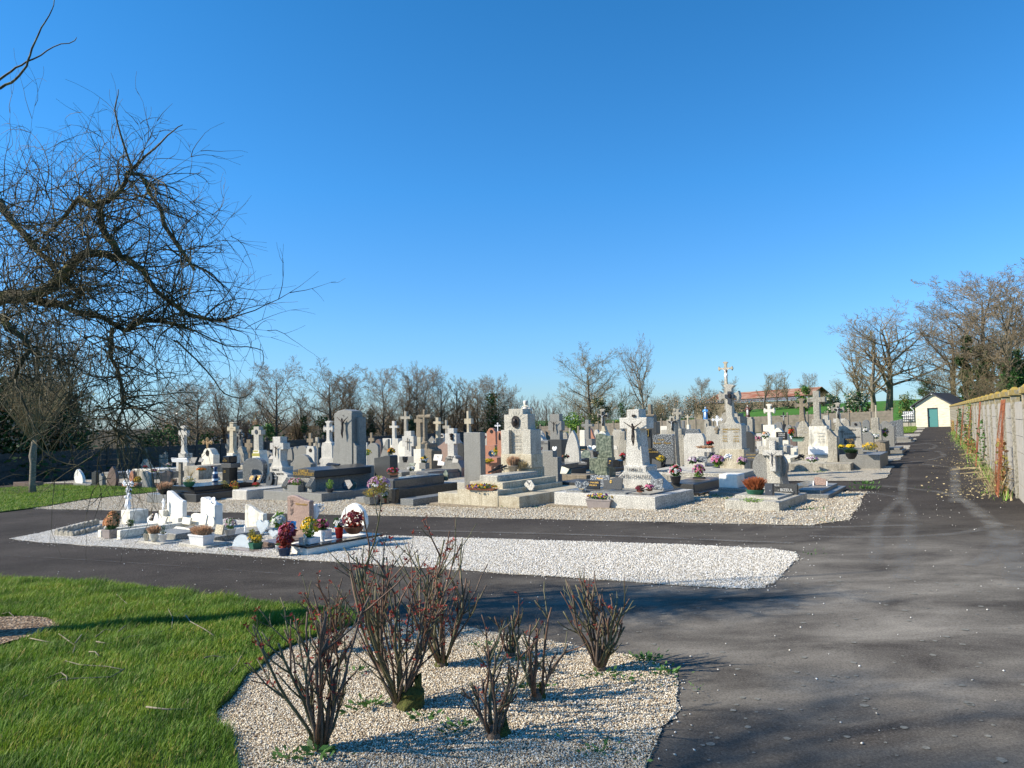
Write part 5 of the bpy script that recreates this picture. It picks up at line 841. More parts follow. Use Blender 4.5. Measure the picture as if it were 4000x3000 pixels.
# ---------------------------------------------------------------- bare kerb graves between (low ledgers seen in gaps)
def low_grave(label, z, x0, x1, yt, yb, dep, mat, mat2=None, v=None, th=31):
    t = Mon('grave', label, 'grave', z, (x0+x1)/2, yb if v is None else None, v, th); t.p('kerb', 'box', x0, x1, yt+(12 if mat2 else 0), None, dep, mat, 0)
    if mat2: t.p('ledger', 'box', x0+12, x1-6, yt, None, dep*.85, mat2, .12)
    return t
low_grave('low concrete grave with orange flowers below the cream rounded memorial', '2', 690, 860, 1120, 1195, 1.8, 'stone_white'); low_grave('low grey grave with red flowers right of the orange flowers', '2', 800, 985, 1128, 1200, 1.6, 'concrete_old', 'brown_granite'); low_grave('pale granite grave block left of the speckled arch headstone', '2', 1170, 1320, 1040, 1190, 1.7, 'pale_granite', 'grey_granite')
low_grave('wide low concrete grave on the left with a pale ledger', '1', 1215, 1480, 790, 870, 1.8, 'concrete_old', 'stone_white'); low_grave('long light kerb grave left of the name board', '2', 360, 490, 1112, 1190, 1.8, 'stone_white'); low_grave('grey grave with a dark ledger behind the white granite kerb tomb', '2', 1560, 1700, 1000, 1110, 2.0, 'grey_granite', 'dark_granite')
low_grave('grey granite ledger with a dark urn, second row behind the dark tomb', '4', 45, 270, 1040, 1110, 1.9, 'grey_granite', 'blue_granite'); low_grave('pale granite ledger end with a dried wreath behind the dark tomb', '4', 220, 430, 1065, 1128, 1.6, 'white_granite'); low_grave('white granite ledger with plaques below the bronze head cross', '4', 615, 790, 1060, 1132, 2.0, 'white_granite', 'pink_granite')
low_grave('dark polished ledger below the white leaf headstone', '5', 470, 590, 985, 1145, 1.9, 'dark_granite', 'black_granite'); low_grave('dark granite double ledger before the green marble headstone', '5', 890, 1140, 1085, 1150, 1.6, 'dark_granite', 'blue_granite'); low_grave('dark granite ledger with plaques behind the huge white cross', '5', 1600, 1760, 1085, 1150, 1.7, 'dark_granite', 'black_granite')
low_grave('grey granite grave block with pink flowers left of the very large monument', '6', 400, 520, 1040, 1145, 1.5, 'beige_granite', 'grey_granite'); low_grave('pale granite trough of the very large monument with pink flowers', '6', 690, 945, 1055, 1150, .7, 'pale_granite'); low_grave('weathered grey kerb grave right of the pink flower trough', '6', 950, 1300, 1035, 1138, 1.9, 'concrete_old', 'dark_granite')
low_grave('pale stone ledger tomb with a dark plaque right of the speckled cross', '7', 250, 480, 890, 1020, 1.9, 'stone_white', 'white_granite')
low_grave('long low grey grave in the gap right of the broad clipped headstone', '6', 310, 560, 905, 980, 1.4, 'pale_granite', 'grey_granite')
# ================================================================ FLOWERS, POTS, PLAQUES
def pot_item(name, label, cat, z, x, yb, yt, w, pot, pot_mat, flower=None, foliage='leaf_green', ytp=None, style='bloom', v=None, dense=1.0, fsize=1.0, rect=None):
    """x,yb base point; yt top of plant; ytp top of the pot rim; w pot width in zoom px"""
    if v is None: P = hit(*PX(z, x, yb))
    else: P = at_v(PX(z, x, yb)[0], v); P.z = z_at(*PX(z, x, yb), P.y)
    S_ = P.y/F/ZO[z][2]; W = w*S_; ytp = yb-(yb-yt)*.4 if ytp is None else ytp
    hp = max(.01, (yb-ytp)*S_*1.02); ht = (yb-yt)*S_*1.02; r = empty(name, P, R(-33)); tag(r, label, cat, 'potted plants and flowers on the graves'); mb = MB(); D = W*.8
    if pot == 'round': mb.lathe([(W*.33, 0), (W*.36, .01*hp), (W*.5, hp*.92), (W*.53, hp*.93), (W*.53, hp), (W*.47, hp), (W*.45, hp*.85)], n=14); D = W
    elif pot == 'bowl': mb.lathe([(W*.22, 0), (W*.26, hp*.05), (W*.42, hp*.45), (W*.5, hp*.95), (W*.52, hp), (W*.47, hp), (W*.45, hp*.85)], n=16); D = W
    elif pot == 'trough':
        D = rect or W*.45; s = .86
        p = [(-W/2*s, -D/2*s, 0), (W/2*s, -D/2*s, 0), (W/2*s, D/2*s, 0), (-W/2*s, D/2*s, 0), (-W/2, -D/2, hp*.85), (W/2, -D/2, hp*.85), (W/2, D/2, hp*.85), (-W/2, D/2, hp*.85)]
        mb.add(p, [(3, 2, 1, 0), (0, 1, 5, 4), (1, 2, 6, 5), (2, 3, 7, 6), (3, 0, 4, 7), (4, 5, 6, 7)]); a, b = W/2*1.04, D/2*1.08
        for c, d in (((0, -b+.008), (2*a, .016)), ((0, b-.008), (2*a, .016)), ((-a+.008, 0), (.016, 2*b-.034)), ((a-.008, 0), (.016, 2*b-.034))): mb.box((c[0], c[1], hp*.92), (d[0], d[1], hp*.16))
    elif pot == 'box': D = rect or W*.45; mb.box((0, 0, hp/2), (W, D, hp))
    elif pot == 'hexpot': mb.lathe([(W*.4, 0), (W*.52, hp), (W*.46, hp), (W*.44, hp*.85)], n=6); D = W
    elif pot == 'vase': mb.lathe([(W*.3, 0), (W*.3, hp*.08), (W*.15, hp*.2), (W*.45, hp*.6), (W*.5, hp*.75), (W*.3, hp*.95), (W*.38, hp)], n=14)
    if pot:
        o = mb.build({'trough': 'trough', 'bowl': 'bowl', 'vase': 'vase'}.get(pot, 'pot'), pot_mat, r, smooth=pot in ('round', 'bowl', 'vase'), bevel=.004 if pot in ('box',) else 0)
    H = ht-hp; fw = W*.5 if not rect else W*.5; mb = MB(); fl = MB(); rim = hp*.85
    if style == 'heather':
        n = int(170*dense)
        for i in range(n):
            a = random.uniform(0, 2*pi); q = math.sqrt(random.random()); x0, y0 = q*fw*.7*math.cos(a), q*D*.42*math.sin(a); dx, dy = x0*.7+random.gauss(0, .02), y0*.7; h = H*random.uniform(.6, 1.02)*(1-.25*q*q); rr = .0028*(.6+fsize)
            pts = [(x0, y0, rim), (x0+dx*.4, y0+dy*.4, rim+h*.55), (x0+dx, y0+dy, hp+h)]; mb.tube(pts, [rr, rr*1.5, rr*.6], 3, cap=False)
            for k in range(4): t = random.uniform(.4, 1); mb.leaf((x0+dx*t, y0+dy*t, rim+h*t), .014*fsize)
        mb.build('foliage', foliage, r)
        return r
    if style == 'spiky':
        for i in range(int(30*dense)):
            a = random.uniform(0, 2*pi); L = H*random.uniform(.7, 1.2); sp = random.uniform(.1, .8); mb.tube([(0, 0, rim), (sp*L*.4*math.cos(a), sp*L*.3*math.sin(a), rim+L*.6), (sp*L*math.cos(a), sp*L*.8*math.sin(a), rim+L)], [.006, .005, .001], 3)
        mb.build('leaves', foliage, r); return r
    n = int(150*dense); cz = hp+H*.42; rx = max(fw, H*.3)
    for i in range(n):
        a = random.uniform(0, 2*pi); u = random.uniform(-.9, 1); q = math.sqrt(1-u*u)*random.uniform(.4, 1.); p = Vector((q*rx*math.cos(a), q*max(D*.45, rx*.5)*math.sin(a), cz+u*H*.5)); mb.leaf(p, .05*fsize*random.uniform(.5, 1.1), asp=.55)
        if i % 5 == 0: mb.tube([(p.x*.2, p.y*.2, rim*.9), tuple(p)], .0025, 3, cap=False)
    mb.build('foliage', foliage, r)
    if flower:
        fls = flower if isinstance(flower, (list, tuple)) else [flower]; nf = int((34 if style == 'bloom' else 60)*dense)
        for i in range(nf):
            a = random.uniform(0, 2*pi); u = random.uniform(-.15 if style == 'bloom' else .2, 1); q = math.sqrt(1-u*u); p = Vector((q*rx*1.05*math.cos(a), q*max(D*.48, rx*.5)*1.05*math.sin(a)-.01, cz+u*H*.53)); s = .022*fsize*random.uniform(.7, 1.2); m = random.randrange(len(fls)); d0 = Vector((p.x, p.y-.05, p.z-cz+.05)).normalized()
            t1 = d0.orthogonal().normalized(); t2 = d0.cross(t1)
            for k in range(6):
                b = 2*pi*k/6; rad = (t1*math.cos(b)+t2*math.sin(b)); tg = (t2*math.cos(b)-t1*math.sin(b)); fl.add([tuple(p), tuple(p+rad*s*.6+tg*s*.42+d0*s*.3), tuple(p+rad*s*1.1+d0*s*.25), tuple(p+rad*s*.6-tg*s*.42+d0*s*.3)], [(0, 1, 2, 3)], m)
            fl.ball(tuple(p+d0*s*.2), s*.45, 5, 3, m)
        fl.build('blossoms', fls, r)
    return r
PI_ = pot_item
PI_('flower_pot', 'taupe trough of orange peach chrysanthemums and green leaves in the white child kerb grave', 'flower pot', '9', 825, 738, 500, 160, 'trough', 'taupe_plastic', 'fl_peach', 'leaf_green', 642, dense=2.2, fsize=1.2, rect=.16)
PI_('chrysanthemum', 'tall bushy chrysanthemum with orange peach flowers below the ornate iron cross', 'flowers', '9', 870, 640, 432, 130, None, None, 'fl_peach', 'leaf_dark', 640, v=7.9, dense=2.6, fsize=1.35)
PI_('grey_leaf_plant', 'grey green trailing plant beside the orange chrysanthemum', 'plant', '9', 1060, 610, 525, 110, None, None, None, 'leaf_green', 608, v=8.1, dense=1.1, fsize=.7)
PI_('planter', 'shell shaped stone planter of dry heather between two small white pots', 'planter', '9', 1340, 778, 598, 118, 'bowl', 'stone_white', None, 'heather', 690, 'heather', dense=1.5, v=7.55); PI_('flower_pot', 'small white pot with a wilted plant, left of the shell planter', 'flower pot', '9', 1247, 764, 655, 70, 'round', 'stone_white', None, 'leaf_dark', 692, v=7.55, dense=.3, fsize=.5); PI_('flower_pot', 'white pot with grey lavender stems right of the shell planter', 'flower pot', '9', 1438, 775, 590, 92, 'round', 'white_plastic', None, 'leaf_dark', 697, v=7.5, dense=.5, fsize=.55)
PI_('planter', 'white square trough of brown heather on the third child grave', 'planter', '9', 1880, 812, 600, 275, 'trough', 'white_plastic', None, 'heather', 700, 'heather', dense=2.6, fsize=1.1, rect=.2)
PI_('flower_pot', 'white pot of pale pink flowers with green leaves left of the weathered white headstone', 'flower pot', 'a', 143, 708, 515, 130, 'round', 'white_plastic', ['fl_white', 'fl_palepink'], 'leaf_green', 635, dense=.9, fsize=.9)
PI_('flower_pot', 'dark green planter of bright yellow flowers and a yellow leaved shrub on the brown slab', 'flower pot', 'a', 440, 862, 705, 165, 'hexpot', 'green_plastic', 'fl_yellow', 'leaf_yellow', 793, dense=1.2, fsize=.75); PI_('shrub_pot', 'upright yellowish shrub behind the yellow flowers', 'plant', 'a', 395, 760, 640, 90, None, None, None, 'leaf_yellow', 755, v=7.5, dense=.9, fsize=.7)
PI_('artificial_flowers', 'cluster of large white lilies with green leaves left of the pink granite headstone', 'flowers', 'a', 700, 620, 465, 120, None, None, 'fl_white', 'leaf_bright', 612, v=8.0, dense=1.0, fsize=1.9)
PI_('artificial_flowers', 'large artificial burgundy red orchids with mottled leaves rising behind the blue pot', 'flowers', 'a', 800, 760, 585, 190, None, None, ['fl_burgundy', 'fl_pink'], 'leaf_red', 755, v=7.35, dense=1.2, fsize=1.7)
PI_('flower_pot', 'blue ribbed pot with reddish brown leaves standing on the gravel at the grave corner', 'flower pot', 'a', 772, 955, 670, 146, 'round', 'blue_pot', ['fl_burgundy'], 'leaf_red', 855, dense=1.3, fsize=1.2); PI_('flower_pot', 'plain white pot tucked behind the blue pot', 'flower pot', 'a', 700, 916, 800, 66, 'round', 'white_plastic', None, 'leaf_green', 830, dense=.3, fsize=.6)
PI_('planter', 'white trough of yellow daffodils on the white marble child grave', 'planter', 'a', 1060, 800, 505, 180, 'box', 'white_plastic', 'fl_yellow', 'leaf_bright', 735, dense=1.3, fsize=1.2, rect=.2); PI_('planter', 'bushy pink ranunculus plant right of the yellow daffodils', 'planter', 'a', 1200, 745, 530, 160, 'box', 'white_plastic', ['fl_pink', 'fl_burgundy'], 'leaf_green', 650, dense=2.0, fsize=.95, rect=.2)
def tulip():
    P = at_v(PX('a', 1120, 510)[0], 9.0); P.z = z_at(*PX('a', 1120, 510), P.y); r = empty('tulip_ornament', P, 0); tag(r, 'white stone tulip vase with white artificial blossoms right of the pink headstone', 'ornament'); mb = MB(); mb.lathe([(.03, -.22), (.03, 0), (.06, .06), (.075, .14), (.05, .2), (.06, .22)], n=10); mb.build('vase', 'white_paint', r, smooth=True)
    mb = MB(); 
    for i in range(26): mb.leaf((random.uniform(0, .12), random.uniform(-.04, .04), random.uniform(.1, .22)), .05, asp=.8)
    mb.build('blossoms', 'fl_white', r)
tulip()
PI_('flower_pot', 'red pot with a pale pink chrysanthemum on the white marble child grave', 'flower pot', 'a', 1402, 745, 525, 98, 'round', 'red_pot', ['fl_palepink', 'fl_white'], 'leaf_green', 622, dense=.7, fsize=1.3)
def bluefan():
    P = hit(*PX('a', 1400, 690)); r = empty('glass_ornament', P+Vector((0, .15, 0)), R(-35)); tag(r, 'blue glass fan shaped ornament behind the red pot', 'ornament'); mb = MB(); mb.prism(arcpts(0, .02, .15, .2, 0, 180, 12), -.012, .012); mb.build('fan', 'blue_glass', r)
bluefan()
PI_('planter', 'brown carved wooden bowl with a reddish begonia before the split round headstone', 'planter', 'a', 1560, 692, 445, 230, 'bowl', 'brown_bowl', 'fl_burgundy', 'leaf_red', 612, dense=1.0, fsize=1.4, v=8.1)
statue_child('small white praying angel figure at the front corner of the white marble grave', 'a', 1000, 818, 680, 'stone_white'); statue_child('white crouching angel with wings on the edge of the white marble grave', 'a', 1225, 782, 655, 'white_paint')
plaque('open white marble book plaque on the white marble child grave', 'a', 960, 1040, 545, 640, 'box', 'white_marble', 15, v=8.3); plaque('blue framed photo plaque among the red orchids', 'a', 790, 880, 545, 640, 'box', 'blue_glass', 10, v=8.1)
# front row of tombs
PI_('bowl_planter', 'black bowl of brown heather on the left end dark tomb', 'planter', '2', 305, 1428, 1262, 165, 'bowl', 'black_plastic', None, 'heather', 1365, 'heather', dense=1.4); PI_('bowl_planter', 'dark green bowl of mixed plants and long straw leaves on the dark ledger', 'planter', '2', 628, 1332, 1195, 150, 'bowl', 'green_plastic', ['fl_white'], 'leaf_yellow', 1270, dense=1.0, fsize=.8); PI_('straw_plant', 'long pale grass blades standing in the dark green bowl', 'plant', '2', 640, 1262, 1090, 60, None, None, None, 'dry', 1262, 'spiky', dense=.7, v=14.0)
t = Mon('grave_sign', 'white board roofed wooden cross post standing behind the dark ledger', 'sign', '2', 502, 1335, v=15.2, th=30); t.p('post', 'box', 487, 520, 1015, None, .08, 'bark_pale', .0, sup=False); t.p('board', 'box', 405, 610, 958, 1016, .04, 'white_paint', -.045, sup=False, tilt=-20)
PI_('heather_pot', 'small pot of brown heather behind the wooden name board', 'plant', '2', 430, 1345, 1215, 60, 'round', 'grey_plastic', None, 'heather', 1290, 'heather', dense=.6)
PI_('flower_pot', 'yellow flowering shrub in a pot between the little stelae', 'flower pot', '1', 1280, 950, 855, 62, 'round', 'stone_white', 'fl_yellow', 'leaf_yellow', 912, dense=1.2, fsize=1.4); PI_('wreath', 'dark dried plant on a stand right of the white wave headstone', 'plant', '1', 805, 925, 845, 55, None, None, None, 'leaf_dark', 918, dense=.6, fsize=.9, v=21.6)
PI_('planter', 'white granite trough with straggly silver plants in the white kerb tomb', 'planter', '2', 1075, 1455, 1250, 215, 'box', 'white_granite', None, 'leaf_yellow', 1378, dense=1.7, fsize=.8, rect=.22); PI_('artificial_flowers', 'red and yellow artificial flowers on the white kerb tomb', 'flowers', '2', 1215, 1368, 1255, 120, None, None, ['fl_red', 'fl_yellow'], 'leaf_yellow', 1365, dense=1.0, v=14.2); PI_('artificial_flowers', 'low spray of red flowers before the gold lettered book plaques', 'flowers', '2', 1495, 1325, 1275, 95, None, None, 'fl_red', 'leaf_green', 1322, dense=.8, v=14.6)
def blue_vase():
    P = at_v(PX('2', 965, 1290)[0], 14.6); P.z = z_at(*PX('2', 965, 1295), P.y); r = empty('vase_ornament', P, 0); tag(r, 'blue and white patterned vase beside the black pillar', 'vase'); mb = MB(); mb.lathe([(.05, -.3), (.05, .03), (.09, .1), (.07, .3), (.04, .42), (.07, .5)], n=12); mb.build('vase', 'blue_pot', r, smooth=True); MB().lathe([(.096, .1), (.09, .16)], n=12, caps=False).build('band', 'white_paint', r); MB().lathe([(.074, .3), (.06, .36)], n=12, caps=False).build('band', 'white_paint', r)
blue_vase()
plaque('left black plaque of a pair with gold lettering before the speckled arch headstone', '2', 1365, 1455, 1170, 1278, 'box', 'black_granite', 26, v=14.6, text=[('A NOTRE', .8, .4), ('GRAND PERE', .62, .5), ('REGRETS', .44, .4)]); plaque('right black plaque of a pair with gold lettering before the speckled arch headstone', '2', 1450, 1545, 1165, 1275, 'box', 'black_granite', 26, v=14.65, text=[('SOUVENIR', .8, .45), ('DE TES AMIS', .62, .5), ('1998', .44, .25)])
plaque('tall dark leaf shaped plaque with a carved rose before the white Christian cross foot', '2', 1612, 1690, 1135, 1312, 'leaf', 'dark_granite', 10, v=14.3, motif=('rose', 'bronze', 0, .5, .15)); plaque('second tall dark plaque with engraved lines right of the carved rose plaque', '2', 1675, 1755, 1135, 1312, 'slope', 'dark_granite', 10, v=14.35, text=[('REGRETS', .7, .6), ('ETERNELS', .5, .7)], tm='white_letter')
PI_('artificial_flowers', 'pink and white artificial flowers in the grey trough between the scrolled consoles', 'flowers', '3', 515, 1395, 1222, 205, 'box', 'grey_granite', ['fl_pink', 'fl_palepink'], 'leaf_bright', 1312, dense=1.6, fsize=1.1, rect=.2); PI_('bowl_planter', 'grey bowl with a round green leaved bush beside the dark coffin shaped ledger', 'planter', '3', 958, 1405, 1235, 115, 'bowl', 'slate', None, 'leaf_bright', 1355, dense=1.5, fsize=.7)
plaque('dark square plaque set on its corner in the shade of the long ledger', '3', 1090, 1240, 1235, 1360, 'hex', 'slate', 20, v=14.4, text=[('Le temps', .6, .5), ('passe', .42, .4)], tm='white_letter'); plaque('tilted pale edged plaque behind the dark corner plaque', '3', 1190, 1285, 1235, 1375, 'slope', 'green_marble', 14, v=14.8)
plaque('black crucifix plaque lying on the coffin shaped ledger', '3', 900, 1070, 995, 1050, 'slope', 'black_granite', 60, v=14.8)
PI_('artificial_flowers', 'big bunch of pale pink blossoms hanging over the end of the dark tomb', 'flowers', '3', 1590, 1400, 1195, 300, None, None, ['fl_palepink', 'fl_white', 'fl_mauve'], 'leaf_yellow', 1395, dense=3.4, fsize=1.25, v=12.9); PI_('planter', 'dark hexagonal pot of yellow straggly flowers on the gravel before the dark tomb', 'planter', '3', 1500, 1552, 1360, 215, 'hexpot', 'blue_granite', 'fl_yellow', 'leaf_yellow', 1458, dense=2.2, fsize=.55); PI_('flower_pot', 'terracotta vase of white roses right of the yellow straggly flowers', 'flower pot', '3', 1680, 1548, 1400, 40, 'round', 'terracotta', 'fl_white', 'leaf_green', 1480, dense=.7, fsize=1.5)
t = Mon('grave_lantern', 'tall dark cylindrical lantern with dried white sprigs before the dark tomb', 'lantern', '3', 1780, 1550, v=12.25); t.p('post', 'vase', 1752, 1812, 1362, 1550, .12, 'black_granite', 0)
PI_('artificial_flowers', 'orange dish of red and pink flowers on the dark tomb ledger', 'flowers', '4', 118, 1182, 1085, 150, 'bowl', 'terracotta', ['fl_red', 'fl_pink'], 'leaf_dark', 1155, dense=1.2, v=14.3); PI_('artificial_flowers', 'small spray of dried cream flowers behind the orange dish', 'flowers', '4', 350, 1128, 1070, 100, None, None, 'fl_white', 'leaf_dark', 1125, dense=.8, v=15.6)
plaque('flat black cross plaque on the dark tomb ledger', '4', 410, 570, 1120, 1165, 'slope', 'polished_grey', 55, v=15.2); plaque('oval green stone plaque leaning at the end of the dark tomb', '4', 745, 820, 1110, 1252, 'leaf', 'green_marble', 10, v=15.2)
PI_('planter', 'long terracotta trough of yellow and purple pansies on the stepped tomb', 'planter', '4', 1270, 1372, 1300, 440, 'trough', 'terracotta', ['fl_yellow', 'fl_orange', 'fl_purple', 'fl_yellow'], 'leaf_green', 1350, dense=2.6, fsize=.9, rect=.18); PI_('planter', 'ribbed beige pot of brown heather and green sprigs by the tall rayed monument', 'planter', '4', 1665, 1145, 925, 135, 'round', 'beige_pot', None, 'heather', 1058, 'heather', dense=1.6, v=14.9); PI_('heather_plant', 'dry spreading heather right of the ribbed beige pot', 'plant', '4', 1800, 1085, 985, 150, None, None, None, 'dry', 1082, 'heather', dense=.8, v=15.0)
def lean_cross(label, z, x0, x1, yt, yb, v, mat='black_granite', fig='bronze'):
    a = at_v(PX(z, x0, yb)[0], v); a.z = z_at(*PX(z, x0, yb), a.y); b = at_v(PX(z, x1, yt)[0], v+.25); b.z = z_at(*PX(z, x1, yt), b.y); r = empty('lying_crucifix', a, 0); tag(r, label, 'crucifix'); d = b-a; L = d.length; mb = MB(); n = d.normalized(); s = n.cross(Vector((0, -.5, 1))).normalized(); up = s.cross(n)
    if up.z < 0: up = -up
    def bar(p, q, w): mb.add([tuple(p+s_*w+u_) for p in (p, q) for s_, u_ in ((s if False else (s if True else s), 0*up),)] if False else [tuple(c) for c in ()], []) if False else None
    def brick(p, q, side, w, t):
        e = side*w; f = up*t; V = [p-e, p+e, q+e, q-e]; V = V+[k+f for k in V]; mb.add([tuple(k) for k in V], [(3, 2, 1, 0), (4, 5, 6, 7), (0, 1, 5, 4), (1, 2, 6, 5), (2, 3, 7, 6), (3, 0, 4, 7)])
    brick(Vector((0, 0, 0)), d, s, L*.05, .03); c = d*.7; brick(c-s*L*.28, c+s*L*.28, n, L*.05, .031); mb.build('cross', mat, r, bevel=.003); mb = MB()
    mb.tube([d*.25+up*.05, d*.45+up*.07, d*.62+up*.07, d*.72+up*.06], [.012*L*2, .03*L*2, .035*L*2, .02*L*2], 6); mb.ball(tuple(d*.78+up*.07), L*.05, 6, 5); mb.tube([c-s*L*.24+up*.05, c*.95+up*.06, c+s*L*.24+up*.05], L*.02, 5); mb.build('figure', fig, r, smooth=True)
    for k in (.4, .62, .82): q = d*k; MB().tube([q+s*.03, (q.x+s.x*.03, q.y+s.y*.03, q.z-max(.02, (k*d.z))-.02)], .006, 4).build('leg', 'black_iron', r)
lean_cross('black crucifix propped at an angle on the stepped tomb ledger', '4', 1345, 1590, 1065, 1155, 14.4); lean_cross('dark crucifix propped before the family lettering of the huge white cross', '5', 1262, 1470, 1215, 1310, 14.4, 'bronze'); lean_cross('grey crucifix propped on the tomb of the very large monument', '6', 690, 800, 895, 975, 18.2, 'slate', 'slate'); lean_cross('white crucifix propped before the very large monument', '6', 880, 1020, 930, 985, 18.0, 'white_paint', 'white_paint'); lean_cross('low black cross stand by the pale ledger tomb right of the speckled cross', '7', 340, 465, 1000, 1045, 20.3, 'black_iron', 'black_iron')
plaque('six sided white plaque with a bird standing on the stepped tomb', '4', 1805, 1948, 1245, 1378, 'hex', 'white_granite', 8, motif=('bird', 'slate', -.05, .6, .25), v=13.9)
plaque('speckled heart shaped plaque with a carved flower on the huge white cross tomb', '5', 637, 822, 1255, 1392, 'heart', 'speckled_granite', 10, motif=('rose', 'slate', 0, .6, .1), v=13.3, text=[('SOUVENIR', .22, .35)]); plaque('black plaque with a gold family name and years beside the heart plaque', '5', 790, 965, 1245, 1362, 'box', 'black_granite', 14, v=13.7, text=[('H. CHAUSSÉE', .72, .8), ('1920-2013', .42, .55)]); plaque('speckled book shaped plaque behind the gold name plaque', '5', 835, 1085, 1178, 1330, 'box', 'speckled_granite', 16, v=14.0, text=[('Regrets', .72, .3)])
plaque('dark wave shaped plaque with a bronze praying figure on the huge white cross tomb', '5', 1012, 1255, 1205, 1365, 'wave', 'dark_granite', 12, motif=('oval', 'gold', -.1, .62, .08), v=13.6, flip=True, r=.25); plaque('blue grey scroll plaque with an oval portrait, right of the propped dark crucifix', '5', 1615, 1775, 1215, 1365, 'slope', 'speckled_granite', 20, motif=('oval', 'slate', .15, .65, .1), v=13.6, flip=True, r=.15)
PI_('planter', 'taupe plastic trough of yellow pansies on the plinth before the huge white cross', 'planter', '5', 980, 1612, 1425, 345, 'trough', 'taupe_plastic', ['fl_yellow', 'fl_yellow', 'fl_purple'], 'leaf_green', 1492, dense=1.7, fsize=.95, rect=.2); PI_('ceramic_flowers', 'dark red ceramic rose on the polished ledger', 'ornament', '5', 1475, 1405, 1325, 95, 'bowl', 'terracotta', 'fl_burgundy', 'leaf_dark', 1385, dense=.5, fsize=1.2, v=13.3); PI_('ceramic_flowers', 'pink ceramic flowers right of the dark red rose', 'ornament', '5', 1600, 1388, 1300, 85, 'bowl', 'terracotta', 'fl_pink', 'leaf_dark', 1370, dense=.5, fsize=1.2, v=13.5)
PI_('flower_pot', 'grey ribbed pot of red and white flowers on the dark ledger tomb', 'flower pot', '6', 297, 1288, 1050, 140, 'round', 'grey_plastic', ['fl_red', 'fl_white', 'fl_pink'], 'leaf_green', 1195, dense=1.6, fsize=1.35); PI_('artificial_flowers', 'green fan of palm leaves with pink flowers on the brown step', 'flowers', '6', 600, 1225, 1040, 150, 'box', 'black_plastic', ['fl_pink', 'fl_mauve', 'fl_burgundy'], 'leaf_bright', 1205, dense=1.5, fsize=1.3)
PI_('bowl_planter', 'green plastic bowl of rust red heather on the speckled cross tomb', 'planter', '6', 1330, 1462, 1200, 235, 'bowl', 'green_plastic', None, 'heather_red', 1368, 'heather', dense=3.0, fsize=1.2); PI_('ground_plants', 'low yellow green weeds growing in the kerb of the speckled cross tomb', 'plants', '6', 1250, 1530, 1480, 320, None, None, None, 'leaf_bright', 1528, dense=1.1, fsize=.6, v=11.95)
plaque('dark grave lantern box with a silver flower behind the green bowl', '6', 1450, 1550, 1290, 1445, 'box', 'slate', 4, dep=.12, v=13.0, motif=('rose', 'white_letter', .2, .4, .08))
# row 2 flowers
PI_('artificial_flowers', 'red and pink flowers in a white tub before the low white crested headstone', 'flowers', '1', 1345, 782, 755, 44, None, None, 'fl_red', 'leaf_dark', 782, dense=.5, fsize=1.5, v=22.6); PI_('artificial_flowers', 'magenta pink flowers along a low kerb on the left', 'flowers', '1', 1428, 812, 790, 70, None, None, 'fl_pink', 'leaf_green', 812, dense=.9, fsize=1.2, v=20.2); PI_('artificial_flowers', 'orange begonias on the low concrete grave', 'flowers', '2', 785, 1122, 1090, 125, None, None, ['fl_orange'], 'leaf_green', 1122, dense=1.3, fsize=1.4, v=20.2); PI_('artificial_flowers', 'small red flowers right of the orange begonias', 'flowers', '2', 930, 1098, 1065, 38, None, None, 'fl_red', 'leaf_green', 1098, dense=.4, fsize=1.3, v=21.5); PI_('artificial_flowers', 'mixed pink and green arrangement right of the dark plaques on the left', 'flowers', '2', 370, 1070, 1020, 80, None, None, ['fl_palepink', 'fl_white'], 'leaf_green', 1070, dense=.8, fsize=1.4, v=22)
plaque('dark slanted book plaque right of the tall white trefoil cross', '2', 620, 700, 942, 1025, 'box', 'dark_granite', 25, v=22.2); plaque('dark crumpled plaque left of the cream rounded memorial', '2', 742, 795, 948, 1010, 'slope', 'slate', 25, v=22.2); plaque('group of dark plaques before the pale wavy headstone', '2', 1640, 1705, 905, 975, 'slope', 'slate', 30, v=24)
PI_('artificial_flowers', 'green and yellow bush with pale blossoms left of the curved grey headstones', 'flowers', '3', 1440, 925, 845, 120, None, None, 'fl_yellow', 'leaf_bright', 925, dense=1.2, fsize=1.2, v=21.3); PI_('artificial_flowers', 'round bunch of orange and yellow flowers before the triangular headstone', 'flowers', '3', 1755, 915, 828, 95, None, None, ['fl_orange', 'fl_yellow'], 'leaf_dark', 915, dense=1.4, fsize=1.5, v=21.6); PI_('artificial_flowers', 'red flowers in a basket on the second row grey ledger', 'flowers', '3', 1755, 1028, 965, 85, 'bowl', 'bark', 'fl_red', 'leaf_dark', 1005, dense=.9, fsize=1.4, v=19.6)
PI_('flower_pot', 'grey stone vase of yellow chrysanthemums second row behind the dark tomb', 'flower pot', '4', 520, 1100, 940, 105, 'box', 'grey_granite', ['fl_yellow', 'fl_yellow', 'fl_white'], 'leaf_dark', 1025, dense=1.1, fsize=1.4, v=18.9, rect=.2)
t = Mon('urn', 'black polished stone urn on the second row grey ledger', 'urn', '4', 257, 1015, v=19.6); t.O.z = z_at(*PX('4', 257, 1018), t.O.y); t.r.location = t.O; t.p('urn', 'vase', 235, 282, 942, 1018, .12, 'black_granite', 0)
plaque('green tinted plaque lying near the black urn', '4', 315, 390, 1015, 1060, 'box', 'green_marble', 35, v=19.2); plaque('white framed landscape plaque before the bronze head cross', '4', 635, 742, 908, 992, 'box', 'white_granite', 18, v=20.3, motif=('bird', 'slate', 0, .5, .2)); plaque('white cut out plaque with a grey bird on the pale ledger', '4', 690, 775, 985, 1055, 'slope', 'white_marble', 15, v=19.0); plaque('small speckled plaque with a gold rose before the bronze head cross', '4', 880, 955, 950, 1022, 'slope', 'grey_granite', 18, v=20.0)
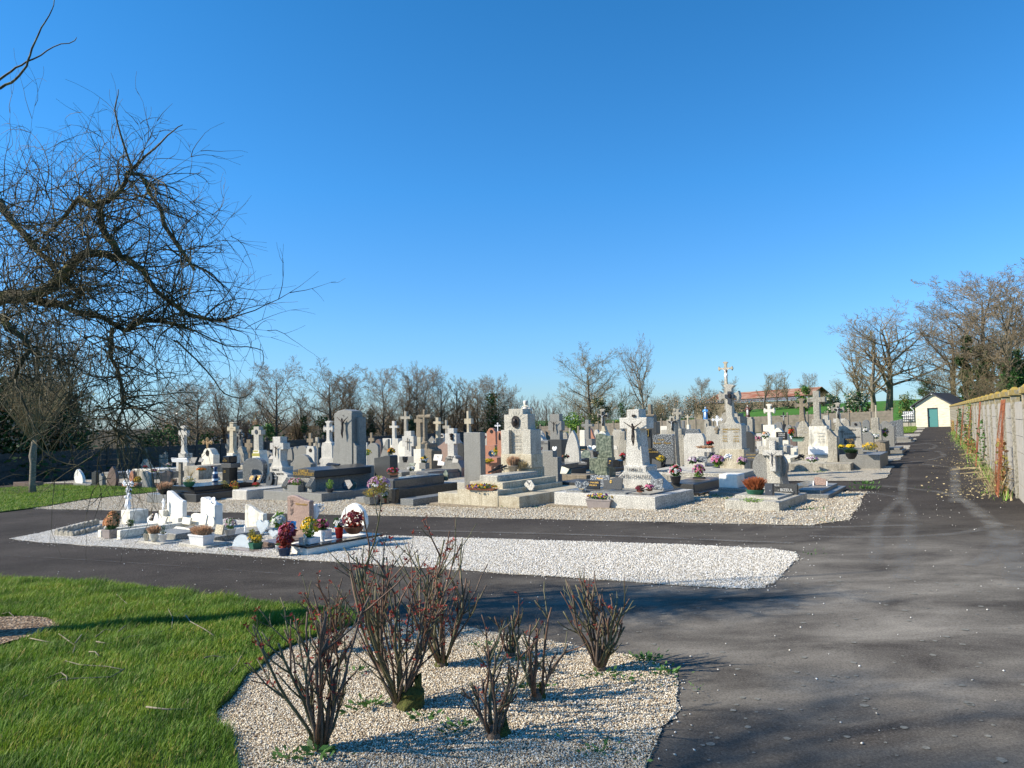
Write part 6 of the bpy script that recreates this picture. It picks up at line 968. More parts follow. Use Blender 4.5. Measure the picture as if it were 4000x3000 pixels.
plaque('round black plaque with a gold spray before the salmon headstones', '4', 1345, 1440, 855, 940, 'round', 'speckled_granite', 12, v=23.2, motif=('rose', 'gold', 0, .5, .15)); PI_('artificial_flowers', 'row of bright yellow flowers in the salmon trough', 'flowers', '4', 1340, 1018, 975, 160, None, None, 'fl_yellow', 'leaf_green', 1018, dense=1.6, fsize=1.5, v=21.4); PI_('artificial_flowers', 'small purple flowers at the foot of the salmon grave', 'flowers', '4', 1262, 1148, 1090, 30, None, None, 'fl_purple', 'leaf_green', 1148, dense=.4, fsize=1.2, v=19.6); PI_('artificial_flowers', 'small mixed flowers on the dark salmon ledger', 'flowers', '4', 1300, 705, 668, 50, None, None, ['fl_red', 'fl_palepink'], 'leaf_dark', 705, dense=.5, fsize=1.6, v=27); PI_('artificial_flowers', 'bright yellow bunch beside the salmon pillar stone', 'flowers', '4', 1447, 900, 825, 30, None, None, 'fl_yellow', 'leaf_bright', 900, dense=.5, fsize=1.5, v=23)
PI_('artificial_flowers', 'orange and white flowers on the ledger of the dark crucifix headstone', 'flowers', '5', 180, 862, 825, 105, None, None, ['fl_orange', 'fl_palepink'], 'leaf_dark', 862, dense=.9, fsize=1.5, v=20.8); plaque('white heart shaped plaque with a gold spray by the grey shouldered headstone', '5', 350, 410, 808, 885, 'heart', 'white_marble', 8, v=20.0); plaque('dark book plaque with silver lettering before the white leaf headstone', '5', 690, 800, 985, 1045, 'slope', 'dark_granite', 35, v=19.9, text=[('Regrets', .6, .5)], tm='white_letter'); PI_('artificial_flowers', 'small red and yellow flowers on the white leaf headstone ledger', 'flowers', '5', 530, 955, 925, 90, None, None, ['fl_red', 'fl_peach'], 'leaf_dark', 955, dense=.5, fsize=1.3, v=20.3)
plaque('round green marble plaque pair beside the green headstone', '5', 730, 845, 855, 958, 'arch', 'green_marble', 8, v=20.2, r=.5); plaque('black plaque with gold lines behind the round green plaques', '5', 708, 800, 802, 868, 'box', 'black_granite', 12, v=21.5, text=[('A NOTRE MERE', .6, .7), ('REGRETS', .3, .5)]); plaque('white plaque with an open winged top behind the green round plaques', '5', 805, 920, 795, 862, 'heart', 'white_marble', 10, v=21.6, motif=('rose', 'slate', 0, .6, .08)); plaque('pair of white plaques right of the green marble headstone', '5', 1120, 1195, 780, 850, 'slope', 'white_granite', 10, v=22.0)
t = Mon('vase', 'dark red glossy vase left of the green marble headstone', 'vase', '5', 910, 950, v=20.1); t.O.z = z_at(*PX('5', 910, 952), t.O.y); t.r.location = t.O; t.p('vase', 'vase', 882, 938, 870, 952, .12, 'black_granite', 0); t = Mon('grave_lantern', 'black granite arched lantern before the green marble headstone', 'lantern', '5', 1195, 1075, v=18.8); t.O.z = z_at(*PX('5', 1195, 1078), t.O.y); t.r.location = t.O; t.p('box', 'gable', 1138, 1230, 978, 1078, .25, 'black_granite', 0, r=.2)
plaque('black wing shaped plaque with gold leaves before the green marble headstone', '5', 1065, 1140, 955, 1068, 'wave', 'black_granite', 10, v=19.2, motif=('rose', 'gold', 0, .5, .22)); PI_('artificial_flowers', 'pink and red flowers left of the huge white cross', 'flowers', '5', 1272, 995, 895, 85, 'vase', 'black_plastic', ['fl_palepink', 'fl_red'], 'leaf_dark', 955, dense=.9, fsize=1.3, v=20.2); plaque('pale tilted plaque with its stand on the dark kerb left of the huge cross', '5', 455, 590, 1062, 1165, 'slope', 'green_marble', 24, v=16.3)
PI_('flower_pot', 'yellow leaved bush behind the dark plaques right of the huge white cross', 'flower pot', '5', 1755, 1060, 925, 110, 'bowl', 'black_plastic', 'fl_yellow', 'leaf_yellow', 1010, dense=1.0, fsize=.8, v=19.2); plaque('dark plaque with an engraved lamp right of the huge white cross', '5', 1640, 1760, 965, 1085, 'slope', 'dark_granite', 12, v=18.9); plaque('dark plaque lying flat with a bright edge right of the yellow leaved bush', '5', 1820, 1925, 960, 1040, 'slope', 'dark_granite', 30, v=18.9)
PI_('artificial_flowers', 'pink and white hydrangeas on the kerb left of the very large monument', 'flowers', '6', 515, 1030, 945, 120, None, None, ['fl_mauve', 'fl_palepink', 'fl_white'], 'leaf_green', 1028, dense=1.5, fsize=1.3, v=17.9); PI_('artificial_flowers', 'large bunch of pink and violet flowers in the granite trough before the large monument', 'flowers', '6', 830, 1055, 915, 165, None, None, ['fl_mauve', 'fl_pink', 'fl_palepink'], 'leaf_bright', 1052, dense=2.2, fsize=1.4, v=17.7); PI_('artificial_flowers', 'lilac hydrangeas right of the granite trough', 'flowers', '6', 1155, 1050, 945, 110, None, None, ['fl_mauve', 'fl_palepink'], 'leaf_green', 1048, dense=1.3, fsize=1.3, v=17.7)
plaque('black plaque with a gold name and years right of the large monument base', '6', 1182, 1360, 885, 995, 'box', 'dark_granite', 12, v=18.4, text=[('JEAN BAUDET', .7, .7), ('1924-1984', .35, .5)]); plaque('blue grey plaque with an oval portrait before the large monument', '6', 580, 700, 935, 1015, 'box', 'speckled_granite', 15, v=18.0, motif=('oval', 'slate', 0, .5, .1))
PI_('planter', 'low white trough of brown heather on the broad clipped headstone grave', 'planter', '6', 680, 880, 795, 200, 'box', 'white_granite', None, 'heather', 832, 'heather', dense=1.2, fsize=1.3, v=20.2, rect=.25); PI_('artificial_flowers', 'red cyclamen beside the wavy crested headstone', 'flowers', '6', 737, 792, 745, 85, 'bowl', 'black_plastic', 'fl_red', 'leaf_dark', 780, dense=1.0, fsize=1.6, v=21.8)
PI_('artificial_flowers', 'peach and white flowers on the cream curved headstone grave', 'flowers', '6', 1470, 695, 620, 90, None, None, ['fl_peach', 'fl_white'], 'leaf_green', 692, dense=1.3, fsize=1.7, v=24.8); PI_('artificial_flowers', 'small pink flowers by the cream curved headstone', 'flowers', '6', 1365, 738, 688, 70, 'box', 'pink_granite', ['fl_palepink', 'fl_pink'], 'leaf_dark', 715, dense=.7, fsize=1.5, v=24.5, rect=.3)
PI_('artificial_flowers', 'white vase of orange red lilies beside the shield shaped stele', 'flowers', '7', 310, 778, 640, 42, 'vase', 'white_plastic', ['fl_orange', 'fl_red'], 'leaf_green', 735, dense=1.1, fsize=1.6, v=23.5); PI_('planter', 'mint green trough of dried plants at the foot of the shield shaped stele', 'planter', '7', 395, 810, 745, 135, 'trough', 'mint_plastic', None, 'leaf_dark', 775, 'heather', dense=.6, fsize=1.3, v=23.2, rect=.25); plaque('blue grey plaque on the pale ledger tomb near the mint trough', '7', 200, 320, 832, 890, 'slope', 'blue_granite', 25, v=21.9)
PI_('artificial_flowers', 'white and lilac flowers lying on the slab of the tall concrete cross', 'flowers', '7', 565, 1072, 1010, 150, None, None, ['fl_white', 'fl_white', 'fl_mauve'], 'leaf_green', 1070, dense=1.6, fsize=1.1, v=19.8); PI_('planter', 'black square bowl of dark heather right of the stained pedestal', 'planter', '7', 1075, 1040, 900, 150, 'bowl', 'black_plastic', None, 'leaf_dark', 960, 'heather', dense=1.6, fsize=1.2, v=20.9)
PI_('artificial_flowers', 'row of yellow pansies on the family headstone grave with black lettering', 'flowers', '7', 1070, 890, 852, 95, None, None, 'fl_yellow', 'leaf_green', 890, dense=1.1, fsize=1.5, v=23.4); PI_('artificial_flowers', 'small yellow flower clump left of the row of pansies', 'flowers', '7', 950, 892, 862, 60, None, None, 'fl_yellow', 'leaf_green', 892, dense=.7, fsize=1.5, v=23.4); plaque('black plaque with four gold lines before the lettered family headstone', '7', 985, 1120, 768, 848, 'box', 'black_granite', 10, v=24.0, text=[('A NOTRE PERE', .8, .8), ('A NOTRE GRAND PERE', .55, .85), ('REGRETS', .3, .5)])
PI_('planter', 'planter of trailing yellow green foliage right of the lettered family headstone', 'planter', '7', 1320, 945, 825, 170, 'box', 'grey_granite', 'fl_yellow', 'leaf_yellow', 925, dense=1.8, fsize=.9, v=23.2, rect=.3); PI_('artificial_flowers', 'white and blue flowers by the tall stepped headstone', 'flowers', '7', 1405, 770, 715, 65, None, None, ['fl_white'], 'leaf_green', 768, dense=.9, fsize=1.6, v=29.6); PI_('artificial_flowers', 'pink and yellow spray before the low light headstone', 'flowers', '7', 1525, 740, 640, 80, None, None, ['fl_pink', 'fl_yellow', 'fl_palepink'], 'leaf_bright', 740, dense=1.2, fsize=1.8, v=32.0); PI_('artificial_flowers', 'white bouquet left of the tall stepped headstone', 'flowers', '7', 1275, 690, 640, 50, None, None, 'fl_white', 'leaf_dark', 690, dense=.8, fsize=1.8, v=33)
# ================================================================ STATUES AND CALVARY
def robed(label, z, x0, x1, yt, yb, ped, v, robe, inner, group=None):
    t = Mon('statue', label, 'statue', z, (x0+x1)/2, v=v); t.p('pedestal', 'step', ped[0], ped[1], yb, None, .9, 'concrete_old', 0, sup=False, s=.9)
    a = t.lx((x0+x1)/2, .45); zb = t.lz((x0+x1)/2, yb, .45); h = t.lz((x0+x1)/2, yt, .45)-zb; mb = MB(); mb.lathe([(.17*h, 0), (.19*h, .03*h), (.165*h, .2*h), (.15*h, .4*h), (.15*h, .55*h), (.165*h, .68*h), (.155*h, .76*h), (.07*h, .83*h), (.04*h, .85*h)], n=16, sy=.8)
    for k in range(7): an = -pi/2+(k-3)*.35; mb.tube([(.17*h*math.cos(an), .15*h*math.sin(an), .02*h), (.15*h*math.cos(an), .13*h*math.sin(an), .35*h), (.1*h*math.cos(an), .11*h*math.sin(an), .62*h)], .012*h, 4)
    mb.build('robe', robe, t.r, (a, .45, zb), smooth=True); mb = MB(); mb.ball((0, -.02*h, .91*h), .062*h, 10, 8, sc=(.85, .95, 1.15)); mb.ball((-.02*h, -.15*h, .68*h), .03*h, 8, 5); mb.ball((.02*h, -.15*h, .69*h), .03*h, 8, 5); mb.ball((0, -.085*h, .905*h), .012*h, 5, 4); mb.build('head_and_hands', 'flesh_paint', t.r, (a, .45, zb), smooth=True)
    mb = MB(); mb.tube([(-.15*h, 0, .76*h), (-.19*h, -.05*h, .62*h), (-.03*h, -.15*h, .66*h)], [.05*h, .05*h, .035*h], 7); mb.tube([(.15*h, 0, .76*h), (.19*h, -.05*h, .62*h), (.03*h, -.15*h, .67*h)], [.05*h, .05*h, .035*h], 7); mb.build('sleeves', robe, t.r, (a, .45, zb), smooth=True)
    mb = MB(); mb.add([(-.07*h, -.135*h, .02*h), (.07*h, -.135*h, .02*h), (.06*h, -.125*h, .62*h), (-.06*h, -.125*h, .62*h)], [(0, 1, 2, 3)]); mb.lathe([(.1*h, .0), (.11*h, .03*h)], n=10, c=(0, -.06*h, 0)); mb.build('tunic', inner, t.r, (a, .45, zb)); mb = MB(); mb.ball((0, .005*h, .925*h), .075*h, 10, 8, sc=(.9, .85, 1.1)); mb.build('veil' if inner != 'flesh_paint' and robe == 'robe_blue' else 'hair', robe if robe == 'robe_blue' else 'hair_brown', t.r, (a, .49, zb), smooth=True); return t
robed('blue and white statue of a veiled woman with joined hands before the back wall', '6', 667, 725, 297, 460, (665, 722), 70, 'robe_blue', 'white_paint')
robed('painted statue of a man in a brown robe on a stone pedestal before the wall', '6', 1220, 1270, 272, 430, (1222, 1288), 70, 'robe_brown', 'white_paint')
t = Mon('calvary_cross', 'very tall stone calvary cross with a white painted figure, highest of all the crosses', 'calvary', 'f', 2834, v=72); t.p('base', 'box', 2805, 2890, 1627, None, 2.6, 'concrete_old', 0, sup=False); t.p('base', 'box', 2818, 2880, 1615, None, 2.2, 'concrete_old', .2, sup=False); t.p('pillar', 'roof', 2822, 2866, 1592, None, 1.4, 'concrete_old', .5, t=.5, b=.8); t.p('shaft', 'taper', 2827, 2846, 1500, 1600, .45, 'concrete_old', .8, t=.7); t.p('cross', 'cross', 2803, 2861, 1412, 1506, .25, 'beige_granite', .85, pw=.16, ac=.29, at=.06, flare=.8, foot=1.2, bev=0)
t.cruc(2817, 2851, 1436, 1496, 'flesh_paint', .78); a = t.lx(2833, .7, 1449); z0 = t.lz(2833, 1449, .7); mb = MB(); mb.ball((.05, 0, 0), .13, 8, 6); mb.build('hair', 'hair_brown', t.r, (a, .72, z0), smooth=True); mb = MB(); mb.ball((0, 0, 0), .2, 8, 6, sc=(1, .7, 1)); mb.build('loincloth', 'white_paint', t.r, (t.lx(2834, .7, 1466), .72, t.lz(2833, 1466, .7)), smooth=True)
# ================================================================ WALLS
plain('concrete_panel', (.33, .305, .26), .9, var=.12, scale=5, bmp=.15); plain('concrete_panel_shaded', (.07, .064, .056), .9, var=.3, scale=6, bmp=.2); plain('back_wall_tan', (.24, .2, .155), .9, var=.25, scale=2.5, bmp=.2)  # left wall's darker concrete copy has its shade painted into the colour
def post_mat():
    m, nt, b = base('lichen_post', .95, .2); co = coord(nt); g = ramp(nt, noise(nt, 26, 4, .7, co), [(.3, (.12, .11, .085)), (.5, (.27, .25, .2)), (.68, (.36, .34, .28))])
    s = nt.nodes.new('ShaderNodeSeparateXYZ'); nt.links.new(co, s.inputs[0]); top = ramp(nt, s.outputs[2], [(.0, 0), (1, 0)])
    mp = nt.nodes.new('ShaderNodeMapRange'); mp.inputs[1].default_value = 1.55; mp.inputs[2].default_value = 1.95; nt.links.new(s.outputs[2], mp.inputs[0])
    k = mix(nt, 1.0, mp.outputs[0], ramp(nt, noise(nt, 12, 3, .6, co), [(.38, 0), (.5, 1)]), 'MULTIPLY'); g = mix(nt, k, g, (.35, .24, .045)); nt.links.new(g, b.inputs['Base Color']); bump(nt, b, noise(nt, 60, 3, .6, co), .6, .01)
post_mat()
def panel_wall(label, P0, P1, H, step, pmat, qmat, rows, scal=True, side=1, cap=True, group=None, name='panel_wall', rail=True):
    P0, P1 = Vector(P0).to_2d(), Vector(P1).to_2d(); d = P1-P0; L = d.length; n = int(L/step); d.normalize(); ang = math.atan2(d.y, d.x)
    root = empty(name, (P0.x, P0.y, gz(*P0)), 0); tag(root, label, 'wall'); O = root.location
    pm = MB(); w = .14; pm.box((0, 0, (H-.12)/2), (w, w, H-.12)); 
    if cap: pm.box((0, 0, H-.07), (w+.06, w+.06, .1)); pm.box((0, 0, H+.005), (w+.02, w+.02, .055), taper=.35)
    pm2 = MB(); pm2.box((0, side*(w/2), (H-.12)/2), (w*.38, .01, H-.3)); proto = None
    k = 0
    for i in range(n+1):
        x, y = P0.x+d.x*step*i, P0.y+d.y*step*i; z = gz(x, y)-O.z; 
        if proto is None: proto = pm.build('post', pmat, root, bevel=.008); o = proto
        elif i <= 98: o = proto.copy(); COL.objects.link(o); o.parent = root
        else: continue
        o.location = (x-O.x, y-O.y, z); o.rotation_euler = (0, 0, ang)
    hb = (H-.25)/rows; protos = []
    for i in range(min(n, 98)):
        x0, y0 = P0.x+d.x*(step*i), P0.y+d.y*(step*i); x1, y1 = x0+d.x*step, y0+d.y*step; z0, z1 = gz(x0, y0)-O.z, gz(x1, y1)-O.z; mb = MB(); g = w/2-.01; th = .022; nx, ny = -d.y*th, d.x*th
        for r in range(rows):
            a, b = hb*r+(.004 if r else 0), hb*(r+1)-.006; c0 = Vector((x0-O.x+d.x*g, y0-O.y+d.y*g, z0)); c1 = Vector((x1-O.x-d.x*g, y1-O.y-d.y*g, z1)); off = random.uniform(-.004, .004); N_ = Vector((nx, ny, 0)); o_ = Vector((nx, ny, 0))*off/th
            if r == rows-1 and scal:
                m = max(3, int(step/.33)); top = []
                for q in range(m):
                    for s_ in range(5): t = (q+s_/4)/m; top.append((t, b-.03+.055*math.sin(pi*s_/4)))
                V = []; nn = len(top)
                for sd in (-1, 1):
                    for t, zz in top: p = c0.lerp(c1, t)+N_*sd+o_; V.append((p.x, p.y, p.z+zz))
                    for t, zz in top: p = c0.lerp(c1, t)+N_*sd+o_; V.append((p.x, p.y, p.z+a))
                F_ = []
                for j in range(nn-1): F_ += [(j, j+1, nn+j+1, nn+j), (2*nn+j+1, 2*nn+j, 3*nn+j, 3*nn+j+1), (j+1, j, 2*nn+j, 2*nn+j+1)]
                mb.add(V, F_)
            else:
                V = [];
                for sd in (-1, 1):
                    for c, zz in ((c0, a), (c1, a), (c1, b), (c0, b)): p = c+N_*sd+o_; V.append((p.x, p.y, p.z+zz))
                mb.add(V, [(0, 1, 2, 3), (7, 6, 5, 4), (0, 4, 5, 1), (1, 5, 6, 2), (2, 6, 7, 3), (3, 7, 4, 0)])
        mb.build('panel', qmat, root)
    return root, P0, d, O
WP = ground(3987, 1947); WQ = ground(3716, 1667); dw = (WQ-WP).normalized()
RW = panel_wall('long sunlit concrete panel wall with yellow lichened post caps right of the path', (WP-dw*1.0*3.92)[:], WQ[:], 1.9, 1.96, 'lichen_post', 'concrete_panel', 6, side=1)
UL = uv2xy(-40, 4); UC = uv2xy(-42.6, 81)
# left wall: through image points
LP0 = ground(287, 1867); LP0 = Vector((-23.4, 39.4, 0)); LD = Vector((math.sin(R(26.8)), math.cos(R(26.8)), 0)); LS = LP0-LD*23.5; LE = LP0+LD*59.5
panel_wall('dark shaded concrete panel wall with scalloped top along the left side of the cemetery', LS[:], LE[:], 1.72, 1.96, 'concrete_panel_shaded', 'concrete_panel_shaded', 5, side=-1)
BE = Vector((40-.866*1.2-1.6, 72+.5*1.2, 0)); BS = Vector((LE.x, LE.y, 0))
panel_wall('sunlit tan concrete panel wall closing the cemetery at the back below the green field', BS[:], BE[:], 1.95, 1.96, 'back_wall_tan', 'back_wall_tan', 6, side=-1)
# rusty mesh panels leaning on the right wall
def mesh_panel(label, px0, px1, w, h, k):
    i = k; P = RW[1]+RW[2]*(1.96*i+.5); z = gz(P.x, P.y); ang = math.atan2(RW[2].y, RW[2].x); r = empty('wire_mesh', (P.x, P.y, z), ang); tag(r, label, 'wire mesh', 'rusty mesh panels leaning on the wall'); mb = MB()
    nx = int(w/.07)
    for j in range(nx+1): x = -w/2+w*j/nx; mb.tube([(x, .32, 0), (x, .22+.04*math.sin(j*.6), h*.5), (x, .14, h)], .0045, 4)
    for j in range(int(h/.13)): zz = .1+j*.13; y = .32-.18*zz/h; mb.tube([(-w/2, y, zz), (0, y+.02, zz-.03), (w/2, y, zz)], .0045, 4)
    mb.build('mesh', 'rust', r)
plain('rust', (.24, .08, .035), .85, var=.35, scale=20)
for k, (w, h, lab) in {2: (.95, 1.72, 'nearest rusty reinforcing mesh panel leaning on the wall'), 6: (.7, 1.75, 'second rusty mesh panel leaning on the wall'), 9: (.7, 1.7, 'third rusty mesh panel, beside the climbing ivy'), 13: (.7, 1.7, 'fourth rusty mesh panel further along the wall'), 17: (.7, 1.7, 'fifth rusty mesh panel toward the hut')}.items(): mesh_panel(lab, 0, 0, w, h, k)
def creeper(label, k, h, w, mats, n, name='climbing_plant'):
    P = RW[1]+RW[2]*(1.96*k); ang = math.atan2(RW[2].y, RW[2].x); r = empty(name, (P.x, P.y, gz(P.x, P.y)), ang); tag(r, label, 'climbing plant', 'plants growing up the wall'); st = MB()
    for i in range(5): x = random.uniform(-w/2, w/2); st.tube([(x, .25, 0), (x+random.uniform(-.1, .1), .15, h*.4), (x*1.2, .13, h*random.uniform(.7, 1))], [.01, .007, .003], 4)
    st.build('stem', 'bark', r)
    for mt in mats:
        mb = MB()
        for i in range(n): z = h*random.random()**1.2; x = random.gauss(0, w*.3*(1.1-z/h*.6)); mb.leaf((x, .15+abs(random.gauss(0, .07)), z), random.uniform(.04, .09), asp=.8)
        mb.build('leaves', mt, r)
creeper('rusty brown bramble at the near end of the wall', 2.35, .95, .5, ['leaf_rust', 'leaf_yellow'], 130); creeper('green ivy on the wall below the near mesh panels', 5.6, 1.3, .4, ['leaf_green'], 120); creeper('tall yellow and green climber halfway along the wall', 9.3, 1.75, 1.0, ['leaf_yellow', 'leaf_green'], 190); creeper('rust coloured creeper further along the wall', 11.6, 1.0, .7, ['leaf_rust', 'leaf_green'], 150); creeper('green ivy patch on the far wall near the hut', 15, 1.6, 1.2, ['ivy', 'leaf_green'], 200); creeper('low orange bramble at the foot of the wall by the hut', 24, .8, 3, ['leaf_rust', 'leaf_yellow'], 250); creeper('mixed red and yellow bramble clump in front of the far wall', 8.4, .55, 1.2, ['leaf_rust', 'leaf_bright'], 160)
def wall_weeds():
    mb = MB(); y_ = MB()
    for i in range(1500):
        t = random.uniform(3.5, 46); P = RW[1]+RW[2]*t; s = abs(random.gauss(0, .16))+.14; x, y = P.x-RW[2].y*s, P.y+RW[2].x*s; z = gz(x, y); h = random.uniform(.04, .22)*(1.2 if s < .3 else .5); a = random.uniform(0, 6.3); dx, dy = math.cos(a)*.012, math.sin(a)*.012; ln = h*random.uniform(.1, .9)
        (mb if random.random() < .75 else y_).add([(x-dx, y-dy, z), (x+dx, y+dy, z), (x+dy*ln*30, y+dx*ln*30, z+h)], [(0, 1, 2)])
    for i in range(90):
        t = random.choice([4.6, 5, 5.4, 12])+random.gauss(0, .25); P = RW[1]+RW[2]*t; s = random.uniform(.15, .4); x, y = P.x-RW[2].y*s, P.y+RW[2].x*s; z = gz(x, y); a = random.uniform(0, 6.3); L = random.uniform(.4, 1.1); y_.tube([(x, y, z), (x+L*.3*math.cos(a), y+L*.3*math.sin(a), z+L*.55), (x+L*.8*math.cos(a), y+L*.8*math.sin(a), z+L*.5)], .004, 3, cap=False)
    tag(mb.build('weeds', 'leaf_bright'), 'green weeds along the foot of the right wall', 'weeds', None, 'stuff'); tag(y_.build('dry_weeds', 'dry'), 'straw coloured dry grass along the foot of the right wall', 'weeds', None, 'stuff'); lt = MB()
    for i in range(900):
        t = random.choice([random.uniform(4, 40), random.gauss(8, 1.5), random.gauss(5, .8), random.gauss(14, 2)]); P = RW[1]+RW[2]*max(3, t); s = abs(random.gauss(0, .55))+.15; x, y = P.x-RW[2].y*s, P.y+RW[2].x*s; lt.leaf((x, y, gz(x, y)+.008), random.uniform(.02, .06), d=Vector((random.gauss(0, 1), random.gauss(0, 1), .1)).normalized())
    tag(lt.build('fallen_leaves', 'dry'), 'pale fallen leaves and straw on the tarmac by the right wall', 'leaf litter', None, 'stuff')
wall_weeds()
def bed_weeds():
    mb = MB()
    for (px, py, n, s) in ((1130, 2985, 40, .05), (1450, 2770, 60, .06), (1650, 2820, 40, .05), (2370, 2650, 40, .05), (2520, 2590, 70, .06), (2600, 2640, 60, .05), (2350, 2960, 50, .04), (1800, 2860, 50, .05), (2060, 2700, 40, .05), (1900, 2540, 40, .05), (1390, 2640, 30, .05), (2450, 2670, 30, .04), (1240, 2960, 50, .07), (2700, 2700, 16, .03), (2030, 2590, 30, .05)):
        g = ground(px, py)
        for i in range(n): a = random.uniform(0, 6.3); q = abs(random.gauss(0, .07)); mb.leaf((g.x+q*math.cos(a), g.y+q*math.sin(a)*.8, g.z+.02+random.uniform(0, .02)), random.uniform(.4, 1)*s, d=Vector((math.cos(a), math.sin(a), random.uniform(.1, .8))).normalized(), asp=.4)
    for (px, py, n, s) in ((2770, 1945, 20, .1), (3600, 1910, 10, .05), (3380, 1895, 60, .12), (3390, 1915, 50, .12), (2790, 1865, 20, .07), (3200, 1848, 20, .1), (2850, 1955, 30, .08), (2720, 2005, 20, .07), (3180, 1995, 30, .08), (3230, 2040, 20, .05), (2120, 1990, 14, .06), (880, 2165, 14, .05), (1980, 1985, 12, .06), (3150, 2170, 22, .05)):
        g = ground(px, py)
        for i in range(n): a = random.uniform(0, 6.3); q = abs(random.gauss(0, .15)); mb.leaf((g.x+q*math.cos(a), g.y+q*math.sin(a)*.8, g.z+.02), random.uniform(.4, 1)*s, d=Vector((math.cos(a)*.5, math.sin(a)*.5, random.uniform(.3, 1))).normalized(), asp=.25)
    tag(mb.build('weeds', 'leaf_green'), 'small green weeds sprouting through the gravel', 'weeds', None, 'stuff')
bed_weeds()
# ================================================================ HUT AND TANK
def hut_mat():
    m, nt, b = base('cream_render', .9, .2); co = coord(nt); mp = nt.nodes.new('ShaderNodeMapping'); mp.inputs['Scale'].default_value = (1.2, 1.2, 5); nt.links.new(co, mp.inputs[0])
    g = ramp(nt, noise(nt, 1.6, 5, .7, mp.outputs[0]), [(.35, (.42, .38, .3)), (.5, (.66, .6, .44)), (.7, (.72, .67, .5))]); nt.links.new(g, b.inputs['Base Color']); bump(nt, b, noise(nt, 9, 3, .6, co), .3, .03)
hut_mat(); plain('teal_paint', (.055, .2, .185), .6, var=.1); plain('slate_roof', (.05, .052, .06), .7, var=.2)
a, b = ground(*PX('w', 238, 662)), ground(*PX('w', 662, 650)); mid = (a+b)/2; ex = (b-a); ex.z = 0; W_ = ex.length; ang = math.atan2(ex.y, ex.x); hut = empty('hut', (mid.x, mid.y, gz(mid.x, mid.y)), ang); tag(hut, 'small cream hut with a dark slate gable roof and teal door, end of path', 'hut')
def hz(y): return z_at(*PX('w', 450, y), mid.y)-hut.location.z
he, hr = hz(392), hz(268); D_ = 4.0; dl, dr = (380-238)/(424)*W_-W_/2, (507-238)/424*W_-W_/2; dt = hz(432)
mb = MB(); mb.prism([(-W_/2, -.3), (dl, -.3), (dl, dt), (dr, dt), (dr, -.3), (W_/2, -.3), (W_/2, he), (0, hr), (-W_/2, he)], 0, .2); mb.box((-W_/2+.1, D_/2+.1, he/2-.15), (.2, D_-.22, he+.3)); mb.box((W_/2-.1, D_/2+.1, he/2-.15), (.2, D_-.22, he+.3)); mb.prism([(-W_/2, -.3), (W_/2, -.3), (W_/2, he), (0, hr), (-W_/2, he)], D_, D_+.2); mb.build('wall', 'cream_render', hut)
ov = .32; sl = (hr-he)/(W_/2); mb = MB()
for s in (-1, 1):
    pr = [(0, hr+.03), (s*(W_/2+ov), he-ov*sl+.03), (s*(W_/2+ov), he-ov*sl+.12), (0, hr+.13)]; mb.prism(pr if s > 0 else pr[::-1], -.28, D_+.4)
rf = mb.build('roof', 'slate_roof', hut); mb = MB(); mb.box(((dl+dr)/2, .16, dt/2), (dr-dl, .04, dt)); dd = mb.build('door', 'teal_paint', hut); mb = MB(); mb.box((dl+.03, .08, dt/2), (.06, .06, dt)); mb.box((dr-.03, .08, dt/2), (.06, .06, dt)); mb.box(((dl+dr)/2, .08, dt-.03), (dr-dl-.12, .06, .06)); mb.build('door_frame', 'slate', hut); mb = MB(); mb.box((dl+.12, .12, dt*.5), (.03, .04, .12)); mb.build('handle', 'black_iron', dd); mb = MB(); mb.box((0, -.1, hr-.02), (.08, .3, .1)); mb.build('ridge_end', 'white_paint', rf)
mb = MB(); mb.tube([(-W_/2-ov, -.25, he-ov*sl), (-W_/2-ov, D_, he-ov*sl)], .06, 6); mb.tube([(-W_/2-ov, -.2, he-ov*sl-.04), (-W_/2-.1, -.12, he-.5), (-W_/2-.15, -.12, he-.8), (-W_/2-1.3, .2, he-.98)], .045, 6); mb.build('gutter_pipe', 'white_plastic', hut)
g = ground(*PX('w', 150, 655)); tk = empty('water_tank', g, ang); tag(tk, 'white plastic water tank in a metal cage on a concrete base beside the hut', 'water tank'); s = g.y/F/3.016; w = 135*s; zb, zt = (655-600)*s, (655-472)*s
mb = MB(); mb.box((0, .6, zb/2-.05), (w*1.15, 1.2, zb-.02)); mb.build('base', 'concrete_panel', tk); mb = MB(); mb.box((0, .6, (zb+zt)/2), (w*.94, 1.05, (zt-zb)*.95)); mb.build('tank', 'white_plastic', tk, bevel=.06); mb = MB()
for i in range(7): x = -w/2+w*i/6; mb.tube([(x, .02, zb), (x, .02, zt)], .022, 4)
for i in range(5): z = zb+(zt-zb)*i/4; mb.tube([(-w/2, .02, z), (w/2, .02, z)], .022, 4)
mb.build('cage', 'slate', tk); mb = MB(); mb.tube([(w*.08, -.02, zb+.25), (w*.08, -.18, zb+.2), (w*.08, -.2, -.05)], .035, 6); mb.box((w*.08, -.12, zb+.28), (.3, .08, .06)); mb.build('tap', 'black_plastic', tk)
g = ground(*PX('w', 700, 650)); bn = empty('bucket', g, 0); tag(bn, 'small white bucket at the foot of the wall near the hut', 'bucket'); mb = MB(); mb.lathe([(.14, 0), (.17, .42), (.15, .42)], n=10); mb.build('pail', 'white_plastic', bn)
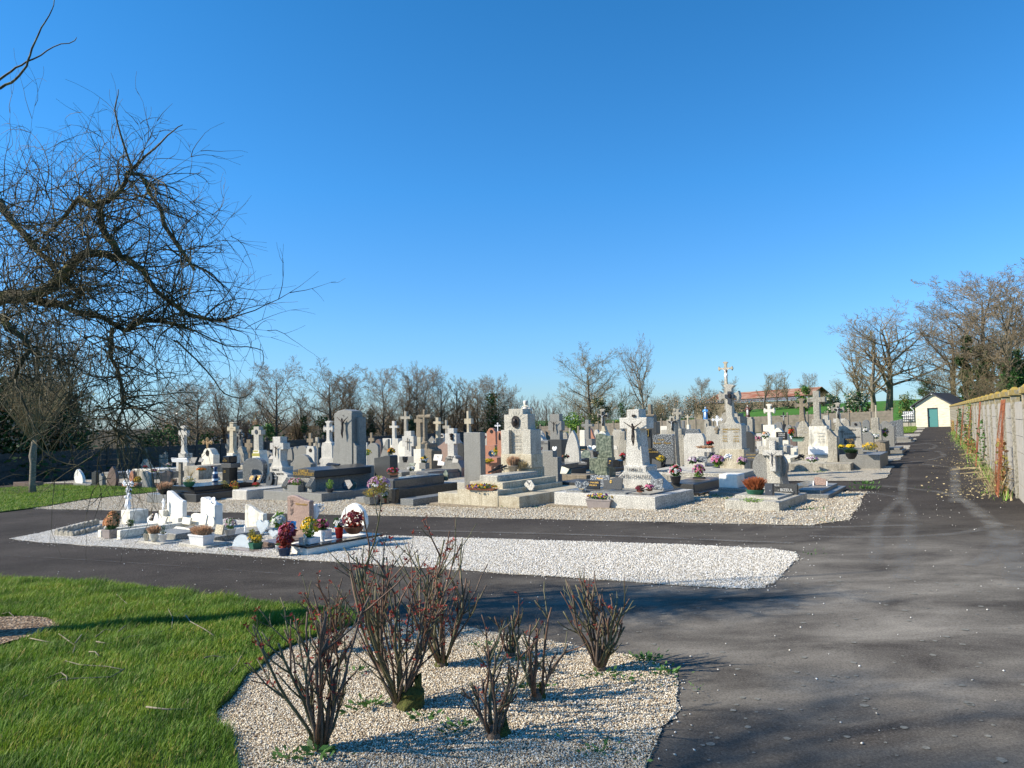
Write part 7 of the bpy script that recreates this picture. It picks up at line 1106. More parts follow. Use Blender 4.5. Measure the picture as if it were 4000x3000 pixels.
# ================================================================ TREES
def branch(mb, tw, p, d, L, r, lv, P):
    """recursive limb: mb for thick wood, tw for twigs"""
    n = P['seg'][lv]; pts = [p]; rad = [r]; q = p.copy(); dd = d.copy(); tr = P.get('trop', .12)
    for i in range(n):
        dd = (dd+Vector((random.gauss(0, 1), random.gauss(0, 1), random.gauss(0, 1)))*P['wig'][lv]+Vector((0, 0, tr*P.get('up', (1, 1, 1, 1, 1))[lv]))).normalized(); q = q+dd*(L/n); pts.append(q.copy()); rad.append(r*(1-(i+1)/n*P['tap'][lv]))
    (mb if lv < P['thick'] else tw).tube(pts, rad, P['sides'][lv], cap=False)
    if lv+1 >= len(P['num']): return
    m = P['num'][lv+1]; m = m+random.randint(-m//4, m//4); t0 = P['start'][lv+1]
    for k in range(m):
        t = t0+(1-t0)*(k+random.random())/m; i = min(n-1, int(t*n)); f = t*n-i; b = pts[i].lerp(pts[min(n, i+1)], f); ax = (pts[min(n, i+1)]-pts[i]).normalized(); az = k*2.4+random.uniform(-.5, .5); o = ax.orthogonal().normalized(); o = (o*math.cos(az)+ax.cross(o)*math.sin(az)); an = P['ang'][lv+1]*random.uniform(.7, 1.25); nd = (ax*math.cos(an)+o*math.sin(an)).normalized()
        branch(mb, tw, b, nd, L*P['len'][lv+1]*random.uniform(.7, 1.1)*(1-.45*t*P.get('cone', 1)), max(P['rmin'], rad[i]*P['rr'][lv+1]), lv+1, P)
ASH = dict(seg=(8, 6, 5, 4, 3), wig=(.05, .10, .13, .16, .2), up=(.3, 1, .9, .6, .3), tap=(.85, .8, .8, .7, .5), thick=2, sides=(7, 5, 4, 3, 3), num=(1, 20, 12, 9, 5), start=(0, .2, .15, .15, .15), ang=(0, .95, .8, .8, .8), len=(1, .62, .5, .5, .55), rr=(1, .5, .5, .5, .6), rmin=.0085, trop=.10)
OAK = dict(ASH, num=(1, 13, 10, 8, 5), start=(0, .3, .15, .15, .15), ang=(0, 1.15, .8, .8, .8), len=(1, .85, .55, .5, .5), wig=(.07, .13, .15, .16, .18), trop=.06, rr=(1, .55, .5, .5, .6))
POP = dict(ASH, num=(1, 15, 8, 7, 4), ang=(0, .5, .55, .6, .6), len=(1, .5, .45, .5, .5), start=(0, .15, .15, .15, .15), trop=.18)
BUSHP = dict(ASH, seg=(3, 5, 4, 3), num=(1, 16, 9, 8), start=(0, .05, .1, .1), ang=(0, .7, .7, .8), len=(1, 1.3, .5, .5), wig=(.05, .12, .15, .16), rmin=.011, trop=.08, cone=.3)
def proto(seed, P, h, r, n=None):
    random.seed(seed); mb, tw = MB(), MB(); branch(mb, tw, Vector((0, 0, 0)), Vector((0, 0, 1)), h*.8, r, 0, P); zs = sorted(v[2] for v in tw.v); zm = zs[int(len(zs)*.985)]
    def mk(b, nm):
        me = bpy.data.meshes.new(nm); me.from_pydata([(x*h/zm, y*h/zm, z*h/zm) for x, y, z in b.v], [], b.f); me.polygons.foreach_set('use_smooth', [True]*len(me.polygons)); return me
    xs = sorted(abs(v[0]) for v in tw.v); return mk(mb, 'trunk'), mk(tw, 'twigs'), h, 2*xs[int(len(xs)*.985)]/zm
PR = {'ash1': proto(1, ASH, 10, .16), 'ash2': proto(2, ASH, 10, .14), 'ash3': proto(3, POP, 10, .15), 'oak': proto(5, OAK, 10, .3), 'pop': proto(6, POP, 10, .12), 'bush1': proto(8, BUSHP, 4, .07), 'bush2': proto(9, BUSHP, 4, .06)}
_pm = {}
def pmesh(k, i, mat):
    if (k, i, mat) not in _pm: m = PR[k][i].copy(); m.materials.append(M[mat]); _pm[(k, i, mat)] = m
    return _pm[(k, i, mat)]
def tree(kind, px, ytop, Y, wid, label, twig='twig_grey', bark='bark', name='bare_tree', cat='tree', group='bare trees beyond the cemetery walls', rot=None, ivy=None):
    P = at_Y(px, Y); h = z_at(px, ytop, Y)-P.z; k = PR[kind]; sc = h/k[2]; r = empty(name, P, rot if rot is not None else random.uniform(0, 6.3)); tag(r, label, cat, group); w_ = sc*wid*(.78 if 'bush' not in kind else .62)/k[3]; r.scale = (w_, w_, sc)
    for i, nm, mt in ((0, 'trunk', bark), (1, 'crown', twig)): o = bpy.data.objects.new(nm, pmesh(kind, i, mt)); COL.objects.link(o); o.parent = r
    if ivy:
        mb = MB(); 
        for i in range(ivy[0]):
            z = random.uniform(ivy[1], ivy[2])*k[2]; q = abs(random.gauss(0, ivy[3]))*(1.2-.7*z/(ivy[2]*k[2]))+.1; a = random.uniform(0, 6.3); mb.leaf((q*math.cos(a), q*math.sin(a), z), random.uniform(.12, .28), asp=.9)
        mb.build('ivy', 'ivy', r)
    return r
random.seed(21)
for (k, px, yt, Y, w, lab, tm) in [
    ('ash1', 770, 1482, 62, .95, 'leftmost bare tree with two slim trunks behind the dark wall', 'twig_grey'), ('ash2', 700, 1500, 66, .85, 'bare tree just left of the two slim trunks, above the evergreen hedge', 'twig_grey'), ('ash3', 880, 1492, 66, .8, 'slender bare tree behind the dark crucifix cross on the left', 'twig_grey'), ('ash2', 940, 1480, 64, .8, 'bare tree above the stout granite cross on the left', 'twig_grey'),
    ('ash1', 1078, 1415, 66, .85, 'tall pointed bare tree rising right of the white crucifix cross', 'twig_grey'), ('ash3', 1160, 1520, 70, .8, 'smaller bare tree filling the gap right of the tall pointed one', 'twig_brown'), ('ash1', 1290, 1430, 68, 1.0, 'broad bare tree directly behind the tall crucifix stele', 'twig_brown'), ('ash2', 1345, 1468, 70, .8, 'bare tree close behind the right edge of the crucifix stele', 'twig_brown'), ('ash3', 1412, 1474, 72, .8, 'thin bare tree right of the crucifix stele', 'twig_grey'),
    ('ash2', 1492, 1442, 72, .75, 'bare tree over the small far brown cross', 'twig_grey'), ('ash3', 1560, 1462, 74, .75, 'bare tree over the bright white plain cross', 'twig_brown'), ('ash1', 1628, 1430, 74, .75, 'tallest tree in the middle group over the tall slim grey cross', 'twig_grey'), ('ash2', 1672, 1440, 76, .75, 'bare tree over the dark lichen stained cross', 'twig_brown'), ('pop', 1720, 1462, 76, .8, 'brownish bare tree in the dense middle of the tree row', 'twig_brown'), ('ash3', 1765, 1478, 78, .75, 'bare tree above the bronze head cross', 'twig_brown'), ('pop', 1810, 1485, 78, .8, 'brown twiggy tree above the plain granite block', 'twig_brown'), ('ash1', 1865, 1482, 80, .7, 'bare tree just left of the ivy covered one', 'twig_brown'), ('ash2', 1985, 1510, 82, .6, 'bare tree right of the ivy covered one', 'twig_grey')]: tree(k, px, yt, Y, w, lab, tm)
tree('ash2', 1925, 1472, 78, .85, 'bare tree wrapped in dark ivy at the right end of the left tree row', 'twig_brown', ivy=(2600, .1, .75, .95)); 
for i, (px, yt, Y, w) in enumerate([(2085, 1548, 130, .5), (2135, 1540, 140, .45), (2165, 1555, 150, .45), (2025, 1556, 130, .5)]): tree('pop', px, yt, Y, w, ['pale russet birch left of the narrow pair in the distance', 'tallest russet birch of the distant group', 'faint russet birch right of the distant group', 'pale distant birch behind the broken column urn'][i], 'twig_russet')
tree('ash1', 2302, 1370, 100, 1.0, 'tall rounded bare tree standing alone left of the huge white cross', 'twig_gold'); tree('oak', 2520, 1315, 92, .62, 'tall bare tree with a dark bird nest directly above the huge white cross', 'twig_brown', 'bark_pale')
P = at_Y(2514, 92); nz = z_at(2514, 1510, 92); nst = empty('bird_nest', (P.x, P.y, nz), 0); tag(nst, 'dark bird nest in the fork of the tree above the huge white cross', 'nest'); mb = MB()
for i in range(120): mb.leaf((random.gauss(0, .15), random.gauss(0, .15), random.gauss(0, .2)), .25, asp=.1)
mb.build('twigs', 'bark', nst)
for (k, px, yt, Y, w, lab, tm) in [('oak', 2650, 1530, 135, .9, 'rounded brown bare tree left of the calvary', 'twig_brown'), ('ash2', 2745, 1478, 130, .8, 'dark twiggy tree just left of the calvary cross', 'twig_grey'), ('ash1', 2850, 1482, 138, .8, 'bare tree right behind the calvary cross', 'twig_grey'), ('oak', 2800, 1520, 125, .8, 'low spreading tree under the calvary figure', 'twig_brown'), ('ash3', 2985, 1462, 112, .8, 'slim bare tree before the left half of the rusty barn roof', 'twig_gold'), ('ash1', 3035, 1455, 114, .85, 'bare tree before the middle of the rusty barn roof', 'twig_gold'), ('ash3', 3080, 1452, 118, .8, 'bare tree before the right half of the rusty barn roof', 'twig_gold'), ('ash2', 3165, 1458, 128, .8, 'grey bare tree at the right end of the barn', 'twig_grey'), ('oak', 3270, 1480, 120, .9, 'pale budding bare tree behind the flowering shrubs', 'twig_gold')]: tree(k, px, yt, Y, w, lab, tm)
tree('oak', 3470, 1195, 84, 1.35, 'big spreading oak tree left of the hut', 'twig_brown', 'bark_pale', rot=1.0); tree('pop', 3400, 1250, 82, .95, 'upright bare tree in front of the big oak', 'twig_gold', 'bark_pale'); tree('ash3', 3360, 1330, 84, .8, 'slim yellowish tree left of the big oak', 'twig_gold', 'bark_pale')
tree('ash1', 3850, 1068, 80, 1.15, 'very tall bare tree behind the hut and right wall', 'twig_grey', 'bark', ivy=(900, .1, .5, .3)); tree('ash2', 3985, 1062, 72, 1.1, 'very tall bare tree at the right edge of the picture', 'twig_grey', ivy=(2200, .0, .42, .5)); tree('oak', 4080, 1080, 78, 1.0, 'tall spreading tree partly outside the right edge', 'twig_brown'); tree('ash1', 3735, 1190, 88, 1.1, 'wide bare tree directly above the hut roof', 'twig_brown'); tree('ash3', 3925, 1120, 84, .9, 'slimmer bare tree between the two very tall ones', 'twig_grey')
def leafy(label, px, ytop, Y, wpx, mats, dens=1.0, base_y=None, name='evergreen_shrub', shape='round', cat='shrub', ls=1.0, group='evergreen shrubs beyond the walls'):
    P = at_Y(px, Y); h = z_at(px, ytop, Y)-P.z; w = wpx*Y/F/2; r = empty(name, P, 0); tag(r, label, cat, group); n = int(1500*dens*max(.5, min(3, w*h/8))); bufs = [MB() for _ in mats]; tr = MB(); nl = 14+int(w*3); L = []
    for i in range(nl):
        a = random.uniform(0, 6.3); zz = random.uniform(.1, .86)*h; wr = {'round': math.sqrt(max(.05, 1-((zz/h-.42)/.6)**2)), 'cone': 1-.85*zz/h, 'column': (1-(zz/h)**3)}[shape]; q = random.uniform(.2, .78)*w*wr; L.append((q*math.cos(a), q*math.sin(a)*.8, zz, random.uniform(.18, .4)*w*max(.5, wr)+.15))
    for i in range(n):
        x, y, z, s = random.choice(L); v = Vector((random.gauss(0, 1), random.gauss(0, 1), random.gauss(0, 1))).normalized()*s*random.random()**.3; zz = max(.03, z+v.z*1.15); j = min(len(mats)-1, int(random.random()*len(mats))); bufs[j].leaf((x+v.x, y+v.y, zz), random.uniform(.1, .24)*ls, asp=.75)
    for x, y, z, s in L: tr.tube([(0, 0, 0), (x*.4, y*.4, z*.5), (x, y, z)], [.06, .04, .015], 4, cap=False)
    tr.build('trunk', 'bark', r)
    for j, b in enumerate(bufs): b.build('crown', mats[j], r)
    return r
random.seed(33)
leafy('dark glossy laurel bush behind the dark wall on the left', 645, 1652, 52, 150, ['laurel', 'leaf_dark'], 1.6); leafy('lower shaded hedge bush left of the glossy laurel', 560, 1690, 50, 110, ['ivy', 'leaf_dark'], 1.2)
leafy('bright green laurel bush below the pointed bare tree', 1035, 1640, 60, 130, ['laurel', 'leaf_green'], 1.5); leafy('narrow dark evergreen column left of the crucifix stele', 1188, 1600, 66, 36, ['leaf_dark', 'ivy'], .8, shape='column'); leafy('dark holly bush right beside the narrow evergreen column', 1255, 1600, 66, 80, ['leaf_dark', 'ivy'], 1.2); leafy('small bush behind the two slim trunks', 810, 1685, 62, 70, ['ivy', 'leaf_green'], .8); leafy('brown dry hedge bush above the stout granite cross', 1005, 1590, 63, 60, ['heather', 'dry'], .6)
leafy('dark evergreen in the tree row over the small far brown cross', 1450, 1590, 72, 70, ['leaf_dark', 'ivy'], 1.2, shape='cone'); leafy('dark green spiky evergreen in the middle of the tree row', 1600, 1620, 72, 60, ['ivy', 'leaf_dark'], .9)
leafy('rounded bright green laurel tree right of the dark crucifix headstone', 2235, 1602, 64, 110, ['leaf_bright', 'leaf_bright', 'laurel'], 2.6); leafy('large dark ivy mass under the lone rounded tree', 2340, 1545, 96, 120, ['ivy', 'dry', 'leaf_dark'], 1.8); leafy('dark holly left of the nest tree', 2440, 1555, 95, 70, ['leaf_dark', 'ivy'], 1.4); leafy('yellowish conifer behind the black crucifix cross', 2405, 1625, 88, 34, ['leaf_yellow', 'leaf_bright'], .9, shape='cone')
leafy('bright green shrub at the right end of the rusty barn', 3142, 1498, 100, 78, ['laurel', 'leaf_bright'], 2.0); leafy('left flowering shrub with pale blossoms right of the tall concrete cross', 3245, 1522, 80, 85, ['pale_flower', 'leaf_dark', 'laurel'], 2.2); leafy('right flowering shrub with pale blossoms, larger', 3335, 1508, 80, 110, ['pale_flower', 'leaf_dark', 'laurel'], 2.4)
leafy('dark low bush below the flowering shrubs', 3310, 1610, 77, 110, ['leaf_dark', 'heather'], 1.2); leafy('yellow green bush left of the oak trunk', 3395, 1540, 84, 60, ['leaf_yellow', 'laurel'], 1.2); leafy('round dark green tree left of the hut roof', 3622, 1465, 92, 72, ['laurel', 'ivy'], 1.8); leafy('yellow green hedge right of the oak trunk', 3545, 1535, 88, 90, ['leaf_yellow', 'leaf_green'], 1.2)
leafy('tall dark ivy covered tree behind the right wall', 3775, 1260, 76, 125, ['ivy', 'leaf_dark'], 4.0, shape='cone', name='ivy_tree', cat='tree'); leafy('dark ivy mass in the lower crown right of the tall ivy tree', 3830, 1400, 74, 90, ['ivy', 'leaf_dark'], 2.4, name='ivy_tree', cat='tree'); leafy('dark evergreen at the right edge above the wall', 3985, 1330, 70, 70, ['ivy', 'laurel'], 2.4, name='ivy_tree', cat='tree', shape='column'); leafy('green bush on the right edge above the nearest wall posts', 3945, 1440, 70, 90, ['laurel', 'ivy'], 2.0)
for (k, px, yt, Y, w, lab, tm) in [('bush1', 3700, 1400, 80, 1.6, 'brown thicket of twigs above the hut', 'twig_brown'), ('bush2', 3790, 1380, 74, 1.6, 'large brown thicket behind the wall right of the hut', 'twig_gold'), ('bush1', 3880, 1440, 70, 1.4, 'twiggy thicket behind the middle of the right wall', 'twig_brown'), ('bush2', 2690, 1560, 122, 2.0, 'brown thicket left of the calvary on the field edge', 'twig_brown'), ('bush1', 2600, 1540, 124, 1.8, 'large brown thicket between the nest tree and the calvary', 'twig_brown'), ('bush2', 2775, 1560, 120, 2.0, 'brown bush behind the blue statue', 'twig_gold'), ('bush1', 2870, 1560, 118, 2.0, 'brown bush behind the brown robed statue', 'twig_brown'), ('bush2', 2960, 1555, 116, 2.2, 'dry bush below the barn', 'twig_gold'), ('bush1', 3060, 1562, 114, 2.2, 'dry bush below the right part of the barn', 'twig_gold'), ('bush2', 2270, 1530, 100, 1.8, 'tangled thicket around the lone rounded tree', 'twig_gold'), ('bush1', 2330, 1540, 104, 2.0, 'second tangled thicket right of the lone rounded tree', 'twig_brown'), ('bush1', 2560, 1560, 98, 1.6, 'thicket under the nest tree', 'twig_gold'), ('bush2', 3200, 1520, 110, 1.8, 'pale thicket left of the flowering shrubs', 'twig_gold'), ('bush2', 2460, 1590, 110, 1.8, 'thicket left below the nest tree', 'twig_brown'), ('bush2', 3480, 1560, 88, 1.5, 'brushwood around the oak trunk', 'twig_gold'),
    ('bush1', 1130, 1610, 70, 1.6, 'brown brushwood behind the dark wall left of the stele', 'twig_brown'), ('bush2', 1390, 1600, 72, 1.6, 'brown brushwood behind the wall right of the stele', 'twig_brown'), ('bush1', 1520, 1590, 76, 1.8, 'brushwood under the middle of the tree row', 'twig_brown'), ('bush2', 1650, 1580, 78, 1.8, 'brushwood behind the slim grey cross', 'twig_brown'), ('bush1', 1760, 1570, 80, 1.8, 'dense brushwood at the heart of the tree row', 'twig_brown'), ('bush2', 1850, 1560, 82, 1.8, 'brushwood left of the ivy tree', 'twig_brown'), ('bush1', 980, 1620, 64, 1.4, 'reddish brushwood left of the pointed tree', 'twig_russet'), ('bush2', 1330, 1590, 74, 1.6, 'brushwood directly behind the stele', 'twig_gold'), ('bush1', 1220, 1620, 72, 1.4, 'thin brushwood by the narrow evergreen', 'twig_gold'), ('bush2', 1580, 1600, 74, 1.5, 'brushwood beside the spiky evergreen', 'twig_gold'), ('bush1', 1700, 1600, 76, 1.5, 'brushwood behind the brown cross stele', 'twig_gold')]:
    tree(k, px, yt, Y, w, lab, tm, name='bare_shrub', cat='shrub', group='bare thickets beyond the walls')
random.seed(61)
for i, (px, yt, wd) in enumerate([(2480, 1560, 120), (2590, 1535, 140), (2680, 1532, 130), (2770, 1530, 130), (2850, 1548, 110), (2930, 1566, 110), (3010, 1568, 120), (3090, 1566, 110), (3170, 1558, 100), (3215, 1540, 80)]): leafy('brown winter hedgerow bush number along the top of the green field'.replace(' number', ''), px, yt, 118-i*.8, wd, ['heather', 'bark', 'twig_brown', 'leaf_dark'], 1.1, name='hedgerow_bush', ls=.8, group='brown bushes of the hedgerow above the field')
for i in range(13): leafy('brown winter brush behind the dark wall below the row of bare trees', 640+i*108, 1622-i*4, 62+i*1.7, 140, ['dry', 'heather', 'bark', 'twig_brown', 'ivy'], .9, name='brushwood', ls=.8, group='brown brush behind the dark wall')
# distant belts on the left skyline
def belt():
    mb = MB(); random.seed(5)
    for i in range(9000):
        px = random.uniform(-400, 2600); Y = random.uniform(150, 230); d = ray(px, 1650); X = d.x/d.y*Y; z0 = gz(X, Y); h = (3.0+2.5*abs(math.sin(px*.011))+1.5*math.sin(px*.031+1))*random.random()*1.2; a = random.uniform(-.4, .4); L = random.uniform(.6, 1.8); mb.tube([(X, Y, z0+h), (X+a*L, Y, z0+h+L)], [.05, .02], 3, cap=False)
    tag(mb.build('distant_wood', 'twig_grey'), 'hazy belt of bare woodland far beyond the walls', 'wood', None, 'stuff')
belt()
h_ = at_Y(2090, 97); hd = leafy('long clipped dark hedge behind the corner where the two walls meet', 2110, 1645, 99, 160, ['leaf_dark', 'ivy'], 1.3, name='hedge')
# dense dark tall hedge of trees on the left edge
random.seed(44)
for i, (px, yt, Y, w, k) in enumerate([(-60, 1190, 40, .8, 'pop'), (60, 1225, 40, .75, 'ash3'), (175, 1260, 42, .7, 'pop'), (255, 1330, 43, .7, 'ash3'), (-150, 1180, 38, .9, 'ash1'), (120, 1260, 38, .7, 'ash3'), (230, 1400, 46, .6, 'pop'), (310, 1500, 48, .6, 'ash3')]): tree(k, px, yt, Y, w, ['tall dark tree mass at the left edge behind the wall', 'dense twiggy tree second from the left edge', 'dense brown tree behind the slim pollard', 'twiggy tree right of the slim pollard', 'tree mostly outside the left edge', 'dark tree directly behind the slim pollard', 'lower twiggy tree right behind the pollard branches', 'lowest twiggy tree at the right end of the dark left group'][i], 'twig_brown', group='dense trees at the left edge', ivy=(1500, .02, .6, .9) if i < 7 else (900, .02, .45, .6))
for i, (px, yt, Y, w) in enumerate([(-40, 1440, 37, 260), (110, 1500, 38, 200), (240, 1570, 40, 120)]): leafy(['dark ivy thicket at the far left edge', 'dark ivy thicket behind the slim pollard', 'lower ivy thicket right of the slim pollard'][i], px, yt, Y, w, ['ivy', 'leaf_dark', 'heather'], 2.8, group='dense trees at the left edge')
# barn, warehouse, poles
def barn_mat():
    m, nt, b = base('rusty_roof', .8, .2); co = coord(nt); mp = nt.nodes.new('ShaderNodeMapping'); mp.inputs['Scale'].default_value = (.16, 1, 1.6); nt.links.new(co, mp.inputs[0]); g = ramp(nt, noise(nt, 1.4, 4, .7, mp.outputs[0]), [(.35, (.2, .065, .04)), (.5, (.3, .11, .06)), (.56, (.42, .3, .22)), (.7, (.26, .1, .06))]); nt.links.new(g, b.inputs['Base Color'])
    plain('barn_grey', (.16, .16, .17), .8, var=.35, scale=1.0); plain('warehouse_grey', (.33, .35, .38), .6, var=.05, scale=.5); plain('barn_wall', (.2, .16, .11), .9, var=.3, scale=.6)
barn_mat()
Yb = 150; A = at_Y(2755, Yb); B = at_Y(3170, Yb-14); dv = B-A; Lb = dv.to_2d().length; ab = math.atan2(dv.y, dv.x); bn = empty('barn', A, ab); tag(bn, 'long low barn with a rust red sheet roof above a grey lean-to on the hillside', 'barn')
zt0 = z_at(2800, 1536, Yb)-A.z; zt1 = z_at(3225, 1506, Yb-14)-A.z; mb = MB(); h1 = z_at(2800, 1566, Yb)-A.z; h2 = z_at(3225, 1542, Yb-14)-A.z; h3 = z_at(2800, 1578, Yb)-A.z; h4 = z_at(3225, 1560, Yb-14)-A.z
mb.add([(0, 0, h1), (Lb, 0, h2), (Lb, 6, zt1), (0, 6, zt0), (0, 12, h1), (Lb, 12, h2)], [(0, 1, 2, 3), (3, 2, 5, 4)]); mb.build('roof', 'rusty_roof', bn); mb = MB(); mb.add([(0, -5, h3), (Lb, -5, h4), (Lb, -.05, h2-.15), (0, -.05, h1-.15)], [(0, 1, 2, 3)]); mb.build('lean_to_roof', 'barn_grey', bn); mb = MB(); mb.add([(0, -4.8, -2), (Lb, -4.8, -2), (Lb, -4.8, h4-.1), (0, -4.8, h3-.1), (Lb, 12, -2), (Lb, 12, h2), (0, 12, -2), (0, 12, h1)], [(0, 1, 2, 3), (1, 4, 5, 2), (0, 3, 7, 6)]); mb.build('wall', 'barn_wall', bn)
A = at_Y(812, 120); B = at_Y(900, 120); wh = empty('warehouse', A, 0); tag(wh, 'light grey industrial building seen between trunks behind the dark wall, with a green emblem', 'building'); Lw = B.x-A.x; hl, hr_ = z_at(812, 1712, 120)-A.z, z_at(900, 1694, 120)-A.z; mb = MB(); mb.add([(0, 0, -1), (Lw, 0, -1), (Lw, 0, hr_), (0, 0, hl), (0, 12, -1), (Lw, 12, -1), (Lw, 12, hr_), (0, 12, hl)], [(0, 1, 2, 3), (3, 2, 6, 7), (1, 5, 6, 2), (0, 3, 7, 4)]); mb.build('wall', 'warehouse_grey', wh); mb = MB(); mb.box((Lw*.76, -.05, hr_*.62), (Lw*.24, .08, hr_*.75)); mb.build('sign_panel', 'slate', wh); plain('sign_green', (.1, .5, .12), .5); mb = MB(); mb.tube([(Lw*.5-.7+.7*(1-math.cos(a)), -.1, hr_*.4+1.0*math.sin(a)) for a in [i*.35 for i in range(9)]], .09, 5); mb.build('emblem', 'sign_green', wh)
t1 = None
poles = []
for i, (px, yt, yb, Y) in enumerate([(334, 1672, 1760, 70), (474, 1677, 1760, 82), (438, 1700, 1760, 120)]): P = at_Y(px, Y); h = z_at(px, yt, Y)-P.z; r = empty('utility_pole', P, 0); tag(r, ['wooden utility pole pair, leftmost on the left skyline', 'utility pole left of the glossy laurel bush', 'thin far utility pole between the two nearer ones'][i], 'utility pole'); mb = MB(); mb.tube([(0, 0, 0), (0, 0, h)], [.14, .09], 6); 
for r_ in ():
    pass
def pole_build():
    for o in [o for o in COL.objects if o.name.startswith('utility_pole')]:
        d = {0: (334, 1672, 70), 1: (474, 1677, 82), 2: (438, 1700, 120)}; i = int(o.name.split('.')[1]) if '.' in o.name else 0; px, yt, Y = d[i]; P = o.location; h = z_at(px, yt, Y)-P.z; mb = MB(); mb.tube([(0, 0, -.5), (0, 0, h)], [.15, .1], 6)
        if i == 0: mb.tube([(.45, 0, -.5), (.05, 0, h*.97)], [.13, .09], 6)
        mb.build('pole', 'bark', o); mb = MB(); mb.box((0, 0, h-.15), (.8, .08, .08)); mb.build('crossarm', 'bark', o)
pole_build()
W0 = at_Y(200, 62); mb = MB()
for k in range(3):
    pts = [Vector((at_Y(px, Y).x, Y, z_at(px, yy-6*k, Y))) for px, Y, yy in ((150, 60, 1648), (334, 70, 1674), (474, 82, 1680), (650, 95, 1692))]
    o = Vector(pts[0]); mb.tube([tuple(p-o+Vector((0, 0, -k*.25))) for p in pts], .02, 3, cap=False)
wr = mb.build('overhead_wires', 'black_iron', None, pts[0]); tag(wr, 'thin overhead wires strung between the utility poles', 'wires')
# ================================================================ POLLARD
def pollard():
    random.seed(12); g = ground(128, 1930); s = g.y/F; r = empty('pollard_tree', g, 0); tag(r, 'slim pollarded tree with knobbly trunk and a fan of upright shoots on the lawn', 'tree'); h = z_at(128, 1692, g.y)-g.z; mb = MB(); mb.tube([(.0, 0, -.05), (-.02, 0, h*.2), (.0, 0, h*.5), (-.015, 0, h*.62), (.03, 0, h*.85), (0, 0, h*1.02)], [.135, .105, .1, .13, .09, .1], 9); mb.ball((.04, -.06, h*.57), .06, 8, 5); mb.build('trunk', 'bark_pale', r, smooth=True); mb = MB()
    for i in range(120):
        a = random.uniform(0, 6.3); q = random.uniform(.02, .3); L = random.uniform(.6, 1)*(z_at(128, 1270, g.y)-g.z-h); p = Vector((.05*math.cos(a), .05*math.sin(a), h*random.uniform(.85, 1.02))); pts = [p]; d = Vector((math.cos(a)*(.25+q*2), math.sin(a)*(.25+q*2), 1)).normalized()
        for k in range(6): d = (d+Vector((random.gauss(0, .06), random.gauss(0, .06), .07))).normalized(); p = p+d*L/6; pts.append(p)
        mb.tube(pts, [.02, .014, .011, .009, .007, .005, .003], 4, cap=False)
        for k in range(8): t = random.randint(1, 5); b = pts[t]; e = Vector((random.gauss(0, .5), random.gauss(0, .5), .7)).normalized()*random.uniform(.2, .6); mb.tube([b, b+e*.5+Vector((0, 0, .03)), b+e], [.005, .004, .002], 3, cap=False)
    mb.build('shoots', 'twig_gold', r); mb = MB()
    for i in range(70): a = random.uniform(0, 6.3); q = random.uniform(.1, 1.1); x, y = q*math.cos(a)-.25, q*math.sin(a)*.5; L = random.uniform(.1, .4); mb.tube([(x, y, .03), (x+random.gauss(0, .1), y, .05+L*.4), (x+random.gauss(0, .2), y, .04+L)], .004, 3, cap=False)
    o = mb.build('dry_twigs', 'twig_gold', None, g); tag(o, 'dry brushwood around the foot of the slim pollarded tree', 'twigs', None, 'stuff')
pollard()
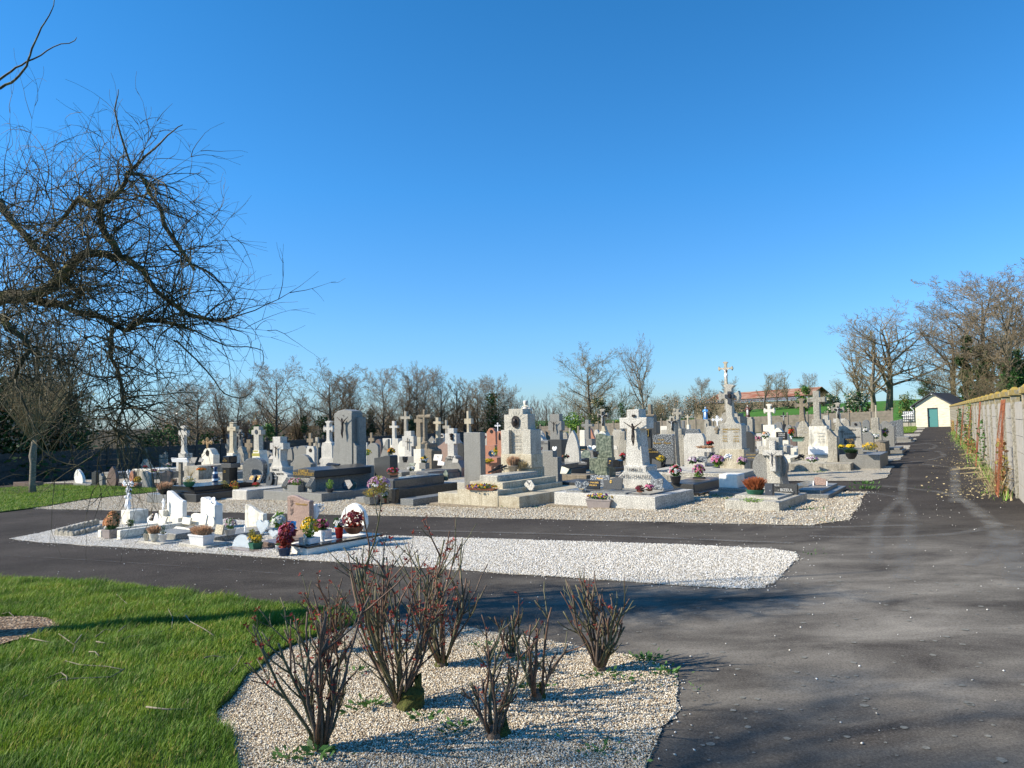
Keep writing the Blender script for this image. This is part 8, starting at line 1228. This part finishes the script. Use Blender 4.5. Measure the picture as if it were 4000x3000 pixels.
# ================================================================ WILLOW on the left
def pt3(x, y, Y): d = ray(x, y); return Vector((d.x/d.y*Y, Y, H0+d.z/d.y*Y))
def willow():
    random.seed(77); g = Vector((-5.05, 6.35, gz(-5.05, 6.35))); r = empty('corkscrew_willow', g, 0); tag(r, 'gnarled corkscrew willow whose bare curling branches hang into the picture from the left', 'tree'); limbs = MB(); tw = MB()
    top = Vector((-4.95, 6.3, g.z+2.1)); lim = lambda pts, rad: limbs.tube([Vector(p)-g for p in pts], rad, 8)
    lim([g-Vector((0, 0, .1)), g+Vector((.02, 0, .5)), g+Vector((-.03, .03, 1.3)), top], [.2, .13, .11, .12])
    # (x, y, depth) in the photograph for each visible limb
    LM = [([(-600, 1480, 6.3), (-250, 1300, 6.3), (0, 1170, 6.3), (130, 1160, 6.25), (240, 1080, 6.2), (310, 1005, 6.2), (400, 990, 6.15), (470, 1010, 6.1), (560, 1060, 6.1), (640, 1160, 6.1), (740, 1230, 6.1), (860, 1260, 6.1)], [.12, .1, .085, .075, .065, .055, .048, .04, .034, .026, .018, .01]),
          ([(-600, 1480, 6.3), (-200, 1180, 6.4), (60, 1160, 6.4), (180, 1180, 6.35), (290, 1215, 6.3), (400, 1235, 6.25), (480, 1290, 6.2), (540, 1260, 6.2), (640, 1255, 6.2), (760, 1290, 6.2)], [.11, .08, .06, .05, .036, .032, .03, .024, .018, .01]),
          ([(470, 1010, 6.1), (430, 920, 6.1), (385, 810, 6.1), (450, 770, 6.05), (520, 680, 6.0), (590, 760, 6.0), (680, 940, 6.0), (760, 1050, 6.0)], [.05, .042, .036, .032, .026, .022, .017, .012]),
          ([(385, 810, 6.1), (310, 780, 6.15), (220, 870, 6.2), (160, 930, 6.2)], [.03, .02, .015, .01]), ([(520, 680, 6.0), (470, 520, 6.0), (450, 430, 6.0), (465, 350, 6.0)], [.012, .008, .006, .003]), ([(520, 660, 6.0), (600, 580, 6.0), (680, 510, 6.0), (710, 485, 6.0)], [.012, .008, .005, .003]),
          ([(-600, 1480, 6.3), (-300, 1000, 6.5), (-60, 780, 6.5), (60, 880, 6.4), (150, 980, 6.4), (230, 1080, 6.3), (330, 1150, 6.3)], [.1, .07, .05, .04, .035, .03, .02]), ([(-500, 1480, 5.9), (-150, 1250, 5.8), (0, 1250, 5.75), (60, 1300, 5.75), (110, 1370, 5.75), (60, 1480, 5.75)], [.09, .05, .04, .035, .03, .015]),
          ([(-300, 900, 6.6), (-100, 400, 6.6), (0, 345, 6.6), (60, 310, 6.6), (105, 260, 6.6), (125, 190, 6.6), (160, 110, 6.6), (205, 40, 6.6), (210, -20, 6.6)], [.05, .02, .012, .01, .009, .008, .006, .004, .003]), ([(-100, 400, 6.6), (0, 310, 6.6), (60, 265, 6.6), (130, 230, 6.6), (210, 185, 6.6), (290, 160, 6.6), (300, 145, 6.6)], [.015, .011, .009, .007, .005, .004, .002]),
          ([(440, 1280, 6.1), (435, 1380, 6.1), (465, 1470, 6.1), (478, 1560, 6.1), (480, 1600, 6.1), (455, 1650, 6.1), (458, 1690, 6.1), (470, 1715, 6.1)], [.018, .014, .013, .011, .009, .007, .005, .003]), ([(478, 1550, 6.1), (600, 1545, 6.05), (700, 1535, 6.0), (810, 1535, 6.0)], [.008, .006, .004, .002]), ([(480, 1600, 6.1), (495, 1650, 6.1), (510, 1700, 6.1), (560, 1690, 6.1), (565, 1668, 6.1)], [.006, .006, .005, .003, .002]), ([(690, 1330, 6.0), (810, 1450, 6.0), (880, 1540, 6.0), (960, 1550, 6.0), (1000, 1510, 6.0)], [.008, .006, .005, .004, .002]),
          ([(760, 1290, 6.1), (880, 1350, 6.1), (1000, 1360, 6.1), (1035, 1400, 6.1), (1000, 1470, 6.1)], [.006, .005, .004, .003, .002]), ([(60, 1480, 5.7), (100, 1600, 5.7), (160, 1700, 5.7), (200, 1790, 5.7)], [.01, .007, .005, .003]), ([(130, 1720, 5.8), (220, 1800, 5.8), (300, 1815, 5.8), (350, 1850, 5.8)], [.006, .005, .004, .002])]
    roots = []
    for pts, rad in LM:
        rad = [x*.68 if x > .02 else x for x in rad]
        P = [pt3(*p) for p in pts]; Q = []; rr = []
        for i in range(len(P)-1):
            for k in range(3):
                t = k/3; a = P[max(0, i-1)]; b = P[i]; c = P[i+1]; d = P[min(len(P)-1, i+2)]; Q.append(.5*((2*b)+(c-a)*t+(2*a-5*b+4*c-d)*t*t+(3*b-a-3*c+d)*t**3)); rr.append(rad[i]*(1-t)+rad[i+1]*t)
        Q.append(P[-1]); rr.append(rad[-1]); jt = .25 if max(rad) < .02 or pts[1][1] < 600 else 1; Q = [q+Vector((random.gauss(0, .012), random.gauss(0, .02), random.gauss(0, .012)))*jt for q in Q]; (limbs if max(rad) > .02 else tw).tube([q-g for q in Q], rr, 8 if max(rad) > .02 else 5)
        if max(rad) > .012 and pts[1][1] > 600:
            for i in range(2, len(Q)-1): (Q[i].z < 4.1) and roots.append((Q[i], rr[i], (Q[i+1]-Q[i-1]).normalized()))
    for s, e in ((top, pt3(-600, 1480, 6.3)), (top, pt3(-500, 1480, 5.9))): limbs.tube([s-g, (s+e)/2-g, e-g], [.12, .11, .1], 8)
    def shoot(p, d, L, r0, droop, n=9, lv=0):
        pts = [p]; q = p.copy(); d = d.normalized(); cv = Vector((random.gauss(0, .17), random.gauss(0, .17), random.gauss(0, .22)))
        for i in range(n):
            d = (d+cv*.8+Vector((random.gauss(0, .10), random.gauss(0, .10), random.gauss(0, .09)-droop*(.4+i/n)))).normalized(); cv = cv*.93+Vector((random.gauss(0, .06), random.gauss(0, .06), random.gauss(0, .05))); q = q+d*L/n; pts.append(q.copy())
        if any(x.y < 3.2 for x in pts): return
        tw.tube([x-g for x in pts], [max(.0011, r0*(1-i/(n+.5))) for i in range(n+1)], 4 if lv == 0 else 3, cap=False)
        if lv < 2:
            for k in range(random.randint(2, 4) if lv == 0 else random.randint(0, 2)):
                j = random.randint(1, n-1); dd = (pts[j]-pts[j-1]).normalized(); o = dd.orthogonal().normalized(); a = random.uniform(0, 6.3); o = o*math.cos(a)+dd.cross(o)*math.sin(a); shoot(pts[j], dd+o*random.uniform(.5, 1.1), L*random.uniform(.35, .65), r0*.6, droop*random.uniform(.3, 1.2), max(5, n-2), lv+1)
    for i in range(700):
        p, rad, dr = random.choice(roots); px = random.random(); o = Vector((random.gauss(.25, .7), random.gauss(0, .5), random.gauss(.35, .6))); shoot(p, dr*.4+o, random.uniform(.35, 1.0), random.uniform(.0035, .0075), random.uniform(-.02, .2))
    for i in range(120):   # crown left part, above the frame edge and trailing
        p = pt3(random.uniform(-500, 420), random.uniform(800, 1380), random.uniform(5.6, 7.0)); shoot(p, Vector((random.gauss(.3, .8), random.gauss(0, .4), random.gauss(.1, .7))), random.uniform(.5, 1.1), random.uniform(.004, .008), random.uniform(0, .18))
    for i in range(42):
        p = pt3(random.uniform(-60, 420), random.uniform(1300, 1420), random.uniform(5.6, 6.6)); shoot(p, Vector((random.gauss(.1, .5), random.gauss(0, .3), -1)), random.uniform(.5, .9), .005, random.uniform(-.06, .05))
    for i in range(36):
        p = pt3(random.uniform(-300, 350), random.uniform(700, 950), random.uniform(5.9, 6.8)); shoot(p, Vector((random.gauss(.3, .4), 0, 1)), random.uniform(.5, .9), .005, -.01)
    limbs.build('trunk', 'willow_bark', r, smooth=True); tw.build('twigs', 'willow_twig', r, smooth=True)
willow()
# trees outside the frame on the left whose shade falls across the foreground
for i, (x, y, h, w, lab) in enumerate([(-8.8, 1.5, 9.6, .5, 'large tree standing left of the camera outside the picture'), (-7.2, 1.1, 5.0, .8, 'second large tree standing behind the camera to the left')]):
    r = empty('bare_tree', (x, y, gz(x, y)), 1.3*i); tag(r, lab, 'tree', 'bare trees near the camera'); r.scale = (h/10*w, h/10*w, h/10)
    for j, nm, mt in ((0, 'trunk', 'bark'), (1, 'crown', 'twig')): o = bpy.data.objects.new(nm, pmesh('ash1' if i else 'oak', j, mt)); COL.objects.link(o); o.parent = r
# sticks on the lawn
random.seed(9)
ST = [([(190, 1100), (500, 950), (900, 925), (1010, 880)], 'long thin curved twig lying across the lower lawn'), ([(425, 860), (530, 805), (650, 850), (880, 840), (1000, 880)], 'wavy pale twig in the middle of the lawn'), ([(780, 650), (880, 655), (1040, 605), (1250, 585), (1390, 540), (1400, 460), (1360, 370)], 'long twig hooking upwards on the lawn'), ([(475, 578), (610, 670), (590, 745)], 'forked stick left on the lawn'), ([(610, 670), (662, 592)], 'short stick crossing the forked one'), ([(1505, 440), (1540, 480), (1660, 555), (1735, 590)], 'crooked pale stick on the right of the lawn'), ([(385, 940), (490, 905), (540, 940), (542, 965)], 'small bright angular stick on the lower lawn'), ([(775, 600), (850, 545), (925, 545)], 'dark short twig near the lawn centre'), ([(950, 570), (1010, 530), (1050, 490)], 'short twig rising from the lawn centre'), ([(1185, 1195), (1350, 1215), (1520, 1185), (1525, 1110)], 'twig near the gravel edge of the lawn'), ([(1860, 900), (1920, 820), (1955, 765)], 'thin upright twig beside the gravel edge'), ([(240, 630), (460, 655)], 'straight stick beside the mulch ring'), ([(945, 265), (1040, 340), (1055, 400)], 'thin dark twig at the top of the lawn'), ([(1660, 790), (1720, 755), (1820, 765)], 'arched pale twig on the right of the lawn'), ([(10, 415), (70, 408), (120, 435)], 'little twig at the left edge of the lawn'), ([(720, 720), (770, 730), (800, 775)], 'little curved twig above the wavy one')]
for pts, lab in ST:
    P = [ground(*PX('g', x, y), h=.045)+Vector((0, 0, random.uniform(0, .025))) for x, y in pts]; o = P[0]; mb = MB(); mb.tube([p-o for p in P], [.006-.0035*i/len(P) for i in range(len(P))], 5); tag(mb.build('stick', 'bark_pale', None, o, smooth=True), lab, 'stick', 'fallen sticks on the lawn')
# ================================================================ ROSE BUSHES
def rose(label, px, py, ytop, n, spread, seed, red=.5, wpx=None):
    random.seed(seed); g = ground(px, py, .01); H = z_at(px, ytop, g.y)-g.z; r = empty('rose_bush', g, 0); tag(r, label, 'rose bush', 'pruned rose bushes in the gravel bed'); wood, gr, rd, lf = MB(), MB(), MB(), MB()
    wood.lathe([(.03, -.02), (.042, 0), (.03, .04), (.02, .06)], n=8)
    def thorn(mb, p, d, s):
        o = d.orthogonal().normalized(); a = random.uniform(0, 6.3); o = o*math.cos(a)+d.cross(o)*math.sin(a); mb.tube([p, p+o*s*.6-d*s*.1, p+o*s], [s*.28, s*.12, .0002], 3, cap=False)
    def leaves(p, m):
        for k in range(m): lf.leaf(p, random.uniform(.012, .03), asp=.42, d=Vector((random.gauss(0, 1), random.gauss(0, 1), random.gauss(.5, .7))).normalized())
    def cane(p, d, L, r0, lv):
        mb = gr if random.random() > .35 else rd; 
        if lv == 0 and random.random() < .5: mb = wood
        ns = 7 if lv == 0 else 4; pts = [p]; q = p.copy()
        for i in range(ns): d = (d+Vector((random.gauss(0, .14), random.gauss(0, .14), .1 if lv == 0 else .12))).normalized(); q = q+d*L/ns; pts.append(q.copy())
        mb.tube(pts, [r0*(1-.45*i/ns) for i in range(ns+1)], 6)
        for i in range(int(L/.03)): t = random.uniform(.05, .98)*ns; j = int(t); thorn(mb, pts[j].lerp(pts[min(ns, j+1)], t-j), (pts[min(ns, j+1)]-pts[j]).normalized(), random.uniform(.006, .012))
        for i in range(int(L/.06*(1.4 if lv else .8))):
            if random.random() < red*.5: t = random.uniform(.3, 1)*ns*.999; j = int(t); b = pts[j].lerp(pts[j+1], t-j); e = b+Vector((random.gauss(0, .02), random.gauss(0, .02), random.uniform(.0, .03))); rd.tube([b, e], .0015, 3, cap=False); leaves(e, random.randint(3, 6))
        if lv < 2:
            for k in range(random.randint(2, 4) if lv == 0 else random.randint(0, 2)):
                j = random.randint(2, ns-1); dd = (pts[j]-pts[j-1]).normalized(); o = dd.orthogonal().normalized(); a = random.uniform(0, 6.3); o = o*math.cos(a)+dd.cross(o)*math.sin(a); cane(pts[j], dd+o*random.uniform(.5, .9), L*random.uniform(.25, .5), r0*.55, lv+1)
    n = int(n*1.6)
    for i in range(n):
        a = 2*pi*i/n*3+random.uniform(-.3, .3); s = random.uniform(.25, 1)*spread; full = random.choice([.5, .65, .78, .9])*random.uniform(.9, 1.1) if i else 1.0
        cane(Vector((.03*math.cos(a), .03*math.sin(a), .03)), Vector((s*math.cos(a), s*math.sin(a)*.8, 1)), H*full*1.02, random.uniform(.007, .0115), 0)
    wood.build('old_wood', 'rose_wood', r, smooth=True); gr.build('canes', 'rose_cane', r, smooth=True)
    if rd.v: rd.build('red_shoots', 'rose_red', r, smooth=True)
    if lf.v: lf.build('young_leaves', 'leaf_red', r)
rose('nearest rose bush on the left with many tall canes and small red leaves', 1255, 2926, 2336, 11, .52, 1, .55); rose('tallest rose bush in the middle with a dark mossy stump', 1559, 2760, 2085, 15, .62, 2, .5); rose('rose bush behind the tallest one with straight pale canes', 1725, 2600, 2115, 14, .5, 3, .45); rose('small rose bush at the back on the left by the lawn', 1301, 2548, 2275, 9, .45, 4, .5); rose('rose bush at the back between the two tallest ones', 1473, 2497, 2195, 9, .5, 5, .35)
rose('near sparse rose bush on the right with a broken stump', 1930, 2880, 2500, 7, .55, 6, .15); rose('gnarled rose bush right of centre with cut thick stems', 2095, 2732, 2400, 6, .5, 7, .15); rose('thin rose bush behind the gnarled one', 1995, 2560, 2400, 5, .35, 8, .1); rose('rightmost rose bush with reddish canes near the tarmac', 2345, 2617, 2255, 13, .45, 9, .12)
for (px, py, s, lab) in ((1610, 2765, .09, 'dark mossy stump at the foot of the tallest rose bush'), (1725, 2605, .05, 'mossy stump of the rose bush with pale canes'), (1950, 2875, .06, 'broken grey stump in the right part of the rose bed'), (2100, 2735, .05, 'small dark stump of the gnarled rose bush')):
    g = ground(px, py); r = empty('stump', g, 0); tag(r, lab, 'stump'); mb = MB(); n = 10; random.seed(px)
    mb.lathe([(s*.9, -.02), (s, s*.2), (s*.75, s*.7), (s*.8, s*1.1), (s*.4, s*1.25)], n=n); mb.lathe([(s*.3, s*.9), (s*.25, s*1.8), (s*.1, s*1.9)], c=(s*.4, 0, 0), n=7); mb.v = [(x*random.uniform(.8, 1.2), y*random.uniform(.8, 1.2), z*random.uniform(.85, 1.2)) for x, y, z in mb.v]; mb.build('wood', 'moss', r)
# ================================================================ LIGHT
w = bpy.data.worlds.new('World'); scn.world = w; w.use_nodes = True; nt = w.node_tree; bg = nt.nodes['Background']; sk = nt.nodes.new('ShaderNodeTexSky'); sk.sky_type = 'NISHITA'; sk.sun_disc = False
EL, AZ = R(34), R(263)   # sun azimuth measured clockwise from +Y
sk.sun_elevation = EL; sk.sun_rotation = AZ; sk.air_density = 1.0; sk.dust_density = .3; sk.ozone_density = 3.0; sk.altitude = 100
tc = nt.nodes.new('ShaderNodeTexCoord'); sx = nt.nodes.new('ShaderNodeSeparateXYZ'); nt.links.new(tc.outputs['Generated'], sx.inputs[0])
tint = ramp(nt, sx.outputs[2], [(0, (.72, 1.0, 1.42)), (.12, (.66, 1.14, 1.58)), (.3, (.42, 1.2, 1.75)), (.6, (.26, 1.12, 1.62))])
skc = mix(nt, 1.0, sk.outputs[0], tint, 'MULTIPLY'); nt.links.new(skc, bg.inputs[0]); bg.inputs[1].default_value = .12
sd = bpy.data.lights.new('sun', 'SUN'); so = bpy.data.objects.new('sun', sd); COL.objects.link(so); sd.energy = 8.0; sd.angle = R(.53); sd.color = (1, .9, .75)
v = Vector((math.sin(AZ)*math.cos(EL), math.cos(AZ)*math.cos(EL), math.sin(EL))); so.rotation_euler = v.to_track_quat('Z', 'Y').to_euler()
scn.view_settings.view_transform = 'Standard'; scn.view_settings.look = 'None'; scn.view_settings.exposure = 0; scn.view_settings.gamma = 1
scn.render.resolution_x, scn.render.resolution_y = 1024, 768
